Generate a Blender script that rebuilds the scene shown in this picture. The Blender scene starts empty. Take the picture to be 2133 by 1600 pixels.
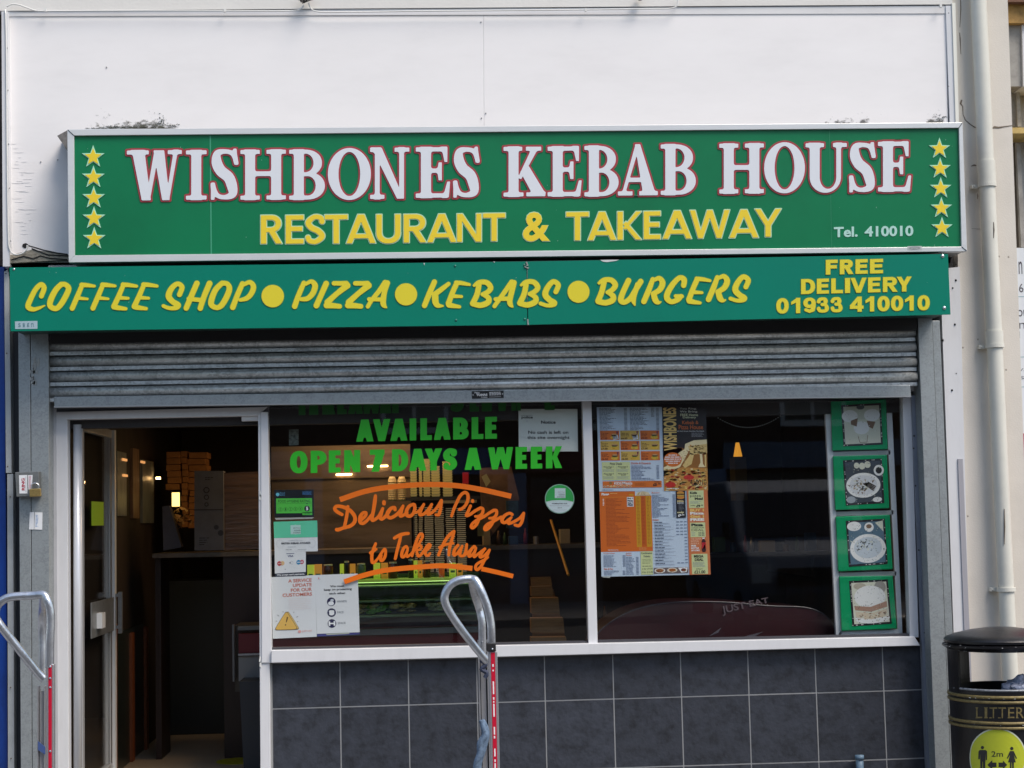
import bpy, bmesh, math, random
import numpy as np
from mathutils import Matrix, Vector
from mathutils.geometry import delaunay_2d_cdt
random.seed(7)
sc = bpy.context.scene
COL = sc.collection

# ------------------------------------------------------------------ camera
PW, PH = 2133.0, 1600.0
F = 3400.0
YAW, PITCH, ROLL = 0.0602, 0.0816, -0.0229
CAM = Vector((0.0, -9.5, 1.65))
_cy, _sy, _cp, _sp = math.cos(YAW), math.sin(YAW), math.cos(PITCH), math.sin(PITCH)
FWD = Vector((_sy * _cp, _cy * _cp, _sp))
_r0 = Vector((_cy, -_sy, 0.0))
_u0 = _r0.cross(FWD)
RIGHT = math.cos(ROLL) * _r0 + math.sin(ROLL) * _u0
UP = -math.sin(ROLL) * _r0 + math.cos(ROLL) * _u0
cd = bpy.data.cameras.new('camera')
cd.sensor_width = 36.0
cd.lens = F / PW * 36.0
cd.clip_end = 300.0
cam = bpy.data.objects.new('camera', cd)
COL.objects.link(cam)
cam.matrix_world = Matrix(((RIGHT.x, UP.x, -FWD.x, CAM.x), (RIGHT.y, UP.y, -FWD.y, CAM.y), (RIGHT.z, UP.z, -FWD.z, CAM.z), (0, 0, 0, 1)))
sc.camera = cam

# ------------------------------------------------------------------ world, sun, exposure
SUN_AZ, SUN_EL = math.radians(46), math.radians(56)   # azimuth measured from -Y (street side) towards +X
wd = bpy.data.worlds.new('World')
sc.world = wd
wd.use_nodes = True
nt = wd.node_tree
sky = nt.nodes.new('ShaderNodeTexSky')
sky.sky_type = 'NISHITA'
sky.sun_disc = False
sky.sun_elevation = SUN_EL
sky.sun_rotation = math.radians(180) - SUN_AZ
sky.air_density = 1.3
sky.dust_density = 2.0
sky.ozone_density = 1.0
nt.links.new(sky.outputs[0], nt.nodes['Background'].inputs[0])
nt.nodes['Background'].inputs[1].default_value = 0.085
sd = bpy.data.lights.new('sun', 'SUN')
sd.energy = 1.9
sd.angle = math.radians(30)
sd.color = (1.0, 0.905, 0.80)
sun = bpy.data.objects.new('sun', sd)
COL.objects.link(sun)
_sv = Vector((math.sin(SUN_AZ) * math.cos(SUN_EL), -math.cos(SUN_AZ) * math.cos(SUN_EL), math.sin(SUN_EL)))
sun.rotation_euler = _sv.to_track_quat('Z', 'Y').to_euler()
sun.location = (6, -12, 12)
sc.view_settings.view_transform = 'Standard'
sc.view_settings.look = 'None'
sc.view_settings.gamma = 1.0
sc.view_settings.use_curve_mapping = False
sc.view_settings.exposure = 0.98
sc.cycles.use_denoising = True
sc.cycles.max_bounces = 8
sc.cycles.transparent_max_bounces = 24
sc.cycles.caustics_reflective = False
sc.cycles.caustics_refractive = False


def W(px, py, Y=0.0):
    """the point of the plane y = Y that stands at this place of the photograph"""
    d = FWD * F + RIGHT * (px - PW / 2) - UP * (py - PH / 2)
    t = (Y - CAM.y) / d.y
    return CAM + d * t


def WZ(px, py, z):
    d = FWD * F + RIGHT * (px - PW / 2) - UP * (py - PH / 2)
    return CAM + d * ((z - CAM.z) / d.z)


# ------------------------------------------------------------------ materials
MATS = {}


def s2l(c):
    return tuple((v / 255.0 / 12.92) if v / 255.0 <= 0.04045 else ((v / 255.0 + 0.055) / 1.055) ** 2.4 for v in c)


def mat(name, col, rough=0.6, metal=0.0, var=0.0, vscale=6.0, bump=0.0, bscale=60.0, spec=0.5, stretch=(1, 1, 1), dark=None, cell=False, emit=None, coat=0.0, rnd=0.0):
    if name in MATS:
        return MATS[name]
    m = bpy.data.materials.new(name)
    m.use_nodes = True
    n, l = m.node_tree.nodes, m.node_tree.links
    b = n['Principled BSDF']
    b.inputs['Base Color'].default_value = (*col, 1)
    b.inputs['Roughness'].default_value = rough
    b.inputs['Metallic'].default_value = metal
    b.inputs['Specular IOR Level'].default_value = spec
    b.inputs['Coat Weight'].default_value = coat
    if emit:
        b.inputs['Emission Color'].default_value = (*emit[:3], 1)
        b.inputs['Emission Strength'].default_value = emit[3]
    if var or bump:
        g = n.new('ShaderNodeNewGeometry')
        mp = n.new('ShaderNodeMapping')
        mp.inputs['Scale'].default_value = stretch
        l.new(g.outputs['Position'], mp.inputs['Vector'])
    if var:
        t = n.new('ShaderNodeTexNoise')
        t.inputs['Scale'].default_value = vscale
        t.inputs['Detail'].default_value = 8
        t.inputs['Roughness'].default_value = 0.65
        l.new(mp.outputs[0], t.inputs['Vector'])
        src = t.outputs['Fac']
        if cell:
            v = n.new('ShaderNodeTexVoronoi')
            v.inputs['Scale'].default_value = vscale * 9
            l.new(mp.outputs[0], v.inputs['Vector'])
            sep = n.new('ShaderNodeSeparateColor')
            l.new(v.outputs['Color'], sep.inputs[0])
            ad = n.new('ShaderNodeMath')
            ad.operation = 'MULTIPLY_ADD'
            ad.inputs[1].default_value = 0.35
            l.new(sep.outputs[0], ad.inputs[0])
            l.new(t.outputs['Fac'], ad.inputs[2])
            sb = n.new('ShaderNodeMath')
            sb.operation = 'SUBTRACT'
            sb.inputs[1].default_value = 0.17
            l.new(ad.outputs[0], sb.inputs[0])
            src = sb.outputs[0]
        r = n.new('ShaderNodeValToRGB')
        dk = dark or tuple(c * (1 - var) for c in col)
        lt = tuple(min(1, c * (1 + var * 0.55)) for c in col)
        r.color_ramp.elements[0].position = 0.3
        r.color_ramp.elements[0].color = (*dk, 1)
        r.color_ramp.elements[1].position = 0.7
        r.color_ramp.elements[1].color = (*lt, 1)
        e = r.color_ramp.elements.new(0.5)
        e.color = (*col, 1)
        l.new(src, r.inputs[0])
        l.new(r.outputs[0], b.inputs['Base Color'])
        if rnd:
            oi = n.new('ShaderNodeObjectInfo')
            hs = n.new('ShaderNodeHueSaturation')
            mr = n.new('ShaderNodeMapRange')
            mr.inputs['To Min'].default_value = 1 - rnd
            mr.inputs['To Max'].default_value = 1 + rnd
            l.new(oi.outputs['Random'], mr.inputs['Value'])
            l.new(mr.outputs[0], hs.inputs['Value'])
            l.new(r.outputs[0], hs.inputs['Color'])
            l.new(hs.outputs[0], b.inputs['Base Color'])
        rr = n.new('ShaderNodeMapRange')
        rr.inputs['To Min'].default_value = min(1, rough * 1.25)
        rr.inputs['To Max'].default_value = rough * 0.8
        l.new(src, rr.inputs['Value'])
        l.new(rr.outputs[0], b.inputs['Roughness'])
    if bump:
        t2 = n.new('ShaderNodeTexNoise')
        t2.inputs['Scale'].default_value = bscale
        t2.inputs['Detail'].default_value = 5
        l.new(mp.outputs[0], t2.inputs['Vector'])
        bp = n.new('ShaderNodeBump')
        bp.inputs['Strength'].default_value = bump
        bp.inputs['Distance'].default_value = 0.01
        l.new(t2.outputs['Fac'], bp.inputs['Height'])
        l.new(bp.outputs[0], b.inputs['Normal'])
    MATS[name] = m
    return m


def ink(rgb, rough=0.45):
    """flat print of one colour, given as the sRGB the print shows in neutral light"""
    key = 'ink_%02x%02x%02x' % tuple(int(v) for v in rgb)
    return mat(key, s2l(rgb), rough)


def glass(name, tint=(1, 1, 1), boost=1.0):
    if name in MATS:
        return MATS[name]
    m = bpy.data.materials.new(name)
    m.use_nodes = True
    n, l = m.node_tree.nodes, m.node_tree.links
    n.remove(n['Principled BSDF'])
    out = n['Material Output']
    fr = n.new('ShaderNodeFresnel')
    fr.inputs['IOR'].default_value = 1.5
    gb = n.new('ShaderNodeNewGeometry')
    ir = n.new('ShaderNodeMapRange')      # a thin pane reflects alike from both of its faces
    ir.inputs['To Min'].default_value = 1.5
    ir.inputs['To Max'].default_value = 1 / 1.5
    l.new(gb.outputs['Backfacing'], ir.inputs['Value'])
    l.new(ir.outputs[0], fr.inputs['IOR'])
    mu = n.new('ShaderNodeMath')
    mu.operation = 'MULTIPLY'
    mu.inputs[1].default_value = boost
    mu.use_clamp = True
    l.new(fr.outputs[0], mu.inputs[0])
    tr = n.new('ShaderNodeBsdfTransparent')
    tr.inputs[0].default_value = (*tint, 1)
    gl = n.new('ShaderNodeBsdfGlossy')
    gl.inputs['Roughness'].default_value = 0.015
    g = n.new('ShaderNodeNewGeometry')
    nz = n.new('ShaderNodeTexNoise')
    nz.inputs['Scale'].default_value = 1.6
    bp = n.new('ShaderNodeBump')
    bp.inputs['Strength'].default_value = 0.03
    bp.inputs['Distance'].default_value = 0.01
    l.new(g.outputs['Position'], nz.inputs['Vector'])
    l.new(nz.outputs['Fac'], bp.inputs['Height'])
    l.new(bp.outputs[0], gl.inputs['Normal'])
    mx = n.new('ShaderNodeMixShader')
    l.new(mu.outputs[0], mx.inputs[0])
    l.new(tr.outputs[0], mx.inputs[1])
    l.new(gl.outputs[0], mx.inputs[2])
    l.new(mx.outputs[0], out.inputs['Surface'])
    MATS[name] = m
    return m


# ------------------------------------------------------------------ object helpers
def tag(o, label=None, cat=None, group=None, kind=None):
    if label:
        o['label'] = label
    if cat:
        o['category'] = cat
    if group:
        o['group'] = group
    if kind:
        o['kind'] = kind
    return o


def empty(name, loc, label=None, cat=None, group=None):
    o = bpy.data.objects.new(name, None)
    o.empty_display_size = 0.1
    o.location = loc
    COL.objects.link(o)
    return tag(o, label, cat, group)


def _origin(o):
    """world location of an object whose parents are only translated"""
    p = Vector((0, 0, 0))
    while o is not None:
        p += Vector(o.location)
        o = o.parent
    return p


def mobj(name, verts, faces, mats, parent=None, smooth=False, mi=None, origin=None):
    """one mesh object from world-space points"""
    me = bpy.data.meshes.new(name)
    vs = [Vector(v) for v in verts]
    lo = Vector((min(v.x for v in vs), min(v.y for v in vs), min(v.z for v in vs)))
    hi = Vector((max(v.x for v in vs), max(v.y for v in vs), max(v.z for v in vs)))
    base = Vector(origin) if origin is not None else Vector(((lo.x + hi.x) / 2, (lo.y + hi.y) / 2, lo.z))
    me.from_pydata([tuple(v - base) for v in vs], [], faces)
    for m in (mats if isinstance(mats, (list, tuple)) else [mats]):
        me.materials.append(m)
    if mi is not None:
        me.polygons.foreach_set('material_index', mi)
    if smooth:
        me.polygons.foreach_set('use_smooth', [True] * len(me.polygons))
    me.update()
    o = bpy.data.objects.new(name, me)
    o.location = base - (_origin(parent) if parent is not None else Vector((0, 0, 0)))
    if parent is not None:
        o.parent = parent
    COL.objects.link(o)
    return o


class MB:
    def __init__(s):
        s.v, s.f, s.m, s.sm = [], [], [], []

    def add(s, vs, fs, mi=0):
        k = len(s.v)
        s.v += [Vector(v) for v in vs]
        s.f += [tuple(i + k for i in f) for f in fs]
        s.m += [mi] * len(fs)
        return s

    def box(s, x0, x1, y0, y1, z0, z1, mi=0):
        vs = [(x, y, z) for x in (x0, x1) for y in (y0, y1) for z in (z0, z1)]
        return s.add(vs, [(0, 1, 3, 2), (4, 6, 7, 5), (0, 4, 5, 1), (2, 3, 7, 6), (0, 2, 6, 4), (1, 5, 7, 3)], mi)

    def prism(s, pts, yf, yb, mi=0):
        """extrude a polygon of world (x, z) points from y = yf back to y = yb"""
        n = len(pts)
        vs = [(p[0], yf, p[1]) for p in pts] + [(p[0], yb, p[1]) for p in pts]
        fs = [tuple(range(n)), tuple(range(2 * n - 1, n - 1, -1))] + [(i, i + n, (i + 1) % n + n, (i + 1) % n) for i in range(n)]
        return s.add(vs, fs, mi)

    def quadp(s, q, yf, yb, mi=0):
        """a slab whose front face has these four photo corners on the plane y = yf"""
        return s.prism([(W(a, b, yf).x, W(a, b, yf).z) for a, b in q], yf, yb, mi)

    def tube(s, pts, r, seg=10, mi=0, caps=True, closed=False):
        pts = [Vector(p) for p in pts]
        n = len(pts)
        rs = r if isinstance(r, (list, tuple)) else [r] * n
        up = None
        rings = []
        for i, p in enumerate(pts):
            if closed:
                d = (pts[(i + 1) % n] - pts[i - 1]).normalized()
            else:
                d = (pts[min(i + 1, n - 1)] - pts[max(i - 1, 0)]).normalized()
            if up is None:
                up = Vector((0, 1, 0)) if abs(d.y) < 0.9 else Vector((1, 0, 0))
            a = (up - d * up.dot(d)).normalized()
            up = a
            b = d.cross(a)
            rings.append([p + (a * math.cos(2 * math.pi * k / seg) + b * math.sin(2 * math.pi * k / seg)) * rs[i] for k in range(seg)])
        vs = [v for rg in rings for v in rg]
        fs = []
        for i in range(n if closed else n - 1):
            j = (i + 1) % n
            for k in range(seg):
                k2 = (k + 1) % seg
                fs.append((i * seg + k, i * seg + k2, j * seg + k2, j * seg + k))
        if caps and not closed:
            fs.append(tuple(range(seg - 1, -1, -1)))
            fs.append(tuple((n - 1) * seg + k for k in range(seg)))
        return s.add(vs, fs, mi)

    def lathe(s, prof, c, seg=32, mi=0, a0=0.0, a1=2 * math.pi):
        """profile of (radius, z) about a vertical axis through c"""
        full = abs(a1 - a0 - 2 * math.pi) < 1e-6
        na = seg if full else seg + 1
        vs = []
        for r, z in prof:
            for k in range(na):
                a = a0 + (a1 - a0) * k / seg
                vs.append((c[0] + r * math.sin(a), c[1] - r * math.cos(a), c[2] + z))
        fs = []
        for i in range(len(prof) - 1):
            for k in range(seg):
                k2 = (k + 1) % na
                fs.append((i * na + k, i * na + k2, (i + 1) * na + k2, (i + 1) * na + k))
        return s.add(vs, fs, mi)

    def sphere(s, c, r, seg=10, mi=0, sc=(1, 1, 1)):
        vs, fs = [], []
        rg = seg // 2
        for i in range(rg + 1):
            t = math.pi * i / rg
            for k in range(seg):
                a = 2 * math.pi * k / seg
                vs.append((c[0] + r * sc[0] * math.sin(t) * math.cos(a), c[1] + r * sc[1] * math.sin(t) * math.sin(a), c[2] + r * sc[2] * math.cos(t)))
        for i in range(rg):
            for k in range(seg):
                fs.append((i * seg + k, (i + 1) * seg + k, (i + 1) * seg + (k + 1) % seg, i * seg + (k + 1) % seg))
        return s.add(vs, fs, mi)

    def build(s, name, mats, parent=None, smooth=False, origin=None):
        return mobj(name, s.v, s.f, mats, parent, smooth, s.m, origin)


def bevel(o, w, seg=2):
    m = o.modifiers.new('bevel', 'BEVEL')
    m.width = w
    m.segments = seg
    m.limit_method = 'ANGLE'
    m.angle_limit = math.radians(40)
    return o


def rectw(x0, y0, x1, y1, Y):
    """photo rectangle -> world-upright rectangle (x0, x1, z0, z1) on plane y = Y"""
    xc, yc = (x0 + x1) / 2, (y0 + y1) / 2
    return W(x0, yc, Y).x, W(x1, yc, Y).x, W(xc, y1, Y).z, W(xc, y0, Y).z


def slab(name, x0, y0, x1, y1, yf, yb, m, parent=None, bev=0.0, mb=None):
    a, b, c, d = rectw(x0, y0, x1, y1, yf)
    if mb is not None:
        mb.box(a, b, yf, yb, c, d)
        return mb
    o = MB().box(a, b, yf, yb, c, d).build(name, m, parent)
    if bev:
        bevel(o, bev)
    return o


def slabq(name, q, yf, yb, m, parent=None, bev=0.0):
    o = MB().quadp(q, yf, yb).build(name, m, parent)
    if bev:
        bevel(o, bev)
    return o


def smooth_path(pts, n=6, closed=False):
    """Catmull-Rom through points of any dimension"""
    P = np.array(pts, float)
    m = len(P)
    out = []
    for i in range(m if closed else m - 1):
        if closed:
            a, b, c, d = P[i - 1], P[i], P[(i + 1) % m], P[(i + 2) % m]
        else:
            a, b, c, d = P[max(i - 1, 0)], P[i], P[i + 1], P[min(i + 2, m - 1)]
        for k in range(n):
            t = k / n
            out.append(0.5 * (2 * b + (c - a) * t + (2 * a - 5 * b + 4 * c - d) * t * t + (3 * b - a - 3 * c + d) * t ** 3))
    if not closed:
        out.append(P[-1])
    return [tuple(o) for o in out]
# ------------------------------------------------------------------ lettering: shapes drawn as distance fields, then turned into outlines
class Field:
    """signed distance field over a w x h rectangle (y up), negative inside the ink"""

    def __init__(s, w, h, cell, pad):
        s.w, s.h, s.c, s.p = w, h, cell, pad
        xs = np.arange(-pad, w + pad + cell, cell)
        ys = np.arange(-pad, h + pad + cell, cell)
        s.X, s.Y = np.meshgrid(xs, ys)
        s.d = np.full(s.X.shape, 1e3)

    def _u(s, d, k=0.0):
        if k:
            hh = np.clip(0.5 + 0.5 * (s.d - d) / k, 0, 1)
            s.d = s.d * (1 - hh) + d * hh - k * hh * (1 - hh)
        else:
            s.d = np.minimum(s.d, d)
        return s

    def dpoly(s, pts):
        n = len(pts)
        d = np.full(s.X.shape, 1e9)
        ins = np.zeros(s.X.shape, bool)
        for i in range(n):
            ax, ay = pts[i]
            bx, by = pts[(i + 1) % n]
            ex, ey = bx - ax, by - ay
            L = ex * ex + ey * ey + 1e-12
            t = np.clip(((s.X - ax) * ex + (s.Y - ay) * ey) / L, 0, 1)
            d = np.minimum(d, (s.X - ax - ex * t) ** 2 + (s.Y - ay - ey * t) ** 2)
            if ay != by:
                ins ^= ((ay > s.Y) != (by > s.Y)) & (s.X < (bx - ax) * (s.Y - ay) / (by - ay) + ax)
        return np.where(ins, -1, 1) * np.sqrt(d)

    def poly(s, pts, k=0.0):
        return s._u(s.dpoly(pts), k)

    def rect(s, x0, y0, x1, y1, k=0.0):
        return s.poly([(x0, y0), (x1, y0), (x1, y1), (x0, y1)], k)

    def cut(s, d):
        s.d = np.maximum(s.d, -d)
        return s

    def dell(s, cx, cy, rx, ry, p=2.0):
        x, y = np.abs(s.X - cx) / rx, np.abs(s.Y - cy) / ry
        k = (x ** p + y ** p + 1e-9) ** (1 / p)
        return (k - 1) * min(rx, ry) * 0.95 if p != 2.0 else k * (k - 1) / np.sqrt((x / rx) ** 2 + (y / ry) ** 2 + 1e-9)

    def path(s, pts, k=0.0):
        """stroke through (x, y, r) points with round ends"""
        for (ax, ay, ar), (bx, by, br) in zip(pts[:-1], pts[1:]):
            ex, ey = bx - ax, by - ay
            L = ex * ex + ey * ey + 1e-9
            t = np.clip(((s.X - ax) * ex + (s.Y - ay) * ey) / L, 0, 1)
            s._u(np.hypot(s.X - ax - ex * t, s.Y - ay - ey * t) - (ar + (br - ar) * t), k)
        return s

    def mesh(s, off=0.0, tol=0.12):
        """-> (points, triangles) of the region d < off"""
        D = s.d - off
        D = np.where(np.abs(D) < 1e-6, 1e-6, D)
        ny, nx = D.shape
        neg = D < 0
        pts, pid = [], {}

        def ev(i, j, v):          # crossing on the edge from node (i, j): v = 0 right, 1 up
            key = (i, j, v)
            if key not in pid:
                a = D[i, j]
                b = D[i, j + 1] if v == 0 else D[i + 1, j]
                t = a / (a - b)
                x, y = s.X[i, j], s.Y[i, j]
                pts.append((x + (t * s.c if v == 0 else 0), y + (t * s.c if v == 1 else 0)))
                pid[key] = len(pts) - 1
            return pid[key]
        segs = {}
        code = neg[:-1, :-1] * 1 + neg[:-1, 1:] * 2 + neg[1:, 1:] * 4 + neg[1:, :-1] * 8
        for i, j in zip(*np.nonzero((code > 0) & (code < 15))):
            i, j, c = int(i), int(j), int(code[i, j])
            B, R, T, L = (i, j, 0), (i, j + 1, 1), (i + 1, j, 0), (i, j, 1)
            tab = {1: [(L, B)], 2: [(B, R)], 3: [(L, R)], 4: [(R, T)], 5: [(L, T), (R, B)], 6: [(B, T)], 7: [(L, T)], 8: [(T, L)], 9: [(T, B)], 10: [(B, L), (T, R)], 11: [(T, R)], 12: [(R, L)], 13: [(R, B)], 14: [(B, L)]}
            for a, b in tab[c]:
                segs.setdefault(ev(*a), []).append(ev(*b))
        loops = []
        while segs:
            st = next(iter(segs))
            lp, cur = [], st
            while cur in segs:
                nxt = segs[cur].pop()
                if not segs[cur]:
                    del segs[cur]
                lp.append(cur)
                cur = nxt
            if len(lp) > 4:
                loops.append([pts[q] for q in lp])
        V, E = [], []
        for lp in loops:
            q = simplify(lp, tol * s.c)
            if len(q) < 3:
                continue
            k = len(V)
            V += q
            E += [(k + a, k + (a + 1) % len(q)) for a in range(len(q))]
        if not V:
            return [], []
        vo, _, fo, *_ = delaunay_2d_cdt([Vector(v) for v in V], E, [], 0, 1e-6)
        keep = []
        for f in fo:
            cx = sum(vo[a].x for a in f) / 3
            cy = sum(vo[a].y for a in f) / 3
            fj, fi = (cx + s.p) / s.c, (cy + s.p) / s.c
            i, j = min(max(int(fi), 0), ny - 2), min(max(int(fj), 0), nx - 2)
            a, b = fi - i, fj - j
            v = D[i, j] * (1 - a) * (1 - b) + D[i + 1, j] * a * (1 - b) + D[i, j + 1] * (1 - a) * b + D[i + 1, j + 1] * a * b
            if v < 0:
                keep.append(tuple(f))
        return [(v.x, v.y) for v in vo], keep


def simplify(lp, tol):
    P = np.array(lp)
    n = len(P)
    k0 = int(np.argmax(((P - P[0]) ** 2).sum(1)))
    keep = {0, k0}
    st = [(0, k0), (k0, n)]
    while st:
        a, b = st.pop()
        if b - a < 2:
            continue
        A, B = P[a], P[b % n]
        e = B - A
        L = np.hypot(*e) + 1e-12
        d = np.abs(e[0] * (P[a + 1:b, 1] - A[1]) - e[1] * (P[a + 1:b, 0] - A[0])) / L
        m = int(np.argmax(d))
        if d[m] > tol:
            keep.add(a + 1 + m)
            st += [(a, a + 1 + m), (a + 1 + m, b)]
    return [tuple(P[i]) for i in sorted(keep)]


def sans(ch, w, h, sx, sy):
    """heavy grotesque capitals; sx = stem width, sy = bar thickness"""
    f = Field(w, h, h / 56.0, h * 0.12)
    R, P = f.rect, f.poly
    cx = w / 2
    if ch in 'FEL':
        R(0, 0, sx, h)
        if ch in 'EL':
            R(0, 0, w, sy)
        if ch in 'EF':
            R(0, h - sy, w, h)
            R(0, h * 0.52 - sy / 2, w * 0.93, h * 0.52 + sy / 2)
    elif ch == 'I':
        R(0, 0, w, h)
    elif ch == 'T':
        R(0, h - sy, w, h)
        R(cx - sx / 2, 0, cx + sx / 2, h)
    elif ch == 'H':
        R(0, 0, sx, h)
        R(w - sx, 0, w, h)
        R(0, h / 2 - sy / 2, w, h / 2 + sy / 2)
    elif ch == 'A':
        a = sx * 0.56
        P([(0, 0), (sx, 0), (cx + a, h), (cx - a, h)])
        P([(w, 0), (w - sx, 0), (cx - a, h), (cx + a, h)])
        R(w * 0.2, h * 0.17, w * 0.8, h * 0.17 + sy * 0.9)
    elif ch == 'V':
        a = sx * 0.5
        P([(0, h), (sx, h), (cx + a, 0), (cx - a, 0)])
        P([(w, h), (w - sx, h), (cx - a, 0), (cx + a, 0)])
    elif ch == 'W':
        s1 = sx * 0.95
        for x0, x1, y0, y1 in ((0, w * 0.27, h, 0), (w * 0.5, w * 0.27, h, 0), (w * 0.5, w * 0.73, h, 0), (w, w * 0.73, h, 0)):
            a0 = s1 / 2
            xa = x0 + a0 if x0 == 0 else (x0 - a0 if x0 == w else x0)
            P([(xa - a0, h), (xa + a0, h), (x1 + a0 * 0.9, 0), (x1 - a0 * 0.9, 0)])
    elif ch == 'Y':
        P([(0, h), (sx * 1.05, h), (cx + sx / 2, h * 0.4), (cx - sx / 2, h * 0.4)])
        P([(w, h), (w - sx * 1.05, h), (cx - sx / 2, h * 0.4), (cx + sx / 2, h * 0.4)])
        R(cx - sx / 2, 0, cx + sx / 2, h * 0.42)
    elif ch == 'K':
        R(0, 0, sx, h)
        P([(sx * 0.9, h * 0.4), (w - sx, h), (w, h), (sx * 1.45, h * 0.36)])
        P([(sx * 0.95, h * 0.55), (w - sx * 1.05, 0), (w, 0), (sx * 1.5, h * 0.66)])
    elif ch == 'N':
        R(0, 0, sx * 0.92, h)
        R(w - sx * 0.92, 0, w, h)
        P([(0, h), (sx * 1.0, h), (w, 0), (w - sx * 1.0, 0)])
    elif ch == '7':
        R(0, h - sy * 1.05, w, h)
        P([(w * 0.12, 0), (w * 0.12 + sx * 1.12, 0), (w, h - sy * 0.6), (w, h), (w - sx * 1.2, h)])
    elif ch == '1':
        R(w - sx, 0, w, h)
        P([(0, h * 0.74), (0, h * 0.56), (w - sx, h * 0.7), (w, h), (w - sx * 0.75, h)])
    elif ch == '4':
        R(w - sx * 1.45, 0, w - sx * 0.45, h)
        R(0, h * 0.2, w, h * 0.2 + sy)
        P([(0, h * 0.2), (0, h * 0.2 + sy * 1.1), (w - sx * 1.45, h), (w - sx * 0.45, h), (w - sx * 1.0, h * 0.86), (sx * 0.85, h * 0.3)])
    elif ch in 'DPRB':
        def bowl(y0, y1, x1):
            x0 = x1 - min((y1 - y0) * (0.62 if ch != 'D' else 0.52), x1 * 0.6)
            yc, ry = (y0 + y1) / 2, (y1 - y0) / 2
            o = np.minimum(np.maximum(f.dell(x0, yc, x1 - x0, ry, 2.2), -f.X), f.dpoly([(0, y0), (x0 + 1, y0), (x0 + 1, y1), (0, y1)]))
            i = np.minimum(np.maximum(f.dell(x0, yc, max(x1 - x0 - sx, .8), ry - sy, 2.2), sx - f.X), f.dpoly([(sx, y0 + sy), (x0 + 1, y0 + sy), (x0 + 1, y1 - sy), (sx, y1 - sy)]))
            f._u(np.maximum(o, -i))
        if ch == 'D':
            bowl(0, h, w)
        elif ch == 'P':
            bowl(h * 0.36, h, w)
            R(0, 0, sx, h)
        elif ch == 'R':
            bowl(h * 0.4, h, w * 0.95)
            R(0, 0, sx, h)
            P([(w * 0.35, h * 0.45), (w * 0.35 + sx, h * 0.5), (w, 0), (w - sx * 1.1, 0)])
        else:
            bowl(0, h * 0.56, w)
            bowl(h * 0.56 - sy, h, w * 0.94)
            R(0, 0, sx, h)
    elif ch in 'O0':
        f._u(f.dell(cx, h / 2, cx, h / 2, 2.25)).cut(f.dell(cx, h / 2, cx - sx, h / 2 - sy, 2.1))
    elif ch == '9':
        f._u(f.dell(cx, h * 0.66, cx, h * 0.34, 2.1)).cut(f.dell(cx, h * 0.66, cx - sx, h * 0.34 - sy, 2.0))
        r = sx / 2
        f.path([(w - r, h * 0.62, r), (w - r * 1.05, h * 0.42, r), (w * 0.76, h * 0.2, r), (w * 0.5, sy * .5, sy * .5), (w * 0.2, h * 0.2, sy * .5)])
    elif ch == '3':
        r = sx / 2
        q = sy / 2
        f.path(smooth_path([(r, h * 0.73, r * .9), (w * 0.28, h - q * 1.2, q), (w * 0.66, h - q * 1.1, q), (w * 0.9 - r, h * 0.74, r), (w * 0.66, h * 0.55, q), (w * 0.45, h * 0.53, q)], 4))
        f.path(smooth_path([(w * 0.5, h * 0.53, q), (w * 0.74, h * 0.49, q), (w - r, h * 0.28, r), (w * 0.72, q * 1.1, q), (w * 0.28, q * 1.15, q), (r, h * 0.26, r * .9)], 4))
    elif ch == 'S':
        r = sx / 2
        q = sy / 2
        f.path(smooth_path([(w - r, h * 0.76, r * .95), (w * 0.78, h - q * 1.3, q), (w * 0.45, h - q, q), (r, h * 0.74, r), (w * 0.3, h * 0.56, r), (w * 0.65, h * 0.44, r), (w - r, h * 0.26, r), (w * 0.55, q, q), (w * 0.22, q * 1.3, q), (r * .9, h * 0.22, r * .9)], 5))
    return f


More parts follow.
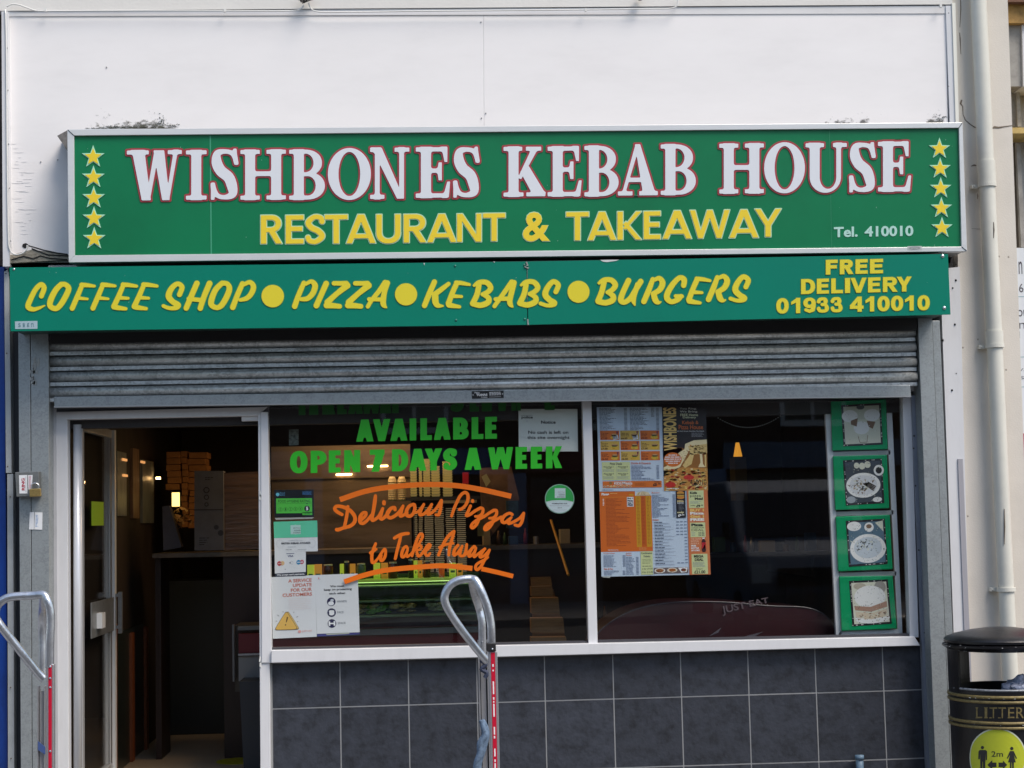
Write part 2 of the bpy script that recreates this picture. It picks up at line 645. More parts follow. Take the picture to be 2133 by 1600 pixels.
def slabserif(ch, w, h):
    """bold narrow bracketed-serif capitals in the manner of the fascia's main line"""
    f = Field(w, h, h / 64.0, h * 0.14)
    k = h * 0.045
    t = h * 0.085            # serif thickness
    S = h * 0.205            # thick stem
    th = h * 0.10            # thin stroke

    def ser(x0, x1, y):      # a serif slab
        f.rect(x0, y, x1, y + t, k)
    if ch == 'I':
        f.rect(w / 2 - S / 2, 0, w / 2 + S / 2, h, 0)
        ser(0, w, 0)
        ser(0, w, h - t)
    elif ch == 'H':
        g = w * 0.43
        for x in (g / 2, w - g / 2):
            f.rect(x - S / 2, 0, x + S / 2, h, 0)
        f.rect(g / 2, h * 0.47, w - g / 2, h * 0.47 + th, k)
        for x in (0, w - g):
            ser(x, x + g, 0)
            ser(x, x + g, h - t)
    elif ch == 'E':
        f.rect(w * 0.15, 0, w * 0.15 + S, h, 0)
        f.rect(0, 0, w * 0.9, t * 1.05, k)
        f.rect(0, h - t * 1.05, w * 0.88, h, k)
        f.rect(w * 0.3, h * 0.49, w * 0.66, h * 0.49 + th * .9, k)
        f.poly([(w * 0.66, h * 0.34), (w * 0.76, h * 0.34), (w * 0.76, h * 0.7), (w * 0.66, h * 0.7), (w * 0.62, h * 0.53)], k)
        f.poly([(w, h * 0.32), (w * 0.91, h * 0.32), (w * 0.78, 0), (w * 0.96, 0)], k)
        f.poly([(w * 0.92, h * 0.7), (w * 0.83, h * 0.7), (w * 0.74, h), (w * 0.92, h)], k)
    elif ch == 'B':
        f.rect(w * 0.13, 0, w * 0.13 + S, h, 0)

        def bowl(y0, y1, x1, sw):
            x0 = x1 - (y1 - y0) * 0.62
            yc, ry = (y0 + y1) / 2, (y1 - y0) / 2
            o = np.minimum(np.maximum(f.dell(x0, yc, x1 - x0, ry, 2.1), w * .13 - f.X), f.dpoly([(w * .13, y0), (x0 + 1, y0), (x0 + 1, y1), (w * .13, y1)]))
            i = np.minimum(np.maximum(f.dell(x0, yc, x1 - x0 - sw, ry - t, 2.0), w * .2 - f.X), f.dpoly([(w * .2, y0 + t), (x0 + 1, y0 + t), (x0 + 1, y1 - t), (w * .2, y1 - t)]))
            f._u(np.maximum(o, -i))
        bowl(0, h * 0.55, w, S * 0.92)
        bowl(h * 0.55 - t, h, w * 0.92, S * 0.85)
        f.rect(w * 0.13, 0, w * 0.13 + S, h, 0)
        ser(0, w * 0.4, 0)
        ser(0, w * 0.4, h - t)
    elif ch == 'O':
        f._u(f.dell(w / 2, h / 2, w / 2, h / 2)).cut(f.dell(w / 2, h / 2, w / 2 - S * 1.02, h / 2 - t * 0.95))
    elif ch == 'S':
        r, q = S / 2, t * 0.55
        f.path(smooth_path([(w * 0.92, h * 0.72, q * .8), (w * 0.78, h * 0.9, q), (w * 0.5, h - q * 1.2, q), (w * 0.24, h * 0.9, r * 0.7), (w * 0.16 + r * .3, h * 0.73, r), (w * 0.36, h * 0.57, r * 1.05), (w * 0.64, h * 0.44, r * 1.05), (w * 0.82 - r * .3, h * 0.27, r), (w * 0.78, h * 0.11, r * 0.75), (w * 0.5, q * 1.1, q), (w * 0.22, h * 0.1, q), (w * 0.08, h * 0.3, q * .8)], 5))
        f.poly([(w * 0.8, h), (w * 0.93, h), (w * 0.97, h * 0.69), (w * 0.85, h * 0.69)], k)
        f.poly([(0, 0), (w * 0.14, 0), (w * 0.14, h * 0.33), (w * 0.01, h * 0.33)], k)
    elif ch == 'K':
        f.rect(w * 0.12, 0, w * 0.12 + S, h, 0)
        f.poly([(w * 0.34, h * 0.38), (w * 0.42, h * 0.34), (w * 0.82, h * 0.95), (w * 0.66, h * 0.95)])
        f.poly([(w * 0.4, h * 0.5), (w * 0.6, h * 0.62), (w * 0.98, t), (w * 0.66, t)])
        ser(0, w * 0.48, 0)
        ser(0, w * 0.45, h - t)
        ser(w * 0.53, w * 0.9, h - t)
        ser(w * 0.54, w, 0)
    elif ch == 'A':
        f.poly([(w * 0.11, t * .8), (w * 0.2, t * .8), (w * 0.52, h * .9), (w * 0.44, h)])
        f.poly([(w * 0.42, h), (w * 0.56, h), (w * 0.93, t * .8), (w * 0.62, t * .8)])
        f.rect(w * 0.27, h * 0.26, w * 0.72, h * 0.26 + th * .9, 0)
        ser(0, w * 0.37, 0)
        ser(w * 0.53, w, 0)
    elif ch == 'N':
        f.rect(w * 0.12, 0, w * 0.12 + th, h, 0)
        f.rect(w * 0.8 - th * .5, 0, w * 0.8 + th * .5, h, 0)
        f.poly([(w * 0.04, h), (w * 0.3, h), (w * 0.8 + th * .5, 0), (w * 0.8 - th * .9, 0)])
        ser(0, w * 0.37, 0)
        ser(0, w * 0.26, h - t)
        ser(w * 0.62, w, h - t)
    elif ch == 'U':
        x0, x1 = w * 0.1, w * 0.86
        cyy = h * 0.32
        o = np.maximum(f.dell((x0 + x1) / 2, cyy, (x1 - x0) / 2, cyy), f.Y - cyy - 3)
        i = np.maximum(f.dell((x0 + S + x1 - th) / 2, cyy, (x1 - th - x0 - S) / 2, cyy - t), f.Y - h)
        f._u(o).cut(i)
        f.rect(x0, cyy - 1, x0 + S, h, 0)
        f.rect(x1 - th, cyy - 1, x1, h, 0)
        ser(0, w * 0.45, h - t)
        ser(w * 0.66, w, h - t)
    elif ch == 'W':
        f.poly([(w * 0.09, h), (w * 0.32, h), (w * 0.44, 0), (w * 0.27, 0)])
        f.poly([(w * 0.34, 0), (w * 0.42, 0), (w * 0.59, h), (w * 0.5, h)])
        f.poly([(w * 0.48, h), (w * 0.68, h), (w * 0.78, 0), (w * 0.64, 0)])
        f.poly([(w * 0.7, 0), (w * 0.77, 0), (w * 0.93, h), (w * 0.85, h)])
        ser(0, w * 0.4, h - t)
        ser(w * 0.74, w, h - t)
    return f


_bf = {}


def bfont(ch, off, space=1.0):
    """outline of a string in Blender's built-in face -> points normalised to its own box, triangles, aspect"""
    key = (ch, off, space)
    if key in _bf:
        return _bf[key]
    c = bpy.data.curves.new('t', 'FONT')
    c.body = ch
    c.offset = off
    c.space_character = space
    c.resolution_u = 3
    c.fill_mode = 'FRONT'
    o = bpy.data.objects.new('t', c)
    COL.objects.link(o)
    me = o.to_mesh()
    me.calc_loop_triangles()
    P = [(v.co.x, v.co.y) for v in me.vertices]
    T = [tuple(t.vertices) for t in me.loop_triangles]
    o.to_mesh_clear()
    bpy.data.objects.remove(o)
    bpy.data.curves.remove(c)
    if not P:
        _bf[key] = ([], [], 1)
        return _bf[key]
    x0, x1 = min(p[0] for p in P), max(p[0] for p in P)
    y0, y1 = min(p[1] for p in P), max(p[1] for p in P)
    Q = [((p[0] - x0) / max(x1 - x0, 1e-6), (p[1] - y0) / max(y1 - y0, 1e-6)) for p in P]
    _bf[key] = (Q, T, (x1 - x0) / max(y1 - y0, 1e-6))
    return _bf[key]


_lc = [0]


def letter(name, P, T, place, yf, depth, m, parent):
    """solid letter: 2D points go through place(x, y) -> photo position on the plane y = yf"""
    if not T:
        return None
    _lc[0] = (_lc[0] + 1) % 7        # neighbouring letters may touch: never in one plane
    yf -= 0.00010 * _lc[0]
    vs = []
    for x, y in P:
        p = W(*place(x, y), yf)
        vs.append((p.x, yf, p.z))
    n = len(vs)
    fs = [tuple(t) for t in T]
    if depth > 0:
        ed = {}
        for t in T:
            for a, b in ((t[0], t[1]), (t[1], t[2]), (t[2], t[0])):
                ed[(a, b)] = ed.get((a, b), 0) + 1
        vs += [(v[0], yf + depth, v[2]) for v in vs]
        fs += [(a, b, b + n, a + n) for (a, b) in ed if (b, a) not in ed]
    return mobj(name, vs, fs, m, parent)


def placed(q, w, h):
    """map x in 0..w, y in 0..h (up) into the photo quad (TL, TR, BR, BL)"""
    (ax, ay), (bx, by), (cx, cy), (dx, dy) = q

    def fn(x, y):
        u, v = x / w, 1 - y / h
        return (ax * (1 - u) * (1 - v) + bx * u * (1 - v) + cx * u * v + dx * (1 - u) * v,
                ay * (1 - u) * (1 - v) + by * u * (1 - v) + cy * u * v + dy * (1 - u) * v)
    return fn


class Sheet:
    """a flat printed thing: photo quad on plane y = Y, with its own drawing coordinates w x h (y down)"""

    def __init__(s, q, Y, w, h, paper, thick=0.002):
        s.q, s.Y, s.w, s.h = q, Y, w, h
        s.mats = [paper]
        s.th = thick
        s.v, s.f, s.m, s.lay = [], [], [], 1
        s.pl = placed(q, w, h)

    def p(s, x, y, lift):
        # nested lifts stay below a millimetre or two so the print hugs the sheet
        yy = s.Y - lift
        a = W(*s.pl(x, s.h - y), s.Y)
        return (a.x, yy, a.z)

    def _mi(s, m):
        if m not in s.mats:
            s.mats.append(m)
        return s.mats.index(m)

    def tri(s, P, T, m):
        k = len(s.v)
        lift = 0.0006 + 0.0003 * s.lay
        s.v += [s.p(x, y, lift) for x, y in P]
        s.f += [tuple(i + k for i in t) for t in T]
        s.m += [s._mi(m)] * len(T)
        return s

    def up(s):
        s.lay += 1
        return s

    def poly(s, P, m):
        return s.tri(P, [tuple(range(len(P)))], m)

    def rect(s, x0, y0, x1, y1, m):
        return s.poly([(x0, y0), (x1, y0), (x1, y1), (x0, y1)], m)

    def disc(s, cx, cy, rx, m, ry=None, n=28):
        ry = ry or rx
        return s.poly([(cx + rx * math.cos(2 * math.pi * k / n), cy + ry * math.sin(2 * math.pi * k / n)) for k in range(n)], m)

    def ring(s, cx, cy, r, wd, m, n=28, ry=None):
        ry = ry or r
        P = [(cx + (r - o) * math.cos(2 * math.pi * k / n), cy + (ry - o) * math.sin(2 * math.pi * k / n)) for o in (0, wd) for k in range(n)]
        return s.tri(P, [(k, (k + 1) % n, (k + 1) % n + n, k + n) for k in range(n)], m)

    def line(s, pts, wd, m):
        for (ax, ay), (bx, by) in zip(pts[:-1], pts[1:]):
            L = math.hypot(bx - ax, by - ay) + 1e-9
            nx, ny = -(by - ay) / L * wd / 2, (bx - ax) / L * wd / 2
            s.poly([(ax + nx, ay + ny), (bx + nx, by + ny), (bx - nx, by - ny), (ax - nx, ay - ny)], m)
        return s

    def text(s, t, x0, y0, x1, y1, m, off=0.0, rot=False):
        P, T, _ = bfont(t, off)
        if rot:                      # reads upwards
            Q = [(x0 + v * (x1 - x0), y1 - u * (y1 - y0)) for u, v in P]
            Q = [(x1 - v * (x1 - x0), y1 - u * (y1 - y0)) for u, v in P]
        else:
            Q = [(x0 + u * (x1 - x0), y1 - v * (y1 - y0)) for u, v in P]
        return s.tri(Q, T, m)

    def small(s, x0, y0, x1, y1, rows, m, prices=None, rng=(0.4, 1.0), th=0.42):
        """rows of print too small to read: word-like dashes"""
        rh = (y1 - y0) / rows
        for r in range(rows):
            y = y0 + r * rh + rh * 0.25
            end = x0 + (x1 - x0) * random.uniform(*rng) * (0.8 if prices else 1)
            x = x0
            while x < end:
                wl = random.uniform(0.9, 3.2) * rh
                s.rect(x, y, min(x + wl, end), y + rh * th, m)
                x += wl + rh * 0.35
            if prices:
                s.rect(x1 - prices, y, x1, y + rh * th, m)
        return s

    def build(s, name, parent=None, back=True):
        mb = MB()
        c = [s.p(0, 0, 0), s.p(s.w, 0, 0), s.p(s.w, s.h, 0), s.p(0, s.h, 0)]
        mb.prism([(a[0], a[2]) for a in c], s.Y, s.Y + s.th)
        mb.v += [Vector(v) for v in s.v]
        k = 8
        mb.f += [tuple(i + k for i in f) for f in s.f]
        mb.m += s.m
        return mb.build(name, s.mats, parent)


def strokes(paths, cell):
    """photo-crop strokes [(x, y, r) ...] (y down) -> points (y down) and triangles"""
    xs = [p[0] for a in paths for p in a]
    ys = [p[1] for a in paths for p in a]
    rm = max(p[2] for a in paths for p in a)
    x0, y0, x1, y1 = min(xs) - rm, min(ys) - rm, max(xs) + rm, max(ys) + rm
    f = Field(x1 - x0, y1 - y0, cell, cell * 3)
    for a in paths:
        f.path([(x - x0, y1 - y, r) for x, y, r in (smooth_path(a, 5) if len(a) > 2 else a)])
    P, T = f.mesh()
    return [(x + x0, y1 - y) for x, y in P], T, f, (x0, y1)
# ------------------------------------------------------------------ surfaces
WHITE = mat('white_board', (0.84, 0.825, 0.83), 0.55, var=0.045, vscale=1.6, bump=0.05, bscale=220, stretch=(1, 1, 3))
TRIM = mat('white_trim', (0.70, 0.70, 0.71), 0.5, var=0.06, vscale=4)
CREAM = mat('cream_render', (0.65, 0.61, 0.55), 0.75, var=0.07, vscale=3.0, bump=0.12, bscale=120)
CREAMP = mat('cream_pipe_paint', (0.64, 0.635, 0.575), 0.4, var=0.06, vscale=8, bump=0.05, bscale=40)
CRACK = mat('crack_render', (0.16, 0.13, 0.10), 0.9, var=0.3, vscale=60)
UPVC = mat('white_aluminium', (0.68, 0.69, 0.715), 0.32, var=0.05, vscale=5, stretch=(4, 4, 1))
UPVC2 = mat('grey_white_strip', (0.50, 0.51, 0.54), 0.4, var=0.1, vscale=7)
GALV = mat('galvanised', (0.33, 0.36, 0.37), 0.42, metal=0.45, var=0.16, vscale=14, cell=True, bump=0.06, bscale=110)
GALVD = mat('galvanised_dull', (0.20, 0.205, 0.215), 0.5, metal=0.45, var=0.3, vscale=8, cell=True, bump=0.06)
SLAT = mat('shutter_slat', (0.50, 0.52, 0.52), 0.33, metal=0.55, var=0.30, vscale=9, cell=True, bump=0.16, bscale=160, rnd=.06)
ALU = mat('bare_aluminium', (0.62, 0.64, 0.66), 0.25, metal=0.9, var=0.1, vscale=20)
SIGNF = mat('sign_frame', (0.66, 0.67, 0.675), 0.3, metal=0.25, var=0.06, vscale=5, stretch=(1, 1, 5))
GREEN = mat('sign_green', (0.004, 0.170, 0.068), 0.35, var=0.15, vscale=1.7, spec=0.25)
GREEN2 = mat('panel_green', (0.001, 0.190, 0.128), 0.4, var=0.08, vscale=1.3, spec=0.2)
LWHITE = mat('letter_white', (0.70, 0.73, 0.78), 0.35)
LRED = mat('letter_red', (0.33, 0.035, 0.045), 0.4)
LYEL = mat('letter_yellow', (0.80, 0.60, 0.025), 0.4)
LYEL2 = mat('letter_lemon', (0.70, 0.60, 0.025), 0.4)
LEDGE = mat('letter_edge', (0.40, 0.62, 0.42), 0.4)
LEDGE2 = mat('letter_edge_olive', (0.22, 0.30, 0.05), 0.4)
STARB = mat('star_pale', (0.38, 0.72, 0.52), 0.4)
TELC = mat('tel_white', (0.42, 0.66, 0.60), 0.4)
DARK = mat('black_gap', (0.008, 0.008, 0.009), 0.8)
TILE = mat('slate_tile', (0.034, 0.039, 0.052), 0.42, var=0.62, vscale=11, bump=0.35, bscale=40, rnd=.12)
GROUT = mat('grout', (0.28, 0.29, 0.30), 0.9)
GLASS = glass('clear_glass', (0.975, 0.985, 0.985), 1.0)
BLUE = mat('blue_paint', (0.006, 0.045, 0.26), 0.35, var=0.35, vscale=9, stretch=(1, 1, .3))
MOSS = mat('moss', (0.07, 0.075, 0.05), 0.95, var=0.5, vscale=80)
BLACKP = mat('black_gloss', (0.006, 0.006, 0.008), 0.32, var=0.4, vscale=25, bump=0.1, bscale=80)
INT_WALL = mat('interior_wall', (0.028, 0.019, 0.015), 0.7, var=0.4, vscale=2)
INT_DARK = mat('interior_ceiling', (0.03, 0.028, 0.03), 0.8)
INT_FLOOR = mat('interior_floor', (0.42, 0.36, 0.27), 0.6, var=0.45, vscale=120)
ROADM = mat('asphalt', (0.05, 0.05, 0.052), 0.85, var=0.3, vscale=30, bump=0.3, bscale=200)
PAVE = mat('paving', (0.17, 0.165, 0.16), 0.8, var=0.2, vscale=5, bump=0.2, bscale=90)
BRICK = mat('brick_far', (0.10, 0.06, 0.045), 0.85, var=0.3, vscale=6)

# ------------------------------------------------------------------ ground
o = MB().box(-14, 14, -3.4, -0.02, -0.25, -0.004).build('pavement_base', GROUT); tag(o, kind='structure')
pav = o
ps = [MB().box(0, 0.594, 0, 0.594, 0, 0.02).v]
pm = bpy.data.meshes.new('paving_slab')
_b = MB().box(-0.297, 0.297, -0.297, 0.297, 0, 0.035)
pm.from_pydata([tuple(v) for v in _b.v], [], _b.f)
pm.materials.append(PAVE)
for i in range(-8, 8):
    for j in range(5):
        s_ = bpy.data.objects.new('paving_slab', pm)
        s_.parent = pav
        s_.location = Vector((i * 0.6 + 0.3, -0.33 - j * 0.6, -0.033 + random.uniform(-.001, .001))) - Vector(pav.location)
        COL.objects.link(s_)
o = MB().box(-14, 14, -3.56, -3.41, -0.3, 0.0).build('kerb', mat('kerb_stone', (0.33, 0.32, 0.30), 0.8, var=0.15, vscale=10)); tag(o, kind='structure')
o = MB().box(-40, 40, -17.0, -3.57, -0.4, -0.12).build('road', ROADM); tag(o, kind='structure')
o = MB().box(-40, 40, -22.0, -17.01, -0.4, 0.0).build('far_pavement', PAVE); tag(o, kind='structure')
o = MB().box(-150, 150, -150, 150, -0.6, -0.45).build('ground', mat('ground_far', (0.09, 0.085, 0.08), 0.9, var=0.2, vscale=0.5)); tag(o, kind='structure')

# opposite terrace, seen only in reflections
tb = empty('brick_terrace', (0, -22, 0), 'long brown brick terrace across the street, mirrored faintly in the shop glass', 'building')
MB().box(-30, 30, -30, -22.1, -0.1, 6.2).build('wall', BRICK, tb)
rf = MB(); rf.prism([(-30.3, 6.2), (30.3, 6.2), (30.3, 6.5), (-30.3, 6.5)], -21.8, -30.2); rf.build('roof', mat('roof_slate', (0.06, 0.06, 0.065), 0.7), tb)
WFR = mat('far_frame', (0.7, 0.7, 0.7), 0.5)
FGL = mat('far_pane', (0.03, 0.04, 0.05), 0.08)
for i in range(-7, 8):
    x = i * 3.9
    MB().box(x + 1.78, x + 2.12, -22.1, -21.9, 0.0, 2.5).build('pilaster', ink((120, 140, 175)), tb)
    w_ = MB()
    for a in ((x - .65, x + .65, 3.3, 3.42), (x - .65, x + .65, 4.9, 5.0), (x - .65, x - .57, 3.42, 4.9), (x + .57, x + .65, 3.42, 4.9), (x - .03, x + .03, 3.42, 4.9)):
        w_.box(a[0], a[1], -22.1, -22.02, a[2], a[3])
    w_ = w_.build('window', WFR, tb)
    MB().box(x - .57, x + .57, -22.09, -22.07, 3.42, 4.9).build('pane', FGL, w_)
    g_ = MB().box(x - 1.7, x + 1.7, -22.1, -22.03, 0.5, 2.4).build('shopfront', FGL, tb)
    MB().box(x - 1.8, x + 1.8, -22.2, -22.0, 2.5, 3.0).build('fascia', ink([(90, 120, 170), (110, 60, 60), (110, 125, 150)][i % 3]), g_)

# ------------------------------------------------------------------ the shop building
X_L = W(3, 1400, 0).x
X_R = W(1995, 900, 0).x
SH = empty('shop_building', (0, 0, 0), 'white boarded takeaway shopfront with dark tiled stall riser and open door', 'building')
YW = -0.10                      # face of the white boards
# upper wall, above the trim
slabq('upper_wall', [(-60, -220), (1984, -240), (1984, 9), (-60, 23)], -0.112, 0.3, mat('upper_render', (0.70, 0.69, 0.665), 0.7, var=0.05, vscale=3, bump=0.1), SH)
slabq('trim_board', [(8, 24), (1976, 12), (1976, 28), (8, 34)], -0.105, -0.09, TRIM, SH)
slabq('wall_board', [(14, 34), (1007, 32), (1010, 560), (17, 566)], YW, 0.02, WHITE, SH)
slabq('wall_board', [(1007.35, 32), (1970, 28), (1980, 548), (1010.35, 560)], YW, 0.02, WHITE, SH)
o = slabq('corner_post', [(3, 24), (16, 24), (20, 555), (6, 555)], -0.15, 0.02, UPVC, SH)
o = slabq('corner_post', [(1970, 12), (1982, 12), (1992, 262), (1979, 262)], -0.112, 0.02, UPVC, SH)
o = slabq('sunlit_sliver', [(1983, 6), (1990, 6), (1998, 262), (1991, 262)], -0.12, 0.02, mat('sunlit_edge', (0.85, 0.84, 0.76), 0.5), SH)  # sunlight along the edge, painted as a pale warm strip
MB().box(X_L - .02, X_R, 0.14, 0.30, 2.3, 6.0).build('wall', INT_DARK, SH)
MB().box(X_L - 3, X_R + 3, 0.31, 6.0, 2.72, 6.2).build('upper_storey', mat('cream_storey', (0.5, 0.48, 0.45), 0.8), SH)
# weathering above the sign: mould spots and flaking, as thin raised flakes
random.seed(3)
mo = MB()
for cx, cy, sx_, sy_, n in ((240, 264, 34, 2.2, 70), (275, 263, 32, 3, 50), (336, 256, 10, 8, 50), (365, 262, 14, 4, 25), (1960, 247, 10, 5, 25), (205, 266, 26, 1.2, 30)):
    for _ in range(n):
        px = random.gauss(cx, sx_ * .55)
        py = min(267.0, cy + 3 - abs(random.gauss(0, sy_)) + random.uniform(-1.5, 1.5))
        r = random.uniform(0.25, 0.9)
        a = [(px + r * random.uniform(1, 2.4) * math.cos(t), py + r * .55 * math.sin(t)) for t in (0, 1.2, 2.1, 3.3, 4.1, 5.3)]
        mo.quadp(a, YW - 0.003, YW + .001)
mo = mo.build('mould_patch', MOSS, SH); mo['kind'] = 'stuff'


def stain(name, q, col, dens, scale):
    """a film of dirt on the boards: noise decides where the paint shows through, thinner towards its upper edge"""
    m = bpy.data.materials.new(name)
    m.use_nodes = True
    n, l = m.node_tree.nodes, m.node_tree.links
    b = n['Principled BSDF']
    b.inputs['Base Color'].default_value = (*col, 1)
    b.inputs['Roughness'].default_value = .95
    g = n.new('ShaderNodeNewGeometry')
    tc = n.new('ShaderNodeTexCoord')
    sp = n.new('ShaderNodeSeparateXYZ')
    l.new(tc.outputs['Generated'], sp.inputs[0])
    mp = n.new('ShaderNodeMapping')
    mp.inputs['Scale'].default_value = (1, 1, 1.8)
    l.new(g.outputs['Position'], mp.inputs[0])
    t = n.new('ShaderNodeTexNoise')
    t.inputs['Scale'].default_value = scale
    t.inputs['Detail'].default_value = 10
    t.inputs['Roughness'].default_value = .75
    l.new(mp.outputs[0], t.inputs['Vector'])

    def mth(op, a, b_):
        k = n.new('ShaderNodeMath')
        k.operation = op
        for i, v in enumerate((a, b_)):
            if isinstance(v, (int, float)):
                k.inputs[i].default_value = v
            else:
                l.new(v, k.inputs[i])
        k.use_clamp = op == 'MULTIPLY'
        return k.outputs[0]
    dx = mth('ABSOLUTE', mth('SUBTRACT', sp.outputs['X'], .5), 0)
    edge = mth('SUBTRACT', 1.0, mth('MULTIPLY', mth('POWER', mth('MULTIPLY', dx, 2.0), 3.0), 1.0))
    low = mth('SUBTRACT', 1.0, mth('POWER', sp.outputs['Z'], .7))
    msk = mth('MULTIPLY', edge, low)
    v = mth('SUBTRACT', mth('ADD', t.outputs['Fac'], mth('MULTIPLY', msk, .34)), dens)
    l.new(mth('MULTIPLY', v, 7.0), b.inputs['Alpha'])
    o = MB().quadp(q, YW - .0018, YW + .002).build(name, m, SH)
    return o


stain('mould_stain', [(150, 212), (400, 210), (402, 267.5), (150, 268.5)], (.10, .10, .08), .70, 16)
stain('mould_stain', [(212, 238), (392, 236), (392, 267.5), (212, 268)], (.05, .05, .035), .74, 42)
stain('mould_stain', [(1700, 222), (1850, 220), (1850, 257), (1700, 258)], (.16, .16, .16), .72, 18)
stain('mould_stain', [(1926, 224), (1972, 223), (1973, 255.5), (1926, 256)], (.13, .13, .12), .66, 26)
# rotten board foot at the left under the sign, with its black split
slabq('rotten_board', [(20, 532), (66, 520), (142, 530), (142, 541), (22, 548)], -0.13, YW, mat('rotten_wood', (0.34, 0.31, 0.25), 0.9, var=0.6, vscale=40, stretch=(1, 1, 4), bump=0.5, bscale=60), SH)
cr = MB()
for pts in ([(24, 541), (48, 534), (70, 539), (84, 533), (104, 538), (141, 541)], [(60, 512), (90, 521), (118, 527), (141, 530)], [(66, 518), (100, 531), (141, 533)]):
    cr.tube([W(a, b, -0.131) for a, b in pts], 0.004, 5)
cr.build('crack', DARK, SH)
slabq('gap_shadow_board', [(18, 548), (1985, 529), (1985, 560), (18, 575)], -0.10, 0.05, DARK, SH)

# stall riser: grout bed and slate tiles
slabq('stall_riser', [(563, 1376), (1922, 1340), (1936, 1700), (563, 1720)], -0.0035, 0.10, GROUT, SH)
TY = -0.006
rows = [(1381.7, 1345.0), (1476.8, 1436.9), (1620.5, 1582), (1760, 1722)]
cols_top = [565.8, 708, 850.3, 992.9, 1134, 1276.4, 1417.3, 1557.6, 1697.6, 1838, 1919.5]


def tpt(px, r):
    """photo point where tile column px meets row r"""
    a, b = rows[r]
    for _ in range(3):
        y = a + (b - a) * (px - 565) / (1920 - 565)
    return px, y


zr = [W(1240, a + (b - a) * 0.5, TY).z for a, b in rows]
xcs = [W(c, 1381.7 - (c - 565) * 0.0271 + 8, TY).x for c in cols_top]
g = 0.0035
for r in range(3):
    for c in range(10):
        t_ = MB().box(xcs[c] + g, xcs[c + 1] - g, TY + random.uniform(-.0008, .0008), -0.003, max(zr[r + 1] + g, 0.01), zr[r] - g)
        bevel(t_.build('tile', TILE, SH), 0.0015, 1)
# small capped waste pipe at the foot of the riser
wp = MB(); wp.tube([W(1790, 1574, -0.05), W(1790, 1574, -0.05) + Vector((0, 0, -0.20))], 0.022, 14); wp.tube([W(1790, 1573, -0.05), W(1790, 1573, -0.05) + Vector((0, 0, -0.025))], 0.026, 14)
tag(wp.build('waste_pipe', mat('blue_grey_plastic', (0.10, 0.17, 0.25), 0.5, var=0.3, vscale=30), smooth=True), 'short blue-grey pipe stub in front of the slate tiles', 'pipe')

# shop window: frame with mullion, panes
fr = MB()
YF, YB = -0.04, 0.03
fr.quadp([(565, 1355), (1905, 1326), (1917, 1345), (565, 1381)], -0.075, YB)     # sill
fr.quadp([(543, 858), (558, 858), (566, 1381), (545, 1381)], -0.055, YB)          # left jamb
fr.quadp([(1213, 836), (1232, 836), (1245, 1341), (1226, 1341)], YF, YB)          # mullion
fr.quadp([(1880, 824), (1898, 824), (1914, 1328), (1896, 1328)], YF, YB)          # right jamb
fr.quadp([(540, 790), (1905, 770), (1905, 815), (540, 842)], YF, YB)              # head, behind the shutter
fr = fr.build('window', UPVC, SH); bevel(fr, 0.003)
bd = MB()
bd.quadp([(566, 1349), (1226, 1335), (1226, 1341), (566, 1357)], -0.025, 0.02)
bd.quadp([(1245, 1334), (1896, 1320), (1896, 1327), (1245, 1341)], -0.025, 0.02)
bd.build('glazing_bead', mat('dark_gasket', (0.05, 0.05, 0.06), 0.5), fr)
slabq('pane', [(556, 815), (1215, 803), (1228, 1345), (564, 1362)], 0.000, 0.006, GLASS, fr)
slabq('pane', [(1230, 803), (1884, 790), (1900, 1330), (1243, 1345)], 0.000, 0.006, GLASS, fr)
GL = -0.002     # plane of things stuck on the outside of the glass

# ------------------------------------------------------------------ green vinyl on the window
VG = mat('vinyl_green', (0.030, 0.50, 0.020), 0.4, var=0.06, vscale=10)
VGD = mat('vinyl_green_dark', (0.006, 0.09, 0.008), 0.5)  # darker green for the top row of letters
VO = mat('vinyl_orange', (0.78, 0.155, 0.003), 0.4, var=0.05, vscale=10)


def cr(x, y, ox, oy, s):
    return ox + x * s, oy + y * s


s_ = 600 / 2133.0


def zl(L, y0l, y1l, y0r, y1r, xl, xr, m, name, parent, yf, depth, style='sans', sx=.3, sy=.22, ox=590, oy=840, sc_=s_, back=None, off=0.0):
    """row of letters [(ch, x0, x1)] in crop coordinates, top/bottom heights interpolated between the row's ends"""
    for it in L:
        ch, x0, x1 = it[:3]
        u = ((x0 + x1) / 2 - xl) / (xr - xl)
        yt, yb = y0l + (y0r - y0l) * u, y1l + (y1r - y1l) * u
        sl = ((y1r - y1l) / (xr - xl)) * (x1 - x0) / 2
        q = [(x0, yt - sl), (x1, yt + sl), (x1, yb + sl), (x0, yb - sl)]
        lean = it[3] if len(it) > 3 else 0
        q = [(ox + a * sc_, oy + b * sc_) for a, b in q]
        w, h = (x1 - x0) * sc_, (yb - yt) * sc_
        if style == 'sans':
            f = sans(ch, w, h, h * sx, h * sy)
        elif style == 'serif':
            f = slabserif(ch, w, h)
        if style in ('sans', 'serif'):
            P, T = f.mesh()
            if back:
                PB, TB = f.mesh(off)
                letter('letter_outline', PB, TB, placed(q, w, h), yf + 0.001, depth - .001, back, parent)
            letter(name, P, T, placed(q, w, h), yf, depth, m, parent)
        else:
            P, T, _ = bfont(ch, sx)
            if back:
                Pb, Tb, _ = bfont(ch, sx)
                e = off / w
                e2 = off / h
                letter('letter_outline', [(a * (1 + 2 * e) - e, b * (1 + 2 * e2) - e2) for a, b in Pb], Tb, placed(q, 1, 1), yf + 0.001, depth - .001, back, parent)
            letter(name, P, T, placed(q, 1, 1), yf, depth, m, parent)


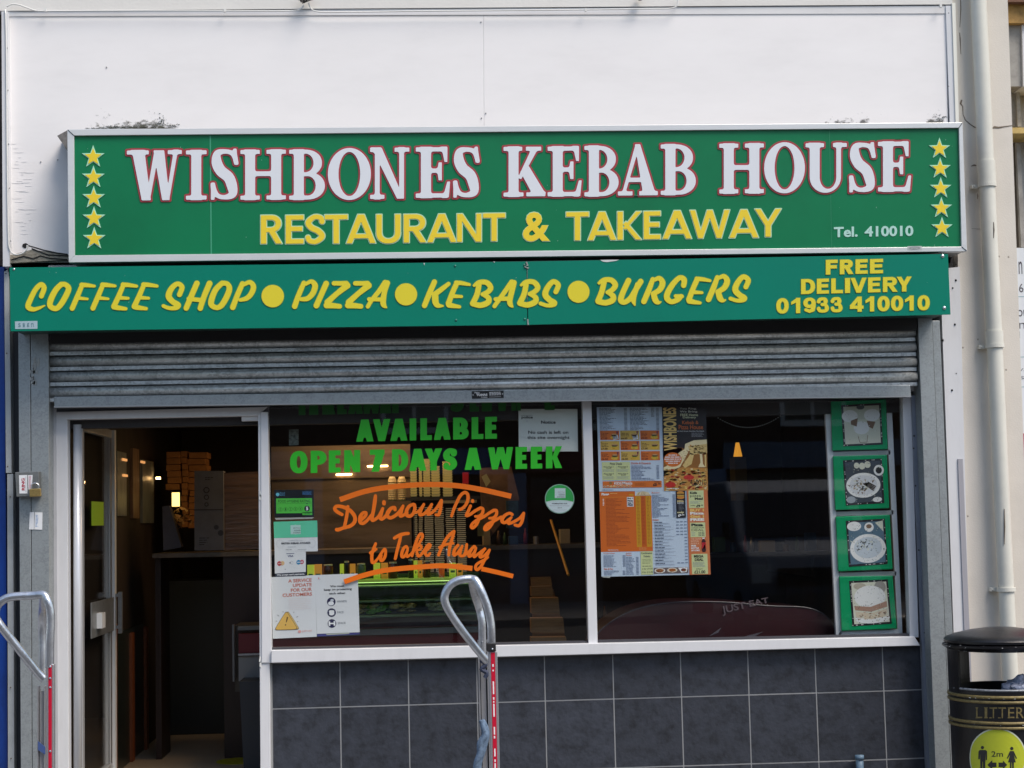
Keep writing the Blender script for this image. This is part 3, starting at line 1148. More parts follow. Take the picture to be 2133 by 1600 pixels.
zl([('A', 540, 668), ('V', 665, 793), ('A', 793, 920), ('I', 936, 985), ('L', 1015, 1100), ('A', 1115, 1240), ('B', 1258, 1373), ('L', 1395, 1482), ('E', 1495, 1582)],
   122, 285, 100, 262, 540, 1582, VG, 'letter', fr, GL, 0.0012, sx=.30, sy=.225)
zl([('O', 50, 180), ('P', 203, 320), ('E', 337, 425), ('N', 451, 570), ('7', 640, 750), ('D', 805, 925), ('A', 932, 1060), ('Y', 1048, 1178), ('S', 1185, 1287), ('A', 1343, 1467), ('W', 1517, 1702), ('E', 1720, 1805), ('E', 1833, 1918), ('K', 1945, 2065)],
   355, 520, 318, 480, 50, 2065, VG, 'letter', fr, GL, 0.0012, sx=.30, sy=.225)
zl([('T', 100, 178), ('A', 190, 260), ('K', 290, 385), ('E', 400, 470), ('A', 480, 590), ('W', 580, 720), ('A', 715, 800), ('Y', 790, 870), ('S', 1240, 1335), ('E', 1380, 1450), ('R', 1470, 1545), ('V', 1580, 1660), ('I', 1690, 1725), ('C', 1745, 1850) if False else ('I', 1730, 1760), ('O', 1840, 1915), ('E', 1935, 2010)],
   -75, 88, -108, 50, 100, 2010, VGD, 'letter', fr, GL, 0.0012, sx=.30, sy=.225)


def stroke_sign(groups, ox, oy, s, m, yf, depth, name, parent, cell=7.0, edge=None, eo=0.0):
    for paths in groups:
        P, T, f, (a, b) = strokes(paths, cell)
        pl = lambda x, y: (ox + x * s, oy + y * s)
        if edge:
            PE, TE = f.mesh(eo / s)
            letter('letter_outline', [(x + a, b - y) for x, y in PE], TE, pl, yf + .001, depth - .001, edge, parent)
        letter(name, P, T, pl, yf, depth, m, parent)


def sh(paths, dx, dy, k=1.0):
    return [[(x * k + dx, y * k + dy, r * k) for x, y, r in p] for p in paths]


def r_(pts, r):
    return [(x, y, r) for x, y in pts]


# Delicious Pizzas / to Take Away
S1 = 210 / 2133.0
stroke_sign([
    [[(225, 525, 36), (120, 465, 38), (75, 400, 38), (115, 352, 36), (220, 358, 38), (330, 400, 40), (430, 470, 40), (500, 580, 40), (490, 690, 40), (400, 770, 38), (260, 810, 36), (150, 848, 38), (112, 846, 36)], [(352, 360, 34), (340, 470, 36), (310, 650, 36), (275, 790, 32)]],
    [[(630, 645, 34), (720, 560, 34), (738, 495, 32), (690, 480, 30), (630, 540, 38), (603, 620, 38), (615, 695, 36), (680, 712, 36), (770, 640, 34), (850, 540, 34)],
     [(935, 132, 34), (922, 250, 42), (895, 430, 38), (868, 560, 38), (866, 645, 36), (925, 632, 34), (1010, 555, 34), (1088, 400, 32)],
     [(1088, 400, 32), (1060, 500, 36), (1038, 600, 36), (1080, 622, 34), (1160, 550, 36), (1230, 450, 36)],
     [(1348, 425, 34), (1338, 378, 34), (1270, 395, 38), (1195, 480, 40), (1190, 560, 38), (1250, 597, 36), (1340, 560, 36), (1440, 470, 36), (1520, 345, 30)],
     [(1520, 345, 30), (1480, 470, 36), (1458, 550, 36), (1510, 550, 34), (1600, 490, 34)],
     [(1730, 312, 34), (1650, 350, 36), (1592, 450, 38), (1600, 540, 38), (1670, 560, 36), (1738, 500, 36), (1768, 400, 36), (1760, 322, 34), (1730, 312, 34)],
     [(1745, 485, 28), (1820, 475, 28), (1900, 400, 32), (1958, 312, 30)],
     [(1958, 312, 30), (1900, 430, 34), (1872, 525, 34), (1925, 530, 32), (2015, 470, 34), (2126, 312, 30)],
     [(2126, 312, 30), (2071, 430, 34), (2046, 515, 34), (2111, 500, 32), (2221, 400, 32), (2331, 230, 34)],
     [(2331, 230, 34), (2321, 350, 34), (2301, 460, 36), (2271, 530, 36), (2211, 530, 28)]],
    [[(1115, 262, 40), (1115, 295, 40)]]], 690, 1020, S1, VO, GL, 0.0012, 'lettering', fr)
stroke_sign([
    [[(515, 560, 30), (560, 420, 34), (620, 280, 34), (700, 130, 34), (790, 60, 36), (855, 100, 36), (860, 210, 36), (810, 330, 34), (740, 400, 34), (680, 420, 34)]],
    [[(915, 345, 32), (865, 460, 34), (828, 545, 36), (900, 530, 32), (1010, 450, 34), (1130, 385, 32)],
     [(1130, 385, 32), (1178, 410, 32), (1165, 500, 34), (1100, 560, 32), (1020, 565, 28)], [(1100, 560, 32), (1085, 640, 34), (1040, 740, 34), (965, 808, 34), (927, 780, 32), (960, 715, 30), (1060, 640, 34), (1200, 570, 34), (1300, 500, 32), (1400, 440, 34)],
     [(1400, 440, 34), (1462, 442, 32), (1462, 530, 34), (1400, 595, 32), (1315, 605, 28)], [(1400, 595, 32), (1385, 690, 34), (1320, 790, 36), (1240, 850, 34), (1212, 815, 32), (1265, 740, 32), (1400, 670, 34), (1560, 580, 32)],
     [(1795, 525, 34), (1740, 500, 32), (1650, 540, 34), (1588, 620, 38), (1590, 680, 38), (1650, 695, 34), (1720, 640, 34), (1780, 590, 26)],
     [(1770, 595, 28), (1718, 680, 34), (1735, 718, 32), (1850, 670, 32), (1960, 600, 32), (2040, 500, 32)],
     [(2040, 500, 32), (2022, 600, 34), (1990, 700, 36), (1935, 762, 34), (1855, 748, 30)]],
    [[(958, 232, 34), (960, 250, 34)]]], 890, 1020, S1, VO, GL, 0.0012, 'lettering', fr)
S3 = 160 / 2133.0
stroke_sign([
    [[(300, 435, 40), (240, 580, 44), (198, 720, 46), (192, 860, 46), (212, 960, 42), (285, 935, 40), (380, 820, 36), (470, 680, 40), (545, 585, 38), (578, 640, 38), (562, 780, 42), (510, 880, 42), (452, 908, 42), (435, 850, 40), (458, 760, 38)], [(150, 690, 40), (250, 625, 44), (315, 585, 36)]],
    [[(820, 280, 44), (960, 200, 48), (1100, 160, 46), (1205, 150, 44)], [(1000, 200, 40), (960, 380, 46), (890, 650, 44), (845, 850, 42)]],
    [[(1190, 565, 36), (1150, 510, 38), (1080, 560, 44), (1030, 680, 46), (1028, 790, 44), (1085, 800, 38), (1150, 700, 36), (1190, 600, 34)],
     [(1185, 600, 34), (1160, 730, 38), (1178, 795, 38), (1260, 740, 36), (1370, 620, 38), (1500, 440, 36), (1590, 280, 40), (1600, 190, 40), (1555, 155, 36), (1490, 230, 42), (1420, 400, 44), (1350, 620, 42), (1310, 775, 36)],
     [(1400, 600, 34), (1500, 490, 34), (1568, 505, 36), (1545, 590, 34), (1450, 620, 30), (1452, 700, 42), (1485, 775, 44), (1560, 740, 40), (1660, 600, 38)],
     [(1690, 640, 36), (1780, 560, 38), (1822, 480, 36), (1775, 450, 34), (1700, 540, 42), (1672, 650, 44), (1695, 745, 42), (1765, 758, 40), (1810, 700, 32)]]],
    760, 1100, S3, VO, GL, 0.0012, 'lettering', fr, cell=9)
S4 = 180 / 2133.0
stroke_sign([
    [[(540, 80, 38), (420, 180, 42), (300, 350, 40), (220, 520, 38), (160, 665, 38)], [(545, 80, 36), (510, 220, 38), (455, 400, 40), (422, 560, 38), (412, 665, 36)], [(185, 480, 36), (330, 410, 34), (515, 375, 34)]],
    [[(640, 425, 38), (560, 530, 40), (530, 640, 40), (562, 670, 34), (650, 590, 36), (745, 445, 30)], [(745, 445, 32), (700, 580, 36), (688, 665, 38), (760, 690, 34), (825, 600, 38), (855, 405, 34)],
     [(760, 690, 34), (850, 640, 34), (950, 540, 34), (1035, 455, 36), (1080, 500, 34)], [(1035, 455, 36), (975, 520, 38), (922, 620, 42), (912, 695, 38), (970, 680, 34), (1040, 600, 34), (1075, 520, 32)],
     [(1075, 520, 34), (1038, 640, 36), (1040, 712, 34), (1110, 660, 32), (1220, 570, 32), (1305, 512, 34)],
     [(1305, 512, 34), (1240, 600, 36), (1180, 700, 36), (1222, 720, 32), (1320, 650, 32), (1418, 540, 32)],
     [(1418, 540, 32), (1360, 680, 34), (1280, 820, 36), (1200, 960, 40), (1112, 1028, 38), (1072, 980, 38), (1100, 900, 34), (1200, 830, 34), (1300, 780, 32), (1385, 722, 24)]]],
    900, 1100, S4, VO, GL, 0.0012, 'lettering', fr, cell=8)


def band(pts, wd, m, yf, parent, name='lettering'):
    q = smooth_path(pts, 6)
    up, dn = [], []
    for i, p in enumerate(q):
        a, b = q[max(i - 1, 0)], q[min(i + 1, len(q) - 1)]
        L = math.hypot(b[0] - a[0], b[1] - a[1])
        nx, ny = -(b[1] - a[1]) / L, (b[0] - a[0]) / L
        up.append((p[0] - nx * wd / 2, p[1] - ny * wd / 2))
        dn.append((p[0] + nx * wd / 2, p[1] + ny * wd / 2))
    P = up + dn
    n = len(up)
    T = [(i, i + 1, i + 1 + n) for i in range(n - 1)] + [(i, i + 1 + n, i + n) for i in range(n - 1)]
    letter(name, P, T, lambda x, y: (x, y), yf, 0.0012, m, parent)


band([(708, 1041), (759, 1024), (810, 1015), (880, 1009.5), (947.5, 1011.4), (1006.6, 1020.7), (1065, 1034)], 11, VO, GL, fr)
band([(717, 1212), (759.4, 1198), (810, 1187), (894, 1179.8), (930.6, 1178.9), (984, 1184)], 10.5, VO, GL - .0004, fr)
band([(1003, 1185), (1035, 1192), (1069, 1200.5)], 9.5, VO, GL, fr)

# ------------------------------------------------------------------ main sign box
MS = empty('main_sign', W(1070, 545, -0.12), 'long green illuminated box sign reading WISHBONES KEBAB HOUSE in white', 'sign')
YS = -0.40
q_out = [(140, 269.5), (2005, 255), (2014.5, 523.5), (143, 547)]
q_in = [(154, 282.5), (1997, 266.5), (2003, 513.5), (156, 531.5)]


def lerp(a, b, t):
    return (a[0] + (b[0] - a[0]) * t, a[1] + (b[1] - a[1]) * t)


q_in = [(154, 282.5), (1997.5, 266.3), (2003, 513.8), (155.5, 532)]
fm = ['frame', 'frame', 'frame', 'frame']
for i in range(4):
    j = (i + 1) % 4
    slabq('frame', [q_out[i], q_out[j], q_in[j], q_in[i]], YS, YS + 0.05, SIGNF, MS, 0.002)
mid = lambda q, t: (lerp(q[0], q[1], t), lerp(q[3], q[2], t))
for t0, t1, nm in ((0, 0.1537, 'face_panel'), (0.1543, 0.8533, 'face_panel'), (0.8539, 1, 'face_panel')):
    a, d = mid(q_in, t0)
    b, c = mid(q_in, t1)
    slabq(nm, [a, b, c, d], YS + 0.014, YS + 0.03, GREEN, MS)
slabq('seam', [mid(q_in, 0.1533)[0], mid(q_in, 0.1547)[0], mid(q_in, 0.1547)[1], mid(q_in, 0.1533)[1]], YS + 0.013, YS + .032, mat('seam_green', (0.05, 0.32, 0.18), .4), MS)
slabq('seam', [mid(q_in, 0.8531)[0], mid(q_in, 0.8541)[0], mid(q_in, 0.8541)[1], mid(q_in, 0.8531)[1]], YS + 0.0145, YS + .032, mat('seam_pale', (0.02, 0.21, 0.10), .4), MS)
slabq('cabinet', [lerp(q_out[0], q_in[0], .2), lerp(q_out[1], q_in[1], .2), lerp(q_out[2], q_in[2], .2), lerp(q_out[3], q_in[3], .2)], YS + 0.05, YW, mat('cabinet_grey', (0.25, 0.24, 0.23), 0.5, metal=.3), MS)
for a, b in ((q_out[0], q_in[0]), (q_out[1], q_in[1]), (q_out[2], q_in[2])):
    MB().tube([W(*lerp(a, b, .1), YS - .0005), W(*b, YS - .0005)], 0.0022, 5).build('mitre_joint', DARK, MS)
YM = YS + 0.014
c1 = 700 / 2133.0
WISH = [('W', 264, 379, 312.9, 417.6), ('I', 387, 430.6, 313, 416.2), ('S', 438.8, 497, 309.5, 416.5), ('H', 500.5, 595.7, 312, 416), ('B', 602, 677, 311.5, 416), ('O', 682.6, 772.9, 308, 417), ('N', 770.6, 853, 307.5, 414.5), ('E', 865.7, 938, 306.5, 412), ('S', 943.9, 999.5, 305.5, 412),
        ('K', 1048.5, 1136.5, 305.5, 409.5), ('E', 1140.4, 1212, 305, 409), ('B', 1217, 1289, 303.5, 409), ('A', 1286.8, 1370.5, 300, 407.4), ('B', 1376, 1449.8, 300.5, 406), ('H', 1498, 1591.4, 299, 403), ('O', 1591.5, 1677, 296, 403), ('U', 1677.7, 1764.3, 298, 402), ('S', 1768.8, 1824.5, 296, 401), ('E', 1828.6, 1898.4, 295, 399)]
for ch, x0, x1, y0, y1 in WISH:
    f = slabserif(ch, x1 - x0, y1 - y0)
    sl = -0.0093 * (x1 - x0) / 2
    q = [(x0, y0 - sl), (x1, y0 + sl), (x1, y1 + sl), (x0, y1 - sl)]
    P, T = f.mesh(-0.3)
    PB, TB = f.mesh(3.4)
    pl = placed(q, x1 - x0, y1 - y0)
    letter('letter_outline', PB, TB, pl, YM - 0.003, 0.004, LRED, MS)
    letter('letter', P, T, pl, YM - 0.006, 0.007, LWHITE, MS)
for row, m_, e_ in (([('R', 543, 588, 448, 508), ('E', 594.7, 632.8, 448, 508), ('S', 636, 677, 447, 508.5), ('T', 676, 724.6, 447, 507.5), ('A', 721, 783, 446.5, 507), ('U', 783.5, 834.6, 446.3, 507.5), ('R', 840.5, 888.7, 446, 505.5), ('A', 889.4, 951, 445.5, 505), ('N', 951.7, 1003, 445, 504), ('T', 1005.9, 1052.8, 444, 502.6), ('&', 1089, 1145.4, 442, 503), ('T', 1179, 1226.8, 441.5, 501), ('A', 1224, 1284, 441, 500.5), ('K', 1285.8, 1336.7, 440.5, 499.5), ('E', 1340.6, 1376, 439.8, 498.5), ('A', 1380, 1441, 438.5, 497.5), ('W', 1436.8, 1520.3, 437.5, 496.5), ('A', 1518.6, 1580.4, 436.5, 495.5), ('Y', 1571.9, 1627.9, 435, 493.5)], LYEL, LEDGE),):
    for ch, x0, x1, y0, y1 in row:
        sl = -0.0125 * (x1 - x0) / 2
        w, h = x1 - x0, y1 - y0
        if ch in 'RETANKWY':
            f = sans(ch, w, h, h * .205, h * .17)
            P, T = f.mesh(-.5)
            PE, TE = f.mesh(1.5)
            pl = placed([(x0, y0 - sl), (x1, y0 + sl), (x1, y1 + sl), (x0, y1 - sl)], w, h)
        elif ch == 'U':
            f = Field(w, h, h / 56, h * .12)
            o_ = np.maximum(f.dell(w / 2, h * .36, w / 2, h * .36, 2.2), f.Y - h * .36)
            i_ = np.maximum(f.dell(w / 2, h * .36, w / 2 - h * .2, h * .19, 2.1), f.Y - h)
            f._u(o_).cut(i_)
            f.rect(0, h * .35, h * .2, h)
            f.rect(w - h * .2, h * .35, w, h)
            P, T = f.mesh(-.5)
            PE, TE = f.mesh(1.5)
            pl = placed([(x0, y0 - sl), (x1, y0 + sl), (x1, y1 + sl), (x0, y1 - sl)], w, h)
        elif ch == 'S':
            f = sans(ch, w, h, h * .2, h * .17)
            P, T = f.mesh(-.5)
            PE, TE = f.mesh(1.5)
            pl = placed([(x0, y0 - sl), (x1, y0 + sl), (x1, y1 + sl), (x0, y1 - sl)], w, h)
        else:
            P, T, _ = bfont(ch, .028)
            pl = placed([(x0, y0 - sl), (x1, y0 + sl), (x1, y1 + sl), (x0, y1 - sl)], 1, 1)
            PE, TE = [(a * 1.05 - .025, b * 1.05 - .025) for a, b in P], T
        letter('letter_outline', PE, TE, pl, YM - 0.0015, 0.003, e_, MS)
        letter('letter', P, T, pl, YM - 0.0035, 0.005, m_, MS)
for wtxt, x0, x1, y0, y1 in (('Tel.', 1737, 1786.5, 472.5, 494), ('410010', 1801, 1902.5, 470.5, 492.5)):
    P, T, _ = bfont(wtxt, .03)
    letter('lettering', P, T, placed([(x0, y0 + .8), (x1, y0 - .8), (x1, y1 - .8), (x0, y1 + .8)], 1, 1), YM - .002, .003, TELC, MS)


def starp(R, r, cx=0, cy=0):
    return [(cx + (R if k % 2 == 0 else r) * math.sin(math.pi * k / 5), cy + (R if k % 2 == 0 else r) * math.cos(math.pi * k / 5)) for k in range(10)]


for k in range(5):
    for cx, cy, R in ((194 + .55 * k, 327 + 42.6 * k, 25), (1957 + 1.3 * k, 310 + 41.2 * k, 23.5)):
        for nm, R_, r_in, m_, yf in (('star_back', R, R * .40, STARB, YM - .003), ('star', R * .72, R * .33, LYEL, YM - .005)):
            P = starp(R_, r_in) + [(0, 0)]
            T = [(i, (i + 1) % 10, 10) for i in range(10)]
            letter(nm, P, T, lambda x, y, cx=cx, cy=cy: (cx + x, cy - y), yf, .003, m_, MS)
sk = Sheet([(1890, 513), (1920, 512.5), (1920.5, 520.5), (1890.5, 521)], YS - .001, 30, 8, mat('faded_label', (0.5, 0.52, 0.52), .5), .0008)
sk.ring(15, 4, 12, .8, ink((150, 155, 155)), ry=3).text('signs', 5, 2, 25, 6.5, ink((150, 155, 155)))
sk.build('maker_label', MS)

# end bracket poking out at the left of the sign
o = MB(); o.quadp([(119, 283), (141, 271), (141, 316), (131, 300)], -0.24, YW)
tag(o.build('sign_bracket', mat('dirty_zinc', (0.20, 0.19, 0.18), 0.6, metal=.4, var=.5, vscale=40)), 'dirty grey metal wedge sticking out behind the left end of the upper sign', 'bracket')

# ------------------------------------------------------------------ lower sign panel (front of the shutter box)
LS = empty('lower_sign', W(1000, 675, -0.45), 'teal green sign panel reading COFFEE SHOP PIZZA KEBABS BURGERS below the main sign', 'sign')
YL = -0.44
qa = [(20, 557.5), (1096.5, 545), (1098.5, 676.5), (22, 690)]
qb = [(1098.5, 545), (1974.5, 529), (1980, 655), (1100.5, 676.5)]
slabq('face_panel', qa, YL, YL + .012, GREEN2, LS)
slabq('face_panel', qb, YL, YL + .012, GREEN2, LS)
hb = MB()
z0, z1 = W(1000, 686, YL).z - .0, W(1000, 548, YL).z
xa, xb = W(22, 620, YL).x, W(1976, 600, YL).x
hb.quadp([(24, 560), (1972, 531), (1976, 651), (25, 686)], YL + .0125, -0.10)
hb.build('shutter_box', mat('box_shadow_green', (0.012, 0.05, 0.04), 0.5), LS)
c4 = 300 / 2133.0
cF = [[(930, 175, 32), (860, 340, 36), (785, 515, 36)], [(925, 168, 33), (1000, 172, 30), (1112, 186, 20)], [(850, 360, 28), (1010, 377, 17)]]
cE = [[(930, 175, 32), (860, 340, 36), (790, 490, 38)], [(925, 168, 33), (1000, 172, 30), (1125, 190, 22)], [(850, 360, 28), (1000, 370, 20)], [(790, 495, 38), (850, 510, 34), (965, 525, 24)]]
stroke_sign([
    [[(328, 335, 34), (368, 215, 36), (322, 162, 34), (240, 240, 36), (165, 385, 38), (130, 490, 38), (200, 530, 31), (290, 512, 22), (375, 476, 9)]],
    [[(620, 160, 36), (540, 245, 40), (470, 380, 42), (458, 480, 38), (548, 518, 36), (635, 430, 40), (720, 270, 40), (728, 205, 38), (680, 160, 34), (620, 160, 36)]],
    cF, sh(cF, 307, -2), sh(cE, 612, -3), sh(cE, 915, -5)], 40, 570, c4, LYEL2, YL - .003, .0035, 'letter', LS, edge=LEDGE2, eo=.9)
stroke_sign([
    [[(383, 312, 36), (420, 200, 36), (350, 152, 34), (262, 225, 40), (222, 335, 44), (280, 415, 40), (360, 465, 42), (335, 505, 34), (260, 515, 28), (200, 505, 26), (145, 480, 26)]],
    [[(640, 145, 40), (560, 330, 40), (482, 512, 38)], [(520, 375, 32), (620, 385, 30), (720, 395, 30)], [(828, 148, 42), (750, 330, 40), (690, 515, 38)]],
    [[(1012, 142, 36), (920, 235, 40), (862, 370, 42), (855, 460, 40), (930, 505, 34), (1005, 470, 40), (1080, 350, 42), (1122, 225, 40), (1090, 152, 34), (1012, 142, 36)]],
    [[(1315, 150, 36), (1240, 320, 38), (1172, 500, 40)], [(1335, 165, 26), (1425, 128, 32), (1478, 190, 38), (1450, 290, 38), (1380, 365, 34), (1280, 392, 24)]]],
    320, 570, c4, LYEL2, YL - .003, .0035, 'letter', LS, edge=LEDGE2, eo=.9)
c5 = 280 / 2133.0
cZ = [[(728, 155, 34), (830, 156, 34), (925, 156, 38)], [(938, 190, 50), (780, 315, 40), (625, 455, 46)], [(612, 505, 46), (700, 508, 42), (818, 520, 36)]]
stroke_sign([
    [[(250, 150, 36), (160, 360, 40), (105, 520, 42)], [(285, 165, 26), (370, 125, 32), (428, 190, 44), (395, 310, 42), (310, 395, 38), (205, 408, 28)]],
    [[(605, 160, 44), (520, 350, 42), (450, 508, 44)]], cZ, sh(cZ, 338, 0),
    [[(1540, 145, 42), (1450, 270, 36), (1370, 370, 34), (1320, 430, 32), (1265, 525, 30)], [(1575, 150, 42), (1530, 290, 40), (1508, 430, 44), (1518, 500, 38), (1560, 538, 12)], [(1285, 408, 30), (1400, 410, 30), (1500, 410, 32)]]],
    600, 570, c5, LYEL2, YL - .003, .0035, 'letter', LS, edge=LEDGE2, eo=.9)
c7 = 310 / 2133.0
kE = [[(560, 138, 36), (500, 270, 36), (440, 430, 38)], [(552, 130, 30), (640, 138, 28), (742, 158, 20)], [(480, 322, 28), (628, 330, 20)], [(448, 450, 38), (520, 465, 30), (600, 476, 22)]]
kB = [[(808, 172, 18), (880, 125, 30), (990, 130, 36), (1045, 200, 38), (1010, 260, 34), (930, 298, 28)], [(940, 300, 28), (1015, 350, 36), (1005, 415, 40), (900, 455, 38), (795, 435, 36)], [(880, 150, 36), (850, 300, 38), (788, 430, 38)]]
kA = [[(1348, 120, 34), (1260, 245, 32), (1170, 370, 30), (1100, 468, 28)], [(1380, 132, 38), (1345, 270, 38), (1320, 380, 38), (1328, 440, 34), (1362, 478, 10)], [(1115, 367, 26), (1210, 362, 28), (1310, 360, 30)]]
kS = [[(1980, 262, 34), (2015, 165, 36), (1945, 115, 34), (1868, 190, 38), (1828, 300, 42), (1890, 378, 40), (1958, 420, 40), (1930, 450, 32), (1850, 457, 26), (1760, 428, 26)]]
stroke_sign([
    [[(240, 120, 36), (170, 280, 38), (98, 458, 36)], [(442, 148, 28), (330, 235, 34), (240, 300, 36)], [(250, 315, 44), (255, 400, 44), (285, 455, 34), (362, 464, 12)]],
    kE, kB, kA, sh(kB, 675, -6), kS], 870, 570, c7, LYEL2, YL - .003, .0035, 'letter', LS, edge=LEDGE2, eo=.9)
c8 = 350 / 2133.0
rr_ = [[(790, 135, 28), (740, 270, 34), (678, 415, 34)], [(815, 140, 22), (875, 120, 28), (915, 180, 36), (880, 265, 34), (800, 315, 28)], [(800, 320, 34), (825, 400, 36), (860, 430, 22), (895, 420, 7)]]
k = c7 / c8
stroke_sign([
    [[(108, 182, 18), (170, 142, 28), (265, 145, 32), (315, 205, 34), (280, 265, 30), (215, 300, 24)], [(225, 300, 24), (285, 345, 34), (278, 400, 36), (190, 432, 34), (98, 415, 34)], [(175, 160, 32), (140, 300, 34), (95, 408, 34)]],
    [[(482, 150, 34), (412, 300, 34), (385, 395, 36), (430, 425, 30), (500, 380, 32), (560, 290, 32), (638, 162, 34)], [(600, 200, 32), (555, 330, 32), (545, 400, 30), (562, 460, 10)]],
    rr_,
    [[(1182, 212, 32), (1188, 138, 34), (1130, 115, 30), (1050, 190, 34), (982, 300, 36), (972, 375, 36), (1030, 420, 30), (1110, 390, 32), (1150, 350, 28)], [(1080, 347, 22), (1160, 350, 24)]],
    sh(kE, 1245 - 436 * k + 0, 90 - 100 * k + 10, k), sh(rr_, 820, -25), sh(kS, 1892 - 1890 * k, 72 - 82 * k, k)], 1230, 560, c8, LYEL2, YL - .003, .0035, 'letter', LS, edge=LEDGE2, eo=.9)
for cx, cy, R in ((568, 617, 23.2), (845.7, 613.4, 22.9), (1205, 608, 22.7)):
    n = 40
    for nm, r0, m_, yy in (('dot', R, LYEL2, YL - .003), ('dot_outline', R + .9, LEDGE2, YL - .002)):
        P = [(r0 * math.cos(2 * math.pi * i / n), r0 * math.sin(2 * math.pi * i / n)) for i in range(n)] + [(0, 0)]
        letter(nm, P, [(i, (i + 1) % n, n) for i in range(n)], lambda x, y, cx=cx, cy=cy: (cx + x, cy + y), yy, .0025, m_, LS)
c6 = 733 / 2133.0


def row6(chars, y0l, y1l, y0r, y1r, xl, xr, sx, sy):
    zl(chars, y0l, y1l, y0r, y1r, xl, xr, LYEL2, 'letter', LS, YL - .003, .0035, sx=sx, sy=sy, ox=1400, oy=520, sc_=c6, back=LEDGE2, off=.8)


row6([('F', 932, 1003), ('R', 1017, 1098), ('E', 1112, 1185), ('E', 1200, 1278)], 63, 152, 57, 143, 932, 1278, .30, .22)
row6([('D', 782, 866), ('E', 878, 950), ('L', 965, 1035), ('I', 1048, 1078), ('V', 1082, 1178), ('E', 1188, 1262), ('R', 1278, 1366), ('Y', 1362, 1451)], 180, 270, 164, 253, 782, 1451, .29, .21)
row6([('0', 632, 706), ('1', 722, 776), ('9', 796, 870), ('3', 876, 950), ('3', 960, 1033), ('4', 1078, 1160), ('1', 1172, 1224), ('0', 1245, 1318), ('0', 1327, 1400), ('1', 1412, 1464), ('0', 1488, 1561)], 296, 388, 277, 367, 632, 1561, .27, .20)
ld = Sheet([(31, 669.5), (78, 668.5), (78, 685), (31.5, 685.5)], YL - .0015, 47, 16, mat('tape_label', (0.34, 0.46, 0.52), .4), .001)
for i in range(4):
    ld.text('signs'[i], 7 + i * 9, 4, 12 + i * 9, 12, ink((95, 130, 140)), 0)
ld.build('label', LS)
for px, py in ((29, 561), (1963.5, 533.5), (1967, 641.5), (948, 554), (950, 667), (1093, 665), (1092, 552)):
    rv = MB(); rv.sphere(W(px, py, YL - .001), 0.011 if px > 1900 else .007, 10, sc=(1, .5, 1)); rv.build('rivet', ALU if px > 1960 or px < 40 else mat('rivet_green', (.02, .16, .12), .4), LS, True)
# split and chips at the joint of the two panels
jt = MB()
for pts, r in (([(1096, 546), (1099, 553), (1093, 556), (1101, 559)], .006), ([(1098, 560), (1098.6, 640)], .0012), ([(1099, 665), (1100, 677)], .005)):
    jt.tube([W(a, b, YL - .001) for a, b in pts], r, 5)
jt.build('split', mat('chip_grey', (.25, .27, .26), .7, var=.6, vscale=90), LS)
for q in ([(1250, 541.5), (1290, 541), (1283, 543.5), (1264, 546), (1256, 545)], [(882, 548), (885, 548), (884, 553)], [(1027, 545), (1031, 545), (1030, 547.5)]):
    MB().quadp(q, YL - .002, YL).build('paint_chip', mat('chip_white', (.6, .62, .62), .6), LS)

# ------------------------------------------------------------------ roller shutter
RS = empty('roller_shutter', W(1000, 850, -0.10), 'galvanised roller shutter rolled almost fully up above the shop window', 'shutter')
YR = -0.13
xl, xr = W(102, 780, YR).x, W(1908, 760, YR).x
zb = W(1000, 822, YR).z                       # top of bottom bar
pitch = W(1000, 700, YR).z - W(1000, 731.4, YR).z


def slat(z):
    prof = []
    for k in range(9):
        a = math.pi * k / 8
        prof.append((YR - 0.026 * math.sin(a), z + pitch * (0.36 + 0.30 * (1 - math.cos(a)) * 1.0)))
    prof = [(YR + .004, z + pitch * .02), (YR - .008, z + pitch * .06), (YR - .008, z + pitch * .27), (YR + .006, z + pitch * .30)] + prof
    vs, fs = [], []
    nseg = 1
    for x in (xl, xr):
        vs += [(x, y, zz) for y, zz in prof]
    n = len(prof)
    for i in range(n - 1):
        fs.append((i, i + 1, i + 1 + n, i + n))
    return vs, fs


for k in range(9):
    vs, fs = slat(zb + k * pitch)
    o = mobj('slat', vs, fs, SLAT, RS, True)
    sm = o.modifiers.new('s', 'SOLIDIFY'); sm.thickness = 0.0015
    for p_ in o.data.polygons:
        p_.use_smooth = p_.index > 3
xm = 1006
o = slabq('bottom_bar', [(112, 823 + 3.5), (1896, 794 + 8), (1898, 825), (113, 847)], YR - .018, YR + .02, GALV, RS, .003)
slabq('bar_lip', [(112, 846), (1898, 824.5), (1898, 827), (112, 849)], YR - .03, YR + .03, mat('lip', (.42, .43, .44), .4, metal=.6), RS)
pl_ = Sheet([(982.5, 815), (1049, 813.3), (1049.3, 829.2), (983, 830.8)], YR - .0195, 200, 48, ink((18, 18, 20)), .0015)
wt = ink((215, 215, 215))
pl_.disc(8, 24, 5, ink((150, 150, 150))).disc(193, 22, 5, ink((150, 150, 150)))
pl_.text('Peter', 18, 4, 50, 16, wt, .02).text('TOMAS', 28, 17, 98, 32, wt, .06).text('Company', 58, 35, 98, 45, wt, .02)
for i, t in enumerate(('SHUTTER REPAIRS', 'ROLLER SHUTTERS', 'GRILLES & DOORS', 'Tel: 01933 000')):
    if i < 3:
        pl_.small(110, 7 + i * 8, 182, 13 + i * 8, 1, wt, rng=(1, 1), th=.7)
pl_.line([(108, 40), (183, 39)], 1.5, wt)
pl_.build('maker_plate', RS)
slabq('shade_plate', [(104, 660), (1908, 640), (1910, 688), (104, 716)], -.19, -.165, mat('shade_black', (.012, .012, .014), .6), RS)  # added black plate standing in for the deep shade under the sign box
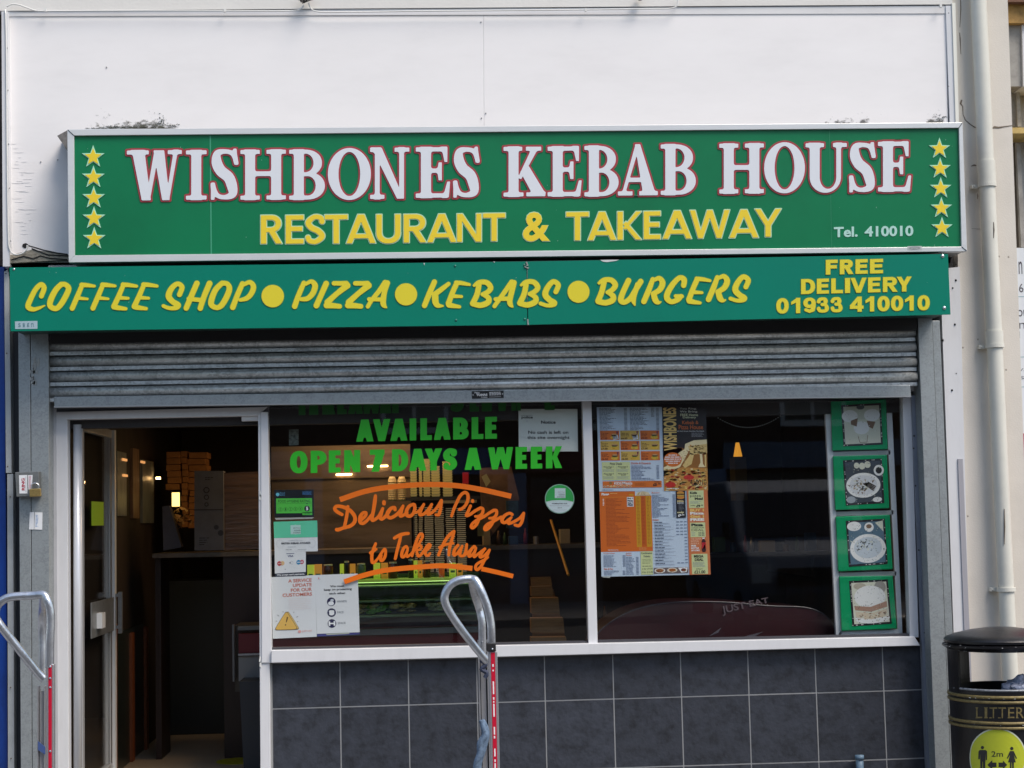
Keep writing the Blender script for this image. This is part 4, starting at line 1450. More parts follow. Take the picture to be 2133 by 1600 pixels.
# guide rails
slabq('guide_rail', [(64, 690), (101, 690), (104, 1720), (68, 1720)], -0.17, 0.0, GALV, RS, .002)
slabq('guide_rail', [(38, 690), (62.6, 690), (66.6, 1720), (44, 1720)], -0.172, 0.0, GALV, RS, .002)
slabq('guide_rail', [(1911.5, 655), (1941, 655), (1985, 1720), (1953.5, 1720)], -0.17, 0.0, GALV, RS, .002)
slabq('rail_flange', [(1941.6, 668), (1957.5, 668), (2001, 1720), (1985.8, 1720)], -0.15, 0.0, GALV, RS, .002)
slabq('rail_gap', [(1899, 690), (1912, 690), (1955, 1720), (1938, 1720)], -0.02, 0.02, mat('rail_shadow', (.05, .055, .065), .6), RS)
slabq('inner_strip', [(1898.5, 824), (1910, 823), (1951, 1720), (1936, 1720)], -0.06, -0.02, mat('bluegrey_strip', (.22, .245, .30), .45, metal=.2, var=.15), RS)
slabq('rail_shadow_gap', [(26, 690), (39, 690), (45, 1720), (30, 1720)], -0.03, 0.03, mat('rail_shadow', (.05, .055, .065), .6), RS)
for px, py in ((1904, 908), (1907, 1012), (1914, 1146), (1926, 1318), (1903, 934)):
    MB().sphere(W(px, py, -.06), .005, 8).build('screw', DARK, RS)
# steel post and trims at the left and right of the opening
slabq('trim_strip', [(101.5, 850), (117, 850), (122, 1720), (105, 1720)], -0.05, 0.03, UPVC2, SH)
slabq('trim_strip', [(1958.2, 560), (1999, 556), (2029, 1720), (2001.5, 1720)], -0.11, 0.03, UPVC, SH)
slabq('fixing_strip', [(1995.5, 956), (2005.5, 956), (2036, 1720), (2024, 1720)], -0.118, -0.09, mat('mauve_grey', (.36, .355, .39), .5), SH)
for px, py in ((1991, 584), (1992, 551), (1984.5, 600), (1989, 676), (1992, 778), (1963.5, 709), (1983, 813)):
    MB().sphere(W(px, py, -.11), .004 + .003 * (px % 2), 7).build('screw', DARK, SH)
slabq('lintel_soffit', [(104, 849), (560, 842), (560, 866), (118, 872)], -0.03, 0.03, mat('shadow_grey', (.12, .12, .135), .6), SH)

# flecks, scuffs and fixings on the two signs and the white boards
random.seed(31)
fk = MB()
for _ in range(26):
    px, py = random.uniform(160, 1990), random.uniform(284, 512)
    r = random.uniform(.4, 1.1)
    fk.quadp([(px, py - r), (px + r * .7, py), (px, py + r * 1.6), (px - r * .6, py)], YM - .001, YM + .001)
fk.build('scuff', mat('pale_scuff', (.3, .5, .4), .6), MS)
fk = MB()
for _ in range(22):
    px, py = random.uniform(30, 1960), random.uniform(556, 650)
    r = random.uniform(.4, 1.0)
    fk.quadp([(px, py - r * 1.5), (px + r * .6, py), (px, py + r * 1.5), (px - r * .6, py)], YL - .001, YL + .001)
fk.build('scuff', mat('pale_scuff', (.3, .5, .4), .6), LS)
fk = MB()
for px, py in ((15, 100), (16.5, 188), (18, 300), (20, 392), (22, 502), (1976, 27), (1976, 180), (222, 140), (85, 337), (120, 333), (1002, 46), (1012, 236), (1003, 246), (300, 18), (205, 23)):
    c = W(px, py, YW - .002)
    fk.sphere(c if px > 30 and px < 1960 else W(px, py, -.151), .0045, 7)
fk.build('nail_head', mat('nail_grey', (.35, .35, .36), .6), SH)
fk = MB()
for k in range(34):            # split paint lines along the grain at the left
    px, py = random.uniform(22, 60), random.uniform(300, 500)
    L = random.uniform(5, 22)
    fk.quadp([(px, py), (px + L, py - .3), (px + L * .6, py + .5)], YW - .0012, YW + .001)
fk.build('paint_split', mat('split_grey', (.64, .64, .66), .8), SH)
# ------------------------------------------------------------------ open door and its frame
# (everything below stands in real depth; W(px, py, Y) only says where on the plane y = Y)
slabq('door_frame', [(117, 858), (140.5, 875), (143.5, 1720), (118, 1720)], -0.045, 0.03, UPVC, SH, .003)
slabq('door_frame', [(537.5, 862), (557.5, 858), (564.5, 1720), (543, 1720)], -0.046, 0.03, UPVC, SH, .003)
slabq('door_frame', [(117, 858), (557.5, 847), (538, 866), (136, 874)], -0.045, 0.03, UPVC, SH, .003)
slabq('door_closer', [(503, 867), (538, 866), (538, 876.5), (503, 877.5)], -0.02, 0.02, mat('closer_white', (.72, .73, .74), .4), SH, .003)
tp_ = MB()
for cx, cy in ((540, 892), (542, 1030), (541, 1037), (541, 1375), (542, 1385)):
    tp_.quadp([(cx, cy - 8), (cx + 3, cy - 5), (cx + 2, cy + 6), (cx - 1.5, cy + 3)], -.050, -.046)
tp_.build('torn_tape', mat('torn_tape', (.75, .76, .74), .5), SH)

DOORM = mat('door_aluminium', (0.52, 0.53, 0.545), 0.3, metal=.4, var=.08, vscale=6, stretch=(6, 6, 1))
XH = W(165, 1200, 0.06).x
zt, zbm = W(165, 878, 0.06).z, 0.10
dl = MB()
dl.box(XH - .028, XH + .022, 0.045, 0.10, zbm, zt)                  # hinge stile
dl.box(XH - .02, XH + .02, 0.10, 0.98, zt - .05, zt)
dl.box(XH - .02, XH + .02, 0.10, 0.98, zbm, zbm + .08)
dl = dl.build('door', DOORM, SH); bevel(dl, .003)
MB().box(XH - .003, XH + .003, 0.10, 0.98, zbm + .08, zt - .05).build('pane', GLASS, dl)
st_ = MB()
st_.box(XH - .020, XH + .006, 0.98, 1.03, zbm, zt)
st_.box(XH + .016, XH + .036, 0.98, 1.03, zbm, zt)
st_.build('stile', mat('stile_white', (.82, .82, .80), .35), dl)
MB().tube([(XH - .005, .040, zbm), (XH - .005, .040, zt - .02)], .024, 14).build('pivot_tube', mat('tube_white', (.62, .64, .68), .3, metal=.2), dl, True)
zh0, zh1 = W(210, 1325, .8).z, W(210, 1247, .8).z
hd = MB()
hd.box(XH + .024, XH + .030, .26, 1.0, zh0 + .02, zh1)
hd.box(XH + .05, XH + .075, 1.0, 1.03, zh0, zh1 + .03)
hd.box(XH + .02, XH + .075, .99, 1.0, zh0 + .03, zh0 + .05)
hd.box(XH + .02, XH + .075, .99, 1.0, zh1, zh1 + .02)
hd = hd.build('handle', mat('door_plate', (.27, .28, .28), .35, metal=.5, var=.2, vscale=30), dl); bevel(hd, .002)
MB().box(XH + .03, XH + .062, (.42), .52, (zh0 + zh1) / 2 - .045, (zh0 + zh1) / 2 + .045).build('latch', mat('latch_white', (.7, .71, .71), .4), hd)
st = MB(); a = W(184, 1045, .5); b = W(198, 1095, .5)
st.box(XH + .0035, XH + .0045, .40, .78, b.z, a.z)
tag(st.build('door_notice', mat('lime_paper', (.42, .72, .03), .6)), 'lime green paper notice stuck inside the open glass door', 'notice')

# ------------------------------------------------------------------ interior
ZF = 0.05
XI0, XI1 = W(148, 1400, 0).x - .02, X_R - .02
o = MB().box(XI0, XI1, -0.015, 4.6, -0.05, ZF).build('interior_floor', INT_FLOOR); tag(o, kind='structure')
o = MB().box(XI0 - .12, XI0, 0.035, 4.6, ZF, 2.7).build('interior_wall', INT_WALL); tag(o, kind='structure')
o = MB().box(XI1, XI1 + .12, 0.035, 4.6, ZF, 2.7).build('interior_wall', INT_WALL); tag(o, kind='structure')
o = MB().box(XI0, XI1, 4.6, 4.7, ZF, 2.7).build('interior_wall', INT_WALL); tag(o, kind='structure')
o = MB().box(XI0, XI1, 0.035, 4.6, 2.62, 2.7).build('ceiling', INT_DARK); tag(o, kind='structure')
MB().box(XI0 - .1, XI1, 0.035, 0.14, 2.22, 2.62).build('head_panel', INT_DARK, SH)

sp = MB(); c = WZ(497, 1586, ZF)
sp.tube([(c.x, c.y, ZF + .001), (c.x, c.y, ZF + .004)], .15, 40)
tag(sp.build('floor_spot', mat('yellow_spot', (.5, .48, .01), .5, var=.3, vscale=40)), 'round yellow sticker on the shop floor just inside the doorway', 'sticker')

WOODO = mat('orange_wood', (.26, .07, .02), .5, var=.4, vscale=20, stretch=(1, 1, .2))
dw = empty('wooden_partition', (XI0 + .3, 2.0, ZF), 'dark partition with orange-brown wooden posts along the left inside the doorway', 'partition')
YW_ = lambda px: 9.5 * ((861 - 148) / (861 - px) - 1)      # where the left wall stands at this column
for pxx in (232, 268, 297):
    yy = YW_(pxx)
    MB().box(XI0 - .01, XI0 + .035, yy, yy + .09, ZF, 1.02 - .1 * (pxx > 250)).build('post', WOODO, dw)
MB().box(XI0 - .01, XI0 + .015, YW_(232) + .1, YW_(297), ZF, .95).build('panel', mat('green_black', (.018, .028, .026), .3), dw)
# back cabinet (dark green-black doors) at the end of the aisle
a_ = W(340, 1463, 3.3)
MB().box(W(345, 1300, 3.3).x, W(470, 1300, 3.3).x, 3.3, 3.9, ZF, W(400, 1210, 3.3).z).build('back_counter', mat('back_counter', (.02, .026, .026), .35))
tag(bpy.data.objects['back_counter'], 'dark cupboard at the far end of the aisle seen through the doorway', 'cupboard')

CT = empty('service_counter', (0, 2.2, ZF), 'dark brown service counter with pale edge running behind the doorway and window', 'counter')
YC = 1.9
zc = W(430, 1151, YC).z
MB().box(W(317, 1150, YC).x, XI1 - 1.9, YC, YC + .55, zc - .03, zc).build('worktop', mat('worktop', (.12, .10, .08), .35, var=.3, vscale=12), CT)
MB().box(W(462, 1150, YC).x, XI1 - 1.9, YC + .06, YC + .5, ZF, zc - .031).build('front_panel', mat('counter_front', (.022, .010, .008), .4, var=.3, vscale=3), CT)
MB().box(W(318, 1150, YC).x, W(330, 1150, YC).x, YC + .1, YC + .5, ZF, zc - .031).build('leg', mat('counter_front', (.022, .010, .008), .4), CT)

DC = empty('display_fridge', (W(800, 1300, .9).x, .9, ZF), 'glass fronted chilled display counter with green lit shelves behind the left window', 'fridge')
YD = 0.85
xd0, xd1 = W(560, 1250, YD).x, W(1006, 1250, YD).x
zd1, zd0 = W(800, 1203, YD).z, W(800, 1322, YD).z
MB().box(xd0, xd1, YD, YD + .7, ZF, zd0).build('base', mat('maroon_panel', (.10, .012, .018), .3), DC)
MB().box(xd0, xd1, YD - .02, YD + .02, zd0, zd0 + .035).build('bumper', mat('blue_steel', (.16, .2, .22), .3, metal=.6), DC)
MB().box(xd0, xd1, YD + .62, YD + .66, zd0 + .035, zd1).build('back_panel', mat('fridge_back', (.10, .16, .11), .5, var=.5, vscale=5, stretch=(.3, 1, 3)), DC)
for i, dz in enumerate((.10, .19, .28)):
    MB().box(xd0 + .02, xd1 - .02, YD + .15 + .1 * i, YD + .6, zd0 + dz, zd0 + dz + .01).build('shelf', mat('fridge_shelf', (.22, .30, .20), .3, metal=.3), DC)
MB().box(xd0, xd1, YD + .12, YD + .66, zd1 - .012, zd1).build('glass_top', glass('fridge_glass', (.75, .9, .8), .25), DC)
MB().add([(xd0, YD, zd0 + .035), (xd1, YD, zd0 + .035), (xd1, YD + .13, zd1 - .012), (xd0, YD + .13, zd1 - .012)], [(0, 1, 2, 3)]).build('glass_front', glass('fridge_glass', (.75, .9, .8), .25), DC)
lt_ = MB().box(xd0 + .05, xd1 - .05, YD + .50, YD + .53, zd1 - .05, zd1 - .03).build('lamp_tube', mat('fridge_tube', (.8, .9, .6), .5, emit=(.75, 1.0, .35, 1.0)), DC)
random.seed(11)
names = [('salad_tray', 'green'), ('meat_tray', 'brown')]
FOOD = [mat('salad', (.10, .20, .02), .6, var=.6, vscale=50), mat('wraps', (.35, .24, .08), .6, var=.6, vscale=40), mat('onion', (.4, .36, .22), .6, var=.5, vscale=50)]
for i, (px, m_, lab) in enumerate(((765, 1, 'wilted beige wraps heap at the left end of the chilled display'), (790, 0, 'green salad heap beside the wraps in the chilled display'), (840, 1, 'browned bread heap in the middle of the chilled display'), (915, 2, 'pale onion heap at the right end of the chilled display'))):
    c = W(px, 1292, YD + .3)
    fm_ = MB()
    for _ in range(26):
        fm_.sphere((c.x + random.uniform(-.07, .07), c.y + random.uniform(-.06, .06), zd0 + .125 + random.uniform(0, .045)), random.uniform(.012, .028), 6, sc=(1.5, 1, .6))
    tag(fm_.build('food_heap', FOOD[m_]), lab, 'food')

# sauce packets, boxes and jars on the ledge above the display
YJ = 1.30
zl0 = W(800, 1206, YJ).z
xj0, xj1 = W(632, 1200, YJ).x, W(975, 1200, YJ).x
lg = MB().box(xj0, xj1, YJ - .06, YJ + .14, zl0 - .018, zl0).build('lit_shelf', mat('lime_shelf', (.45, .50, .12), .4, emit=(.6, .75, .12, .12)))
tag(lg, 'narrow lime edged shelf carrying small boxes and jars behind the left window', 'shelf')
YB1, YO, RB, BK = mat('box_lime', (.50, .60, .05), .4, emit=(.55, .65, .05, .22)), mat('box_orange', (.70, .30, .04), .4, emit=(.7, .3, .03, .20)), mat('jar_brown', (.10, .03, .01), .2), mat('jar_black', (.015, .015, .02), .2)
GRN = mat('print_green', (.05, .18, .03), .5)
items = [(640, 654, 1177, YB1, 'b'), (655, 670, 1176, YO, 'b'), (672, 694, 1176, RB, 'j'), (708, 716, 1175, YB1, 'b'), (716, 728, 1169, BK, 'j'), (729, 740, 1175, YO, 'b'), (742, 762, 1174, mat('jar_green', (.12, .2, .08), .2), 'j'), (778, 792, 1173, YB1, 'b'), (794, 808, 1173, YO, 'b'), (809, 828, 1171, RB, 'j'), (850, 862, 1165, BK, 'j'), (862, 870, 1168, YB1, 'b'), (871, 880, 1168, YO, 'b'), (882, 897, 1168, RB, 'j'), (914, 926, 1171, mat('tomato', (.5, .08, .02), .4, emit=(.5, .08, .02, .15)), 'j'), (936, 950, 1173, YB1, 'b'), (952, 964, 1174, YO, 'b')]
adj = {0: 'leftmost', 1: 'second', 2: 'third', 3: 'fourth', 4: 'fifth', 5: 'sixth', 6: 'seventh', 7: 'eighth', 8: 'ninth', 9: 'tenth', 10: 'eleventh', 11: 'twelfth', 12: 'thirteenth', 13: 'fourteenth', 14: 'fifteenth', 15: 'sixteenth', 16: 'rightmost'}
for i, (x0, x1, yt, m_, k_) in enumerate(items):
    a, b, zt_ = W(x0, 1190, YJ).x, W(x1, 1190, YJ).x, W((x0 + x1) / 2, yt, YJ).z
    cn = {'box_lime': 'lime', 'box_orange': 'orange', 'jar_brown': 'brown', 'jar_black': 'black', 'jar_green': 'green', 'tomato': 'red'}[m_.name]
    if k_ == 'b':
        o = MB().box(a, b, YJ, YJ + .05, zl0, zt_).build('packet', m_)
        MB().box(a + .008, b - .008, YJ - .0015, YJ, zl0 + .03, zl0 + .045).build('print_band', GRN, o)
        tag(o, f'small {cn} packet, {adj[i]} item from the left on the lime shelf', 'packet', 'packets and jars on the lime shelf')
    else:
        c_ = ((a + b) / 2, YJ + .03, 0)
        r = (b - a) / 2
        o = MB().lathe([(0.001, zl0), (r, zl0), (r, zt_ - .02), (r * .8, zt_ - .008), (r * .8, zt_ - .007)], c_, 16).build('jar', m_, smooth=True)
        MB().lathe([(r * .82, zt_ - .012), (r * .85, zt_), (.001, zt_)], c_, 16).build('lid', mat('lid_pale', (.65, .68, .45), .4), o)
        tag(o, f'small {cn} jar with a pale lid, {adj[i]} item from the left on the lime shelf', 'jar', 'packets and jars on the lime shelf')

# steel hood and heat lamps at the back
YH = 2.6
hood = empty('steel_hood', W(700, 1100, YH), 'wide brown reflecting steel hood on the back wall behind the left window', 'hood')
STEEL = mat('brown_steel', (.22, .17, .125), .32, metal=.75, var=.5, vscale=2.2, stretch=(.5, 1, 3), bump=.15, bscale=8)
a, b, c_, d_ = rectw(566, 928, 856, 1145, YH)
MB().box(a, b, YH, YH + .3, c_, d_).build('panel', STEEL, hood)
MB().box(a, b, YH - .03, YH, (c_ + d_) / 2 + .14, (c_ + d_) / 2 + .16).build('rail', STEEL, hood)
LMP = mat('warm_tube', (1, .8, .5), .5, emit=(1.0, .58, .22, 9.0))
for x0, x1, y in ((700, 733, 989), (765, 808, 971.5)):
    e0, e1 = W(x0, y, YH - .1), W(x1, y - 1, YH - .1)
    t_ = MB(); t_.tube([e0, e1], .006, 8)
    o = t_.build('warm_lamp', LMP)
    tag(o, 'thin glowing warm strip lamp below the word ' + ('OPEN' if x0 == 700 else 'numeral 7 on the window'), 'lamp', 'warm strip lamps inside the shop')
e0, e1 = W(478, 998, 2.9), W(532, 996, 2.9)
t_ = MB(); t_.tube([e0, e1], .009, 8)
tag(t_.build('warm_lamp', LMP), 'thin glowing warm strip lamp seen at the right of the doorway', 'lamp', 'warm strip lamps inside the shop')
e0 = W(329, 996, 2.9)
tag(MB().box(e0.x - .015, e0.x + .015, 2.9, 2.93, e0.z - .008, e0.z + .008).build('warm_lamp', LMP), 'tiny glowing warm lamp in the left half of the doorway', 'lamp', 'warm strip lamps inside the shop')
for nm, px, py, Y_, en, sz in (('shop_lamp_light', 760, 900, 1.7, 9, .9), ('doorway_lamp_light', 440, 880, 2.2, 1.4, .6)):
    ld_ = bpy.data.lights.new(nm, 'AREA')
    ld_.energy = en
    ld_.size = sz
    ld_.color = (1.0, .62, .28)
    lo = bpy.data.objects.new(nm, ld_)
    lo.location = W(px, py, Y_) + Vector((0, 0, .25))
    COL.objects.link(lo)
# cups and cartons stacked in front of the hood
CUP = mat('cup_beige', (.50, .40, .24), .5)
YK = 1.8
for i, (x0, x1) in enumerate(((808, 826), (828, 846))):
    a, b, z0, z1 = rectw(x0, 993, x1, 1044, YK)
    r = (b - a) / 2
    prof = [(.001, z0), (r * .98, z0)]
    n = 9
    for k in range(n):
        zz = z0 + (z1 - z0 - .035) * (k + 1) / n
        prof += [(r * .95, zz - .004), (r, zz - .003), (r, zz), (r * .95, zz + .001)]
    prof += [(r * .9, z1 - .02), (r * .62, z1), (.001, z1)]
    tag(MB().lathe(prof, ((a + b) / 2, YK, 0), 20).build('cup_stack', CUP, smooth=True), ('left' if i == 0 else 'right') + ' one of two beige upturned paper cup stacks under the orange arc', 'cup stack', 'beige cup stacks')
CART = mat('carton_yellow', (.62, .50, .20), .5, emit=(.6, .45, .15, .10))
for i, (x0, x1, y0) in enumerate(((854, 869, 975), (872, 880, 958), (881, 897, 955), (898, 917, 970), (922, 943, 960))):
    a, b, z0, z1 = rectw(x0, y0, x1, 1034, YK)
    root = empty('carton_stack', ((a + b) / 2, YK, z0), ['far left narrow', 'second very thin', 'middle tall', 'fourth from left', 'rightmost wide'][i] + ' stack of yellow-lit takeaway cartons behind the orange arc', 'carton stack', 'carton stacks on the upper rack')
    n = int(round((z1 - z0) / .017))
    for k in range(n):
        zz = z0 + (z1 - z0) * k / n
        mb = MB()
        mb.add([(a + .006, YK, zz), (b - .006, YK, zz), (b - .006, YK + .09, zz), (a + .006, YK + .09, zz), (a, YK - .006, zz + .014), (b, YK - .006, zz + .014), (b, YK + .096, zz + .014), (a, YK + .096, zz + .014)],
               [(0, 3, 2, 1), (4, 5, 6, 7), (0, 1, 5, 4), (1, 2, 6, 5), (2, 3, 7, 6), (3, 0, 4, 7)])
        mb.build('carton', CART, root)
rk = empty('wire_rack', W(900, 1045, YK), 'dark rack holding carton stacks above and pale lid stacks below', 'rack')
DKS = mat('dark_steel', (.06, .055, .05), .4, metal=.5)
slab('shelf', 845, 1034.5, 1000, 1041, YK - .03, YK + .16, DKS, rk)
slab('shelf', 862, 1192, 985, 1196, YK - .03, YK + .16, DKS, rk)
slab('rail', 918, 1042, 993, 1048, YK - .035, YK - .03, mat('pale_rail', (.32, .27, .19), .4), rk)
slab('post', 861, 1041, 864, 1192, YK, YK + .01, DKS, rk)
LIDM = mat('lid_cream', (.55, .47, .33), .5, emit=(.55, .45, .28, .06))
for i, (x0, x1) in enumerate(((864, 870), (873, 881), (885, 903), (907, 925), (930, 948), (953, 971))):
    a, b, z0, z1 = rectw(x0, 1054 if i < 4 else 1056, x1, 1191, YK)
    root = empty('lid_stack', ((a + b) / 2, YK, z0), ['leftmost sliver of a', 'second thin', 'third from left wide', 'fourth from left wide', 'fifth from left', 'rightmost'][i] + ' column of pale container lids on the lower rack', 'lid stack', 'lid columns on the lower rack')
    n = 32
    me0 = None
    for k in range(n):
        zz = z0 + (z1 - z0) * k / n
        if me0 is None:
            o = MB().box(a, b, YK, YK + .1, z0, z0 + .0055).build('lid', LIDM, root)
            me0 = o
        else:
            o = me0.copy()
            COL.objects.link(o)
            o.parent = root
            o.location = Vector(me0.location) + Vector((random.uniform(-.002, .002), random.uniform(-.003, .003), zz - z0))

# pizza boxes through the doorway
PB = mat('pizza_box', (.26, .11, .03), .7, var=.3, vscale=20)
YP = 2.75
for si, (x0, x1, y0, y1) in enumerate(((347, 374, 940, 1020), (377, 388, 938, 1098), (389, 426, 940, 1100))):
    a, b, z0, z1 = rectw(x0, y0, x1, y1, YP)
    root = empty('pizza_box_stack', ((a + b) / 2, YP, z0), ['short dark', 'narrow bright edged', 'tall wide'][si] + ' stack of brown pizza boxes seen through the doorway', 'box stack', 'pizza box stacks')
    n = max(4, int((z1 - z0) / .045))
    for k in range(n):
        j = random.uniform(-.008, .008)
        zz = z0 + (z1 - z0) * k / n
        MB().box(a + j, b + j, YP + .05 * si, YP + .36, zz, zz + (z1 - z0) / n - .005).build('pizza_box', PB, root)
a, b, z0, z1 = rectw(358, 1026, 373, 1055, YP - .25)
o = MB().box(a, b, YP - .25, YP - .22, z0, z1).build('lit_lamp', mat('lamp_yellow', (1, .8, .3), .5, emit=(1.0, .72, .22, 1.1)))
tag(o, 'glowing pale yellow lamp glass beside the pizza boxes in the doorway', 'lamp')
random.seed(5)
cb = MB()
cc = W(374, 1080, YP - .2)
for _ in range(30):
    p = cc + Vector((random.gauss(0, .035), random.uniform(-.03, .03), random.gauss(0, .035)))
    q = [p + Vector((random.uniform(-.03, .03), random.uniform(-.02, .02), random.uniform(-.03, .03))) for _ in range(3)]
    cb.add(q + [p + Vector((0, .01, 0))], [(0, 1, 2), (0, 2, 3), (1, 3, 2), (0, 3, 1)])
tag(cb.build('crumpled_bag', mat('brown_bag', (.34, .20, .08), .7)), 'crumpled brown paper bag under the yellow lamp', 'bag')
# grey printed carton standing on the counter
o = empty('printed_carton', W(435, 1148, YC - .02), 'tall grey printed carton standing on the counter at the right of the doorway', 'carton')
sb = Sheet([(405, 981), (465, 981), (466, 1146), (405, 1147)], YC - .03, 60, 166, mat('carton_grey', (.09, .095, .12), .6, var=.2, vscale=8), .12)
dk_ = ink((38, 36, 42))
sb.rect(0, 80, 60, 82.5, dk_)
for i in range(3):
    sb.ring(25, 40 + i * 15, 6.5 - i, 2, dk_)
sb.small(22, 12, 44, 20, 2, dk_).disc(45, 118, 5, dk_).disc(54, 130, 6, dk_).small(10, 138, 34, 156, 4, dk_)
sb.build('face', o)
slabq('film_wrap', [(466, 985), (538, 982), (540, 1143), (467, 1147)], YC + .02, YC + .2, mat('film', (.10, .065, .05), .18, var=.6, vscale=9, stretch=(.4, 1, 4), bump=.4, bscale=14), o)
# strips painted in for reflected glimpses in the dim left of the doorway
for x0, x1, y0, y1, m_, lab in ((243, 262, 942, 1075, mat('glimpse_grey', (.16, .18, .18), .4, var=.6, vscale=20, stretch=(3, 3, .3)), 'pale grey strip painted as a reflection on the left wall inside the doorway, nearest the door'),
                                (275, 288, 935, 1080, mat('glimpse_brown', (.20, .12, .07), .5, var=.6, vscale=20, stretch=(3, 3, .3)), 'brown painted reflection strip beside the pale grey one on the left wall in the doorway'),
                                (295, 318, 960, 1090, mat('glimpse_grey', (.16, .18, .18), .4), 'deeper grey painted reflection strip on the left wall behind the brown strip')):
    ya, yb = YW_(x0), YW_(x1)
    ym = (ya + yb) / 2
    tag(MB().box(XI0 - .005, XI0 + .02, ya, yb, W(x0, y1, ym).z, W(x0, y0, ym).z).build('glimpse_strip', m_), lab, 'strip')
for px, py, lab in ((252, 957, 'upper'), (253, 990, 'middle'), (290, 962, 'right hand')):  # orange glints put in as small glowing bars, no lamps
    ya = YW_(px)
    tag(MB().box(XI0 + .021, XI0 + .03, ya, ya + .16, W(px, py, ya).z - .008, W(px, py, ya).z + .008).build('wall_glint', mat('warm_glint', (1, .6, .3), .5, emit=(1, .45, .15, .35))), f'{lab} dim orange painted glint among the strips on the left wall in the doorway', 'lamp')
tt = MB()
tt.quadp([(338, 1055), (352, 1053), (378, 1140), (340, 1147)], 1.95, 2.05)
tag(tt.build('folded_carton', mat('slate_card', (.09, .09, .12), .6, var=.2)), 'dark folded carton leaning on the counter in the doorway', 'carton')
# drinks cooler and bin right of the doorway
cw = empty('counter_cabinet', W(520, 1440, 1.5), 'cabinet with dark red and white panels seen at the right edge of the doorway', 'cabinet')
slab('frame_post', 484, 1302, 488, 1420, 1.45, 1.5, mat('cab_grey', (.18, .19, .20), .3, metal=.4), cw)
slab('frame_top', 495, 1304, 575, 1312, 1.45, 1.5, mat('cab_grey', (.18, .19, .20), .3, metal=.4), cw)
slab('red_panel', 497, 1320, 575, 1360, 1.47, 1.52, mat('red_panel', (.16, .012, .02), .4), cw)
slab('rail', 496, 1361, 575, 1365, 1.45, 1.5, UPVC2, cw)
slab('white_panel', 497, 1366, 575, 1418, 1.48, 1.53, mat('dim_white', (.30, .31, .32), .4), cw)
slab('body', 489, 1302, 575, 1440, 1.54, 1.9, DKS, cw)
a, b, z0, z1 = rectw(500, 1418, 560, 1497, 1.25)
o = MB().add([(a + .02, 1.25, ZF), (b, 1.25, ZF), (b, 1.55, ZF), (a + .02, 1.55, ZF), (a, 1.22, z1), (b + .02, 1.22, z1), (b + .02, 1.58, z1), (a, 1.58, z1)], [(0, 3, 2, 1), (4, 5, 6, 7), (0, 1, 5, 4), (1, 2, 6, 5), (2, 3, 7, 6), (3, 0, 4, 7)]).build('waste_tub', mat('tub_slate', (.03, .04, .055), .5))
tag(o, 'dark slate plastic tub on the floor at the right of the doorway', 'tub')

# right part of the back: tools, wooden ladder-like crate stack, orange pole
slabq('x', [(1000, 975), (1065, 972), (1082, 1040), (1006, 1140)], 2.2, 2.3, mat('brown_card', (.14, .085, .06), .7, var=.4, vscale=8)).name = 'notice_board'
tag(bpy.data.objects['notice_board'], 'brown board hanging behind the letters A WEEK', 'board')
tag(slabq('fish_slice', [(1003, 993), (1013, 987), (1022, 1003), (1013, 1014)], 2.1, 2.12, mat('old_paper', (.30, .30, .2), .6)), 'pale ticket hanging from a hook on the brown board', 'ticket')
bpy.data.objects['fish_slice'].name = 'hanging_ticket'
tag(slab('red_tin', 964, 984, 976, 1008, 2.1, 2.18, mat('tin_red', (.35, .01, .03), .4)), 'small red tin right of the carton stacks', 'tin')
tag(slab('blue_cloth', 1055, 1043, 1080, 1100, 2.15, 2.2, mat('cloth_blue', (.02, .06, .11), .8, var=.5, vscale=20)), 'dim blue cloth hanging under the brown board', 'cloth')
tag(slab('yellow_bottle', 995, 1058, 1007, 1117, 1.9, 1.96, mat('bottle_yellow', (.28, .22, .07), .4)), 'dull yellow bottle right of the lid columns', 'bottle')
PINE = mat('pine', (.28, .15, .05), .6, var=.3, vscale=30, stretch=(.3, 1, 3))
cs = empty('wooden_steps', W(1140, 1340, .8), 'stack of pale wooden treads rising behind the bottom right of the left window', 'steps')
for i, (y0, y1, xr_, Y_) in enumerate(((1203, 1220, 1150, 1.9), (1222, 1242, 1153, 1.7), (1246, 1278, 1166, 1.45), (1288, 1318, 1176, 1.2), (1328, 1346, 1182, 1.0))):
    slabq('tread', [(1106, y0), (xr_ - 3, y0 - 1), (xr_, y1), (1107, y1)], Y_, Y_ + .12, PINE, cs)
MB().add([tuple(W(1108, 1215, 2.05)), tuple(W(1150, 1215, 2.05)), tuple(W(1183, 1348, 1.15)), tuple(W(1109, 1348, 1.15)), tuple(W(1108, 1225, 2.15)), tuple(W(1150, 1225, 2.15)), tuple(W(1183, 1358, 1.25)), tuple(W(1109, 1358, 1.25))], [(0, 1, 2, 3), (4, 7, 6, 5), (0, 4, 5, 1), (1, 5, 6, 2), (2, 6, 7, 3), (3, 7, 4, 0)]).build('string_board', mat('pine_dark', (.09, .045, .015), .7), cs)
pb = MB(); pb.tube([W(1148, 1084, 1.7), W(1184, 1198, 1.3)], .0095, 10)
tag(pb.build('wooden_pole', mat('pole_orange', (.55, .26, .03), .45)), 'slanting orange-yellow wooden pole below the round green sticker', 'pole')
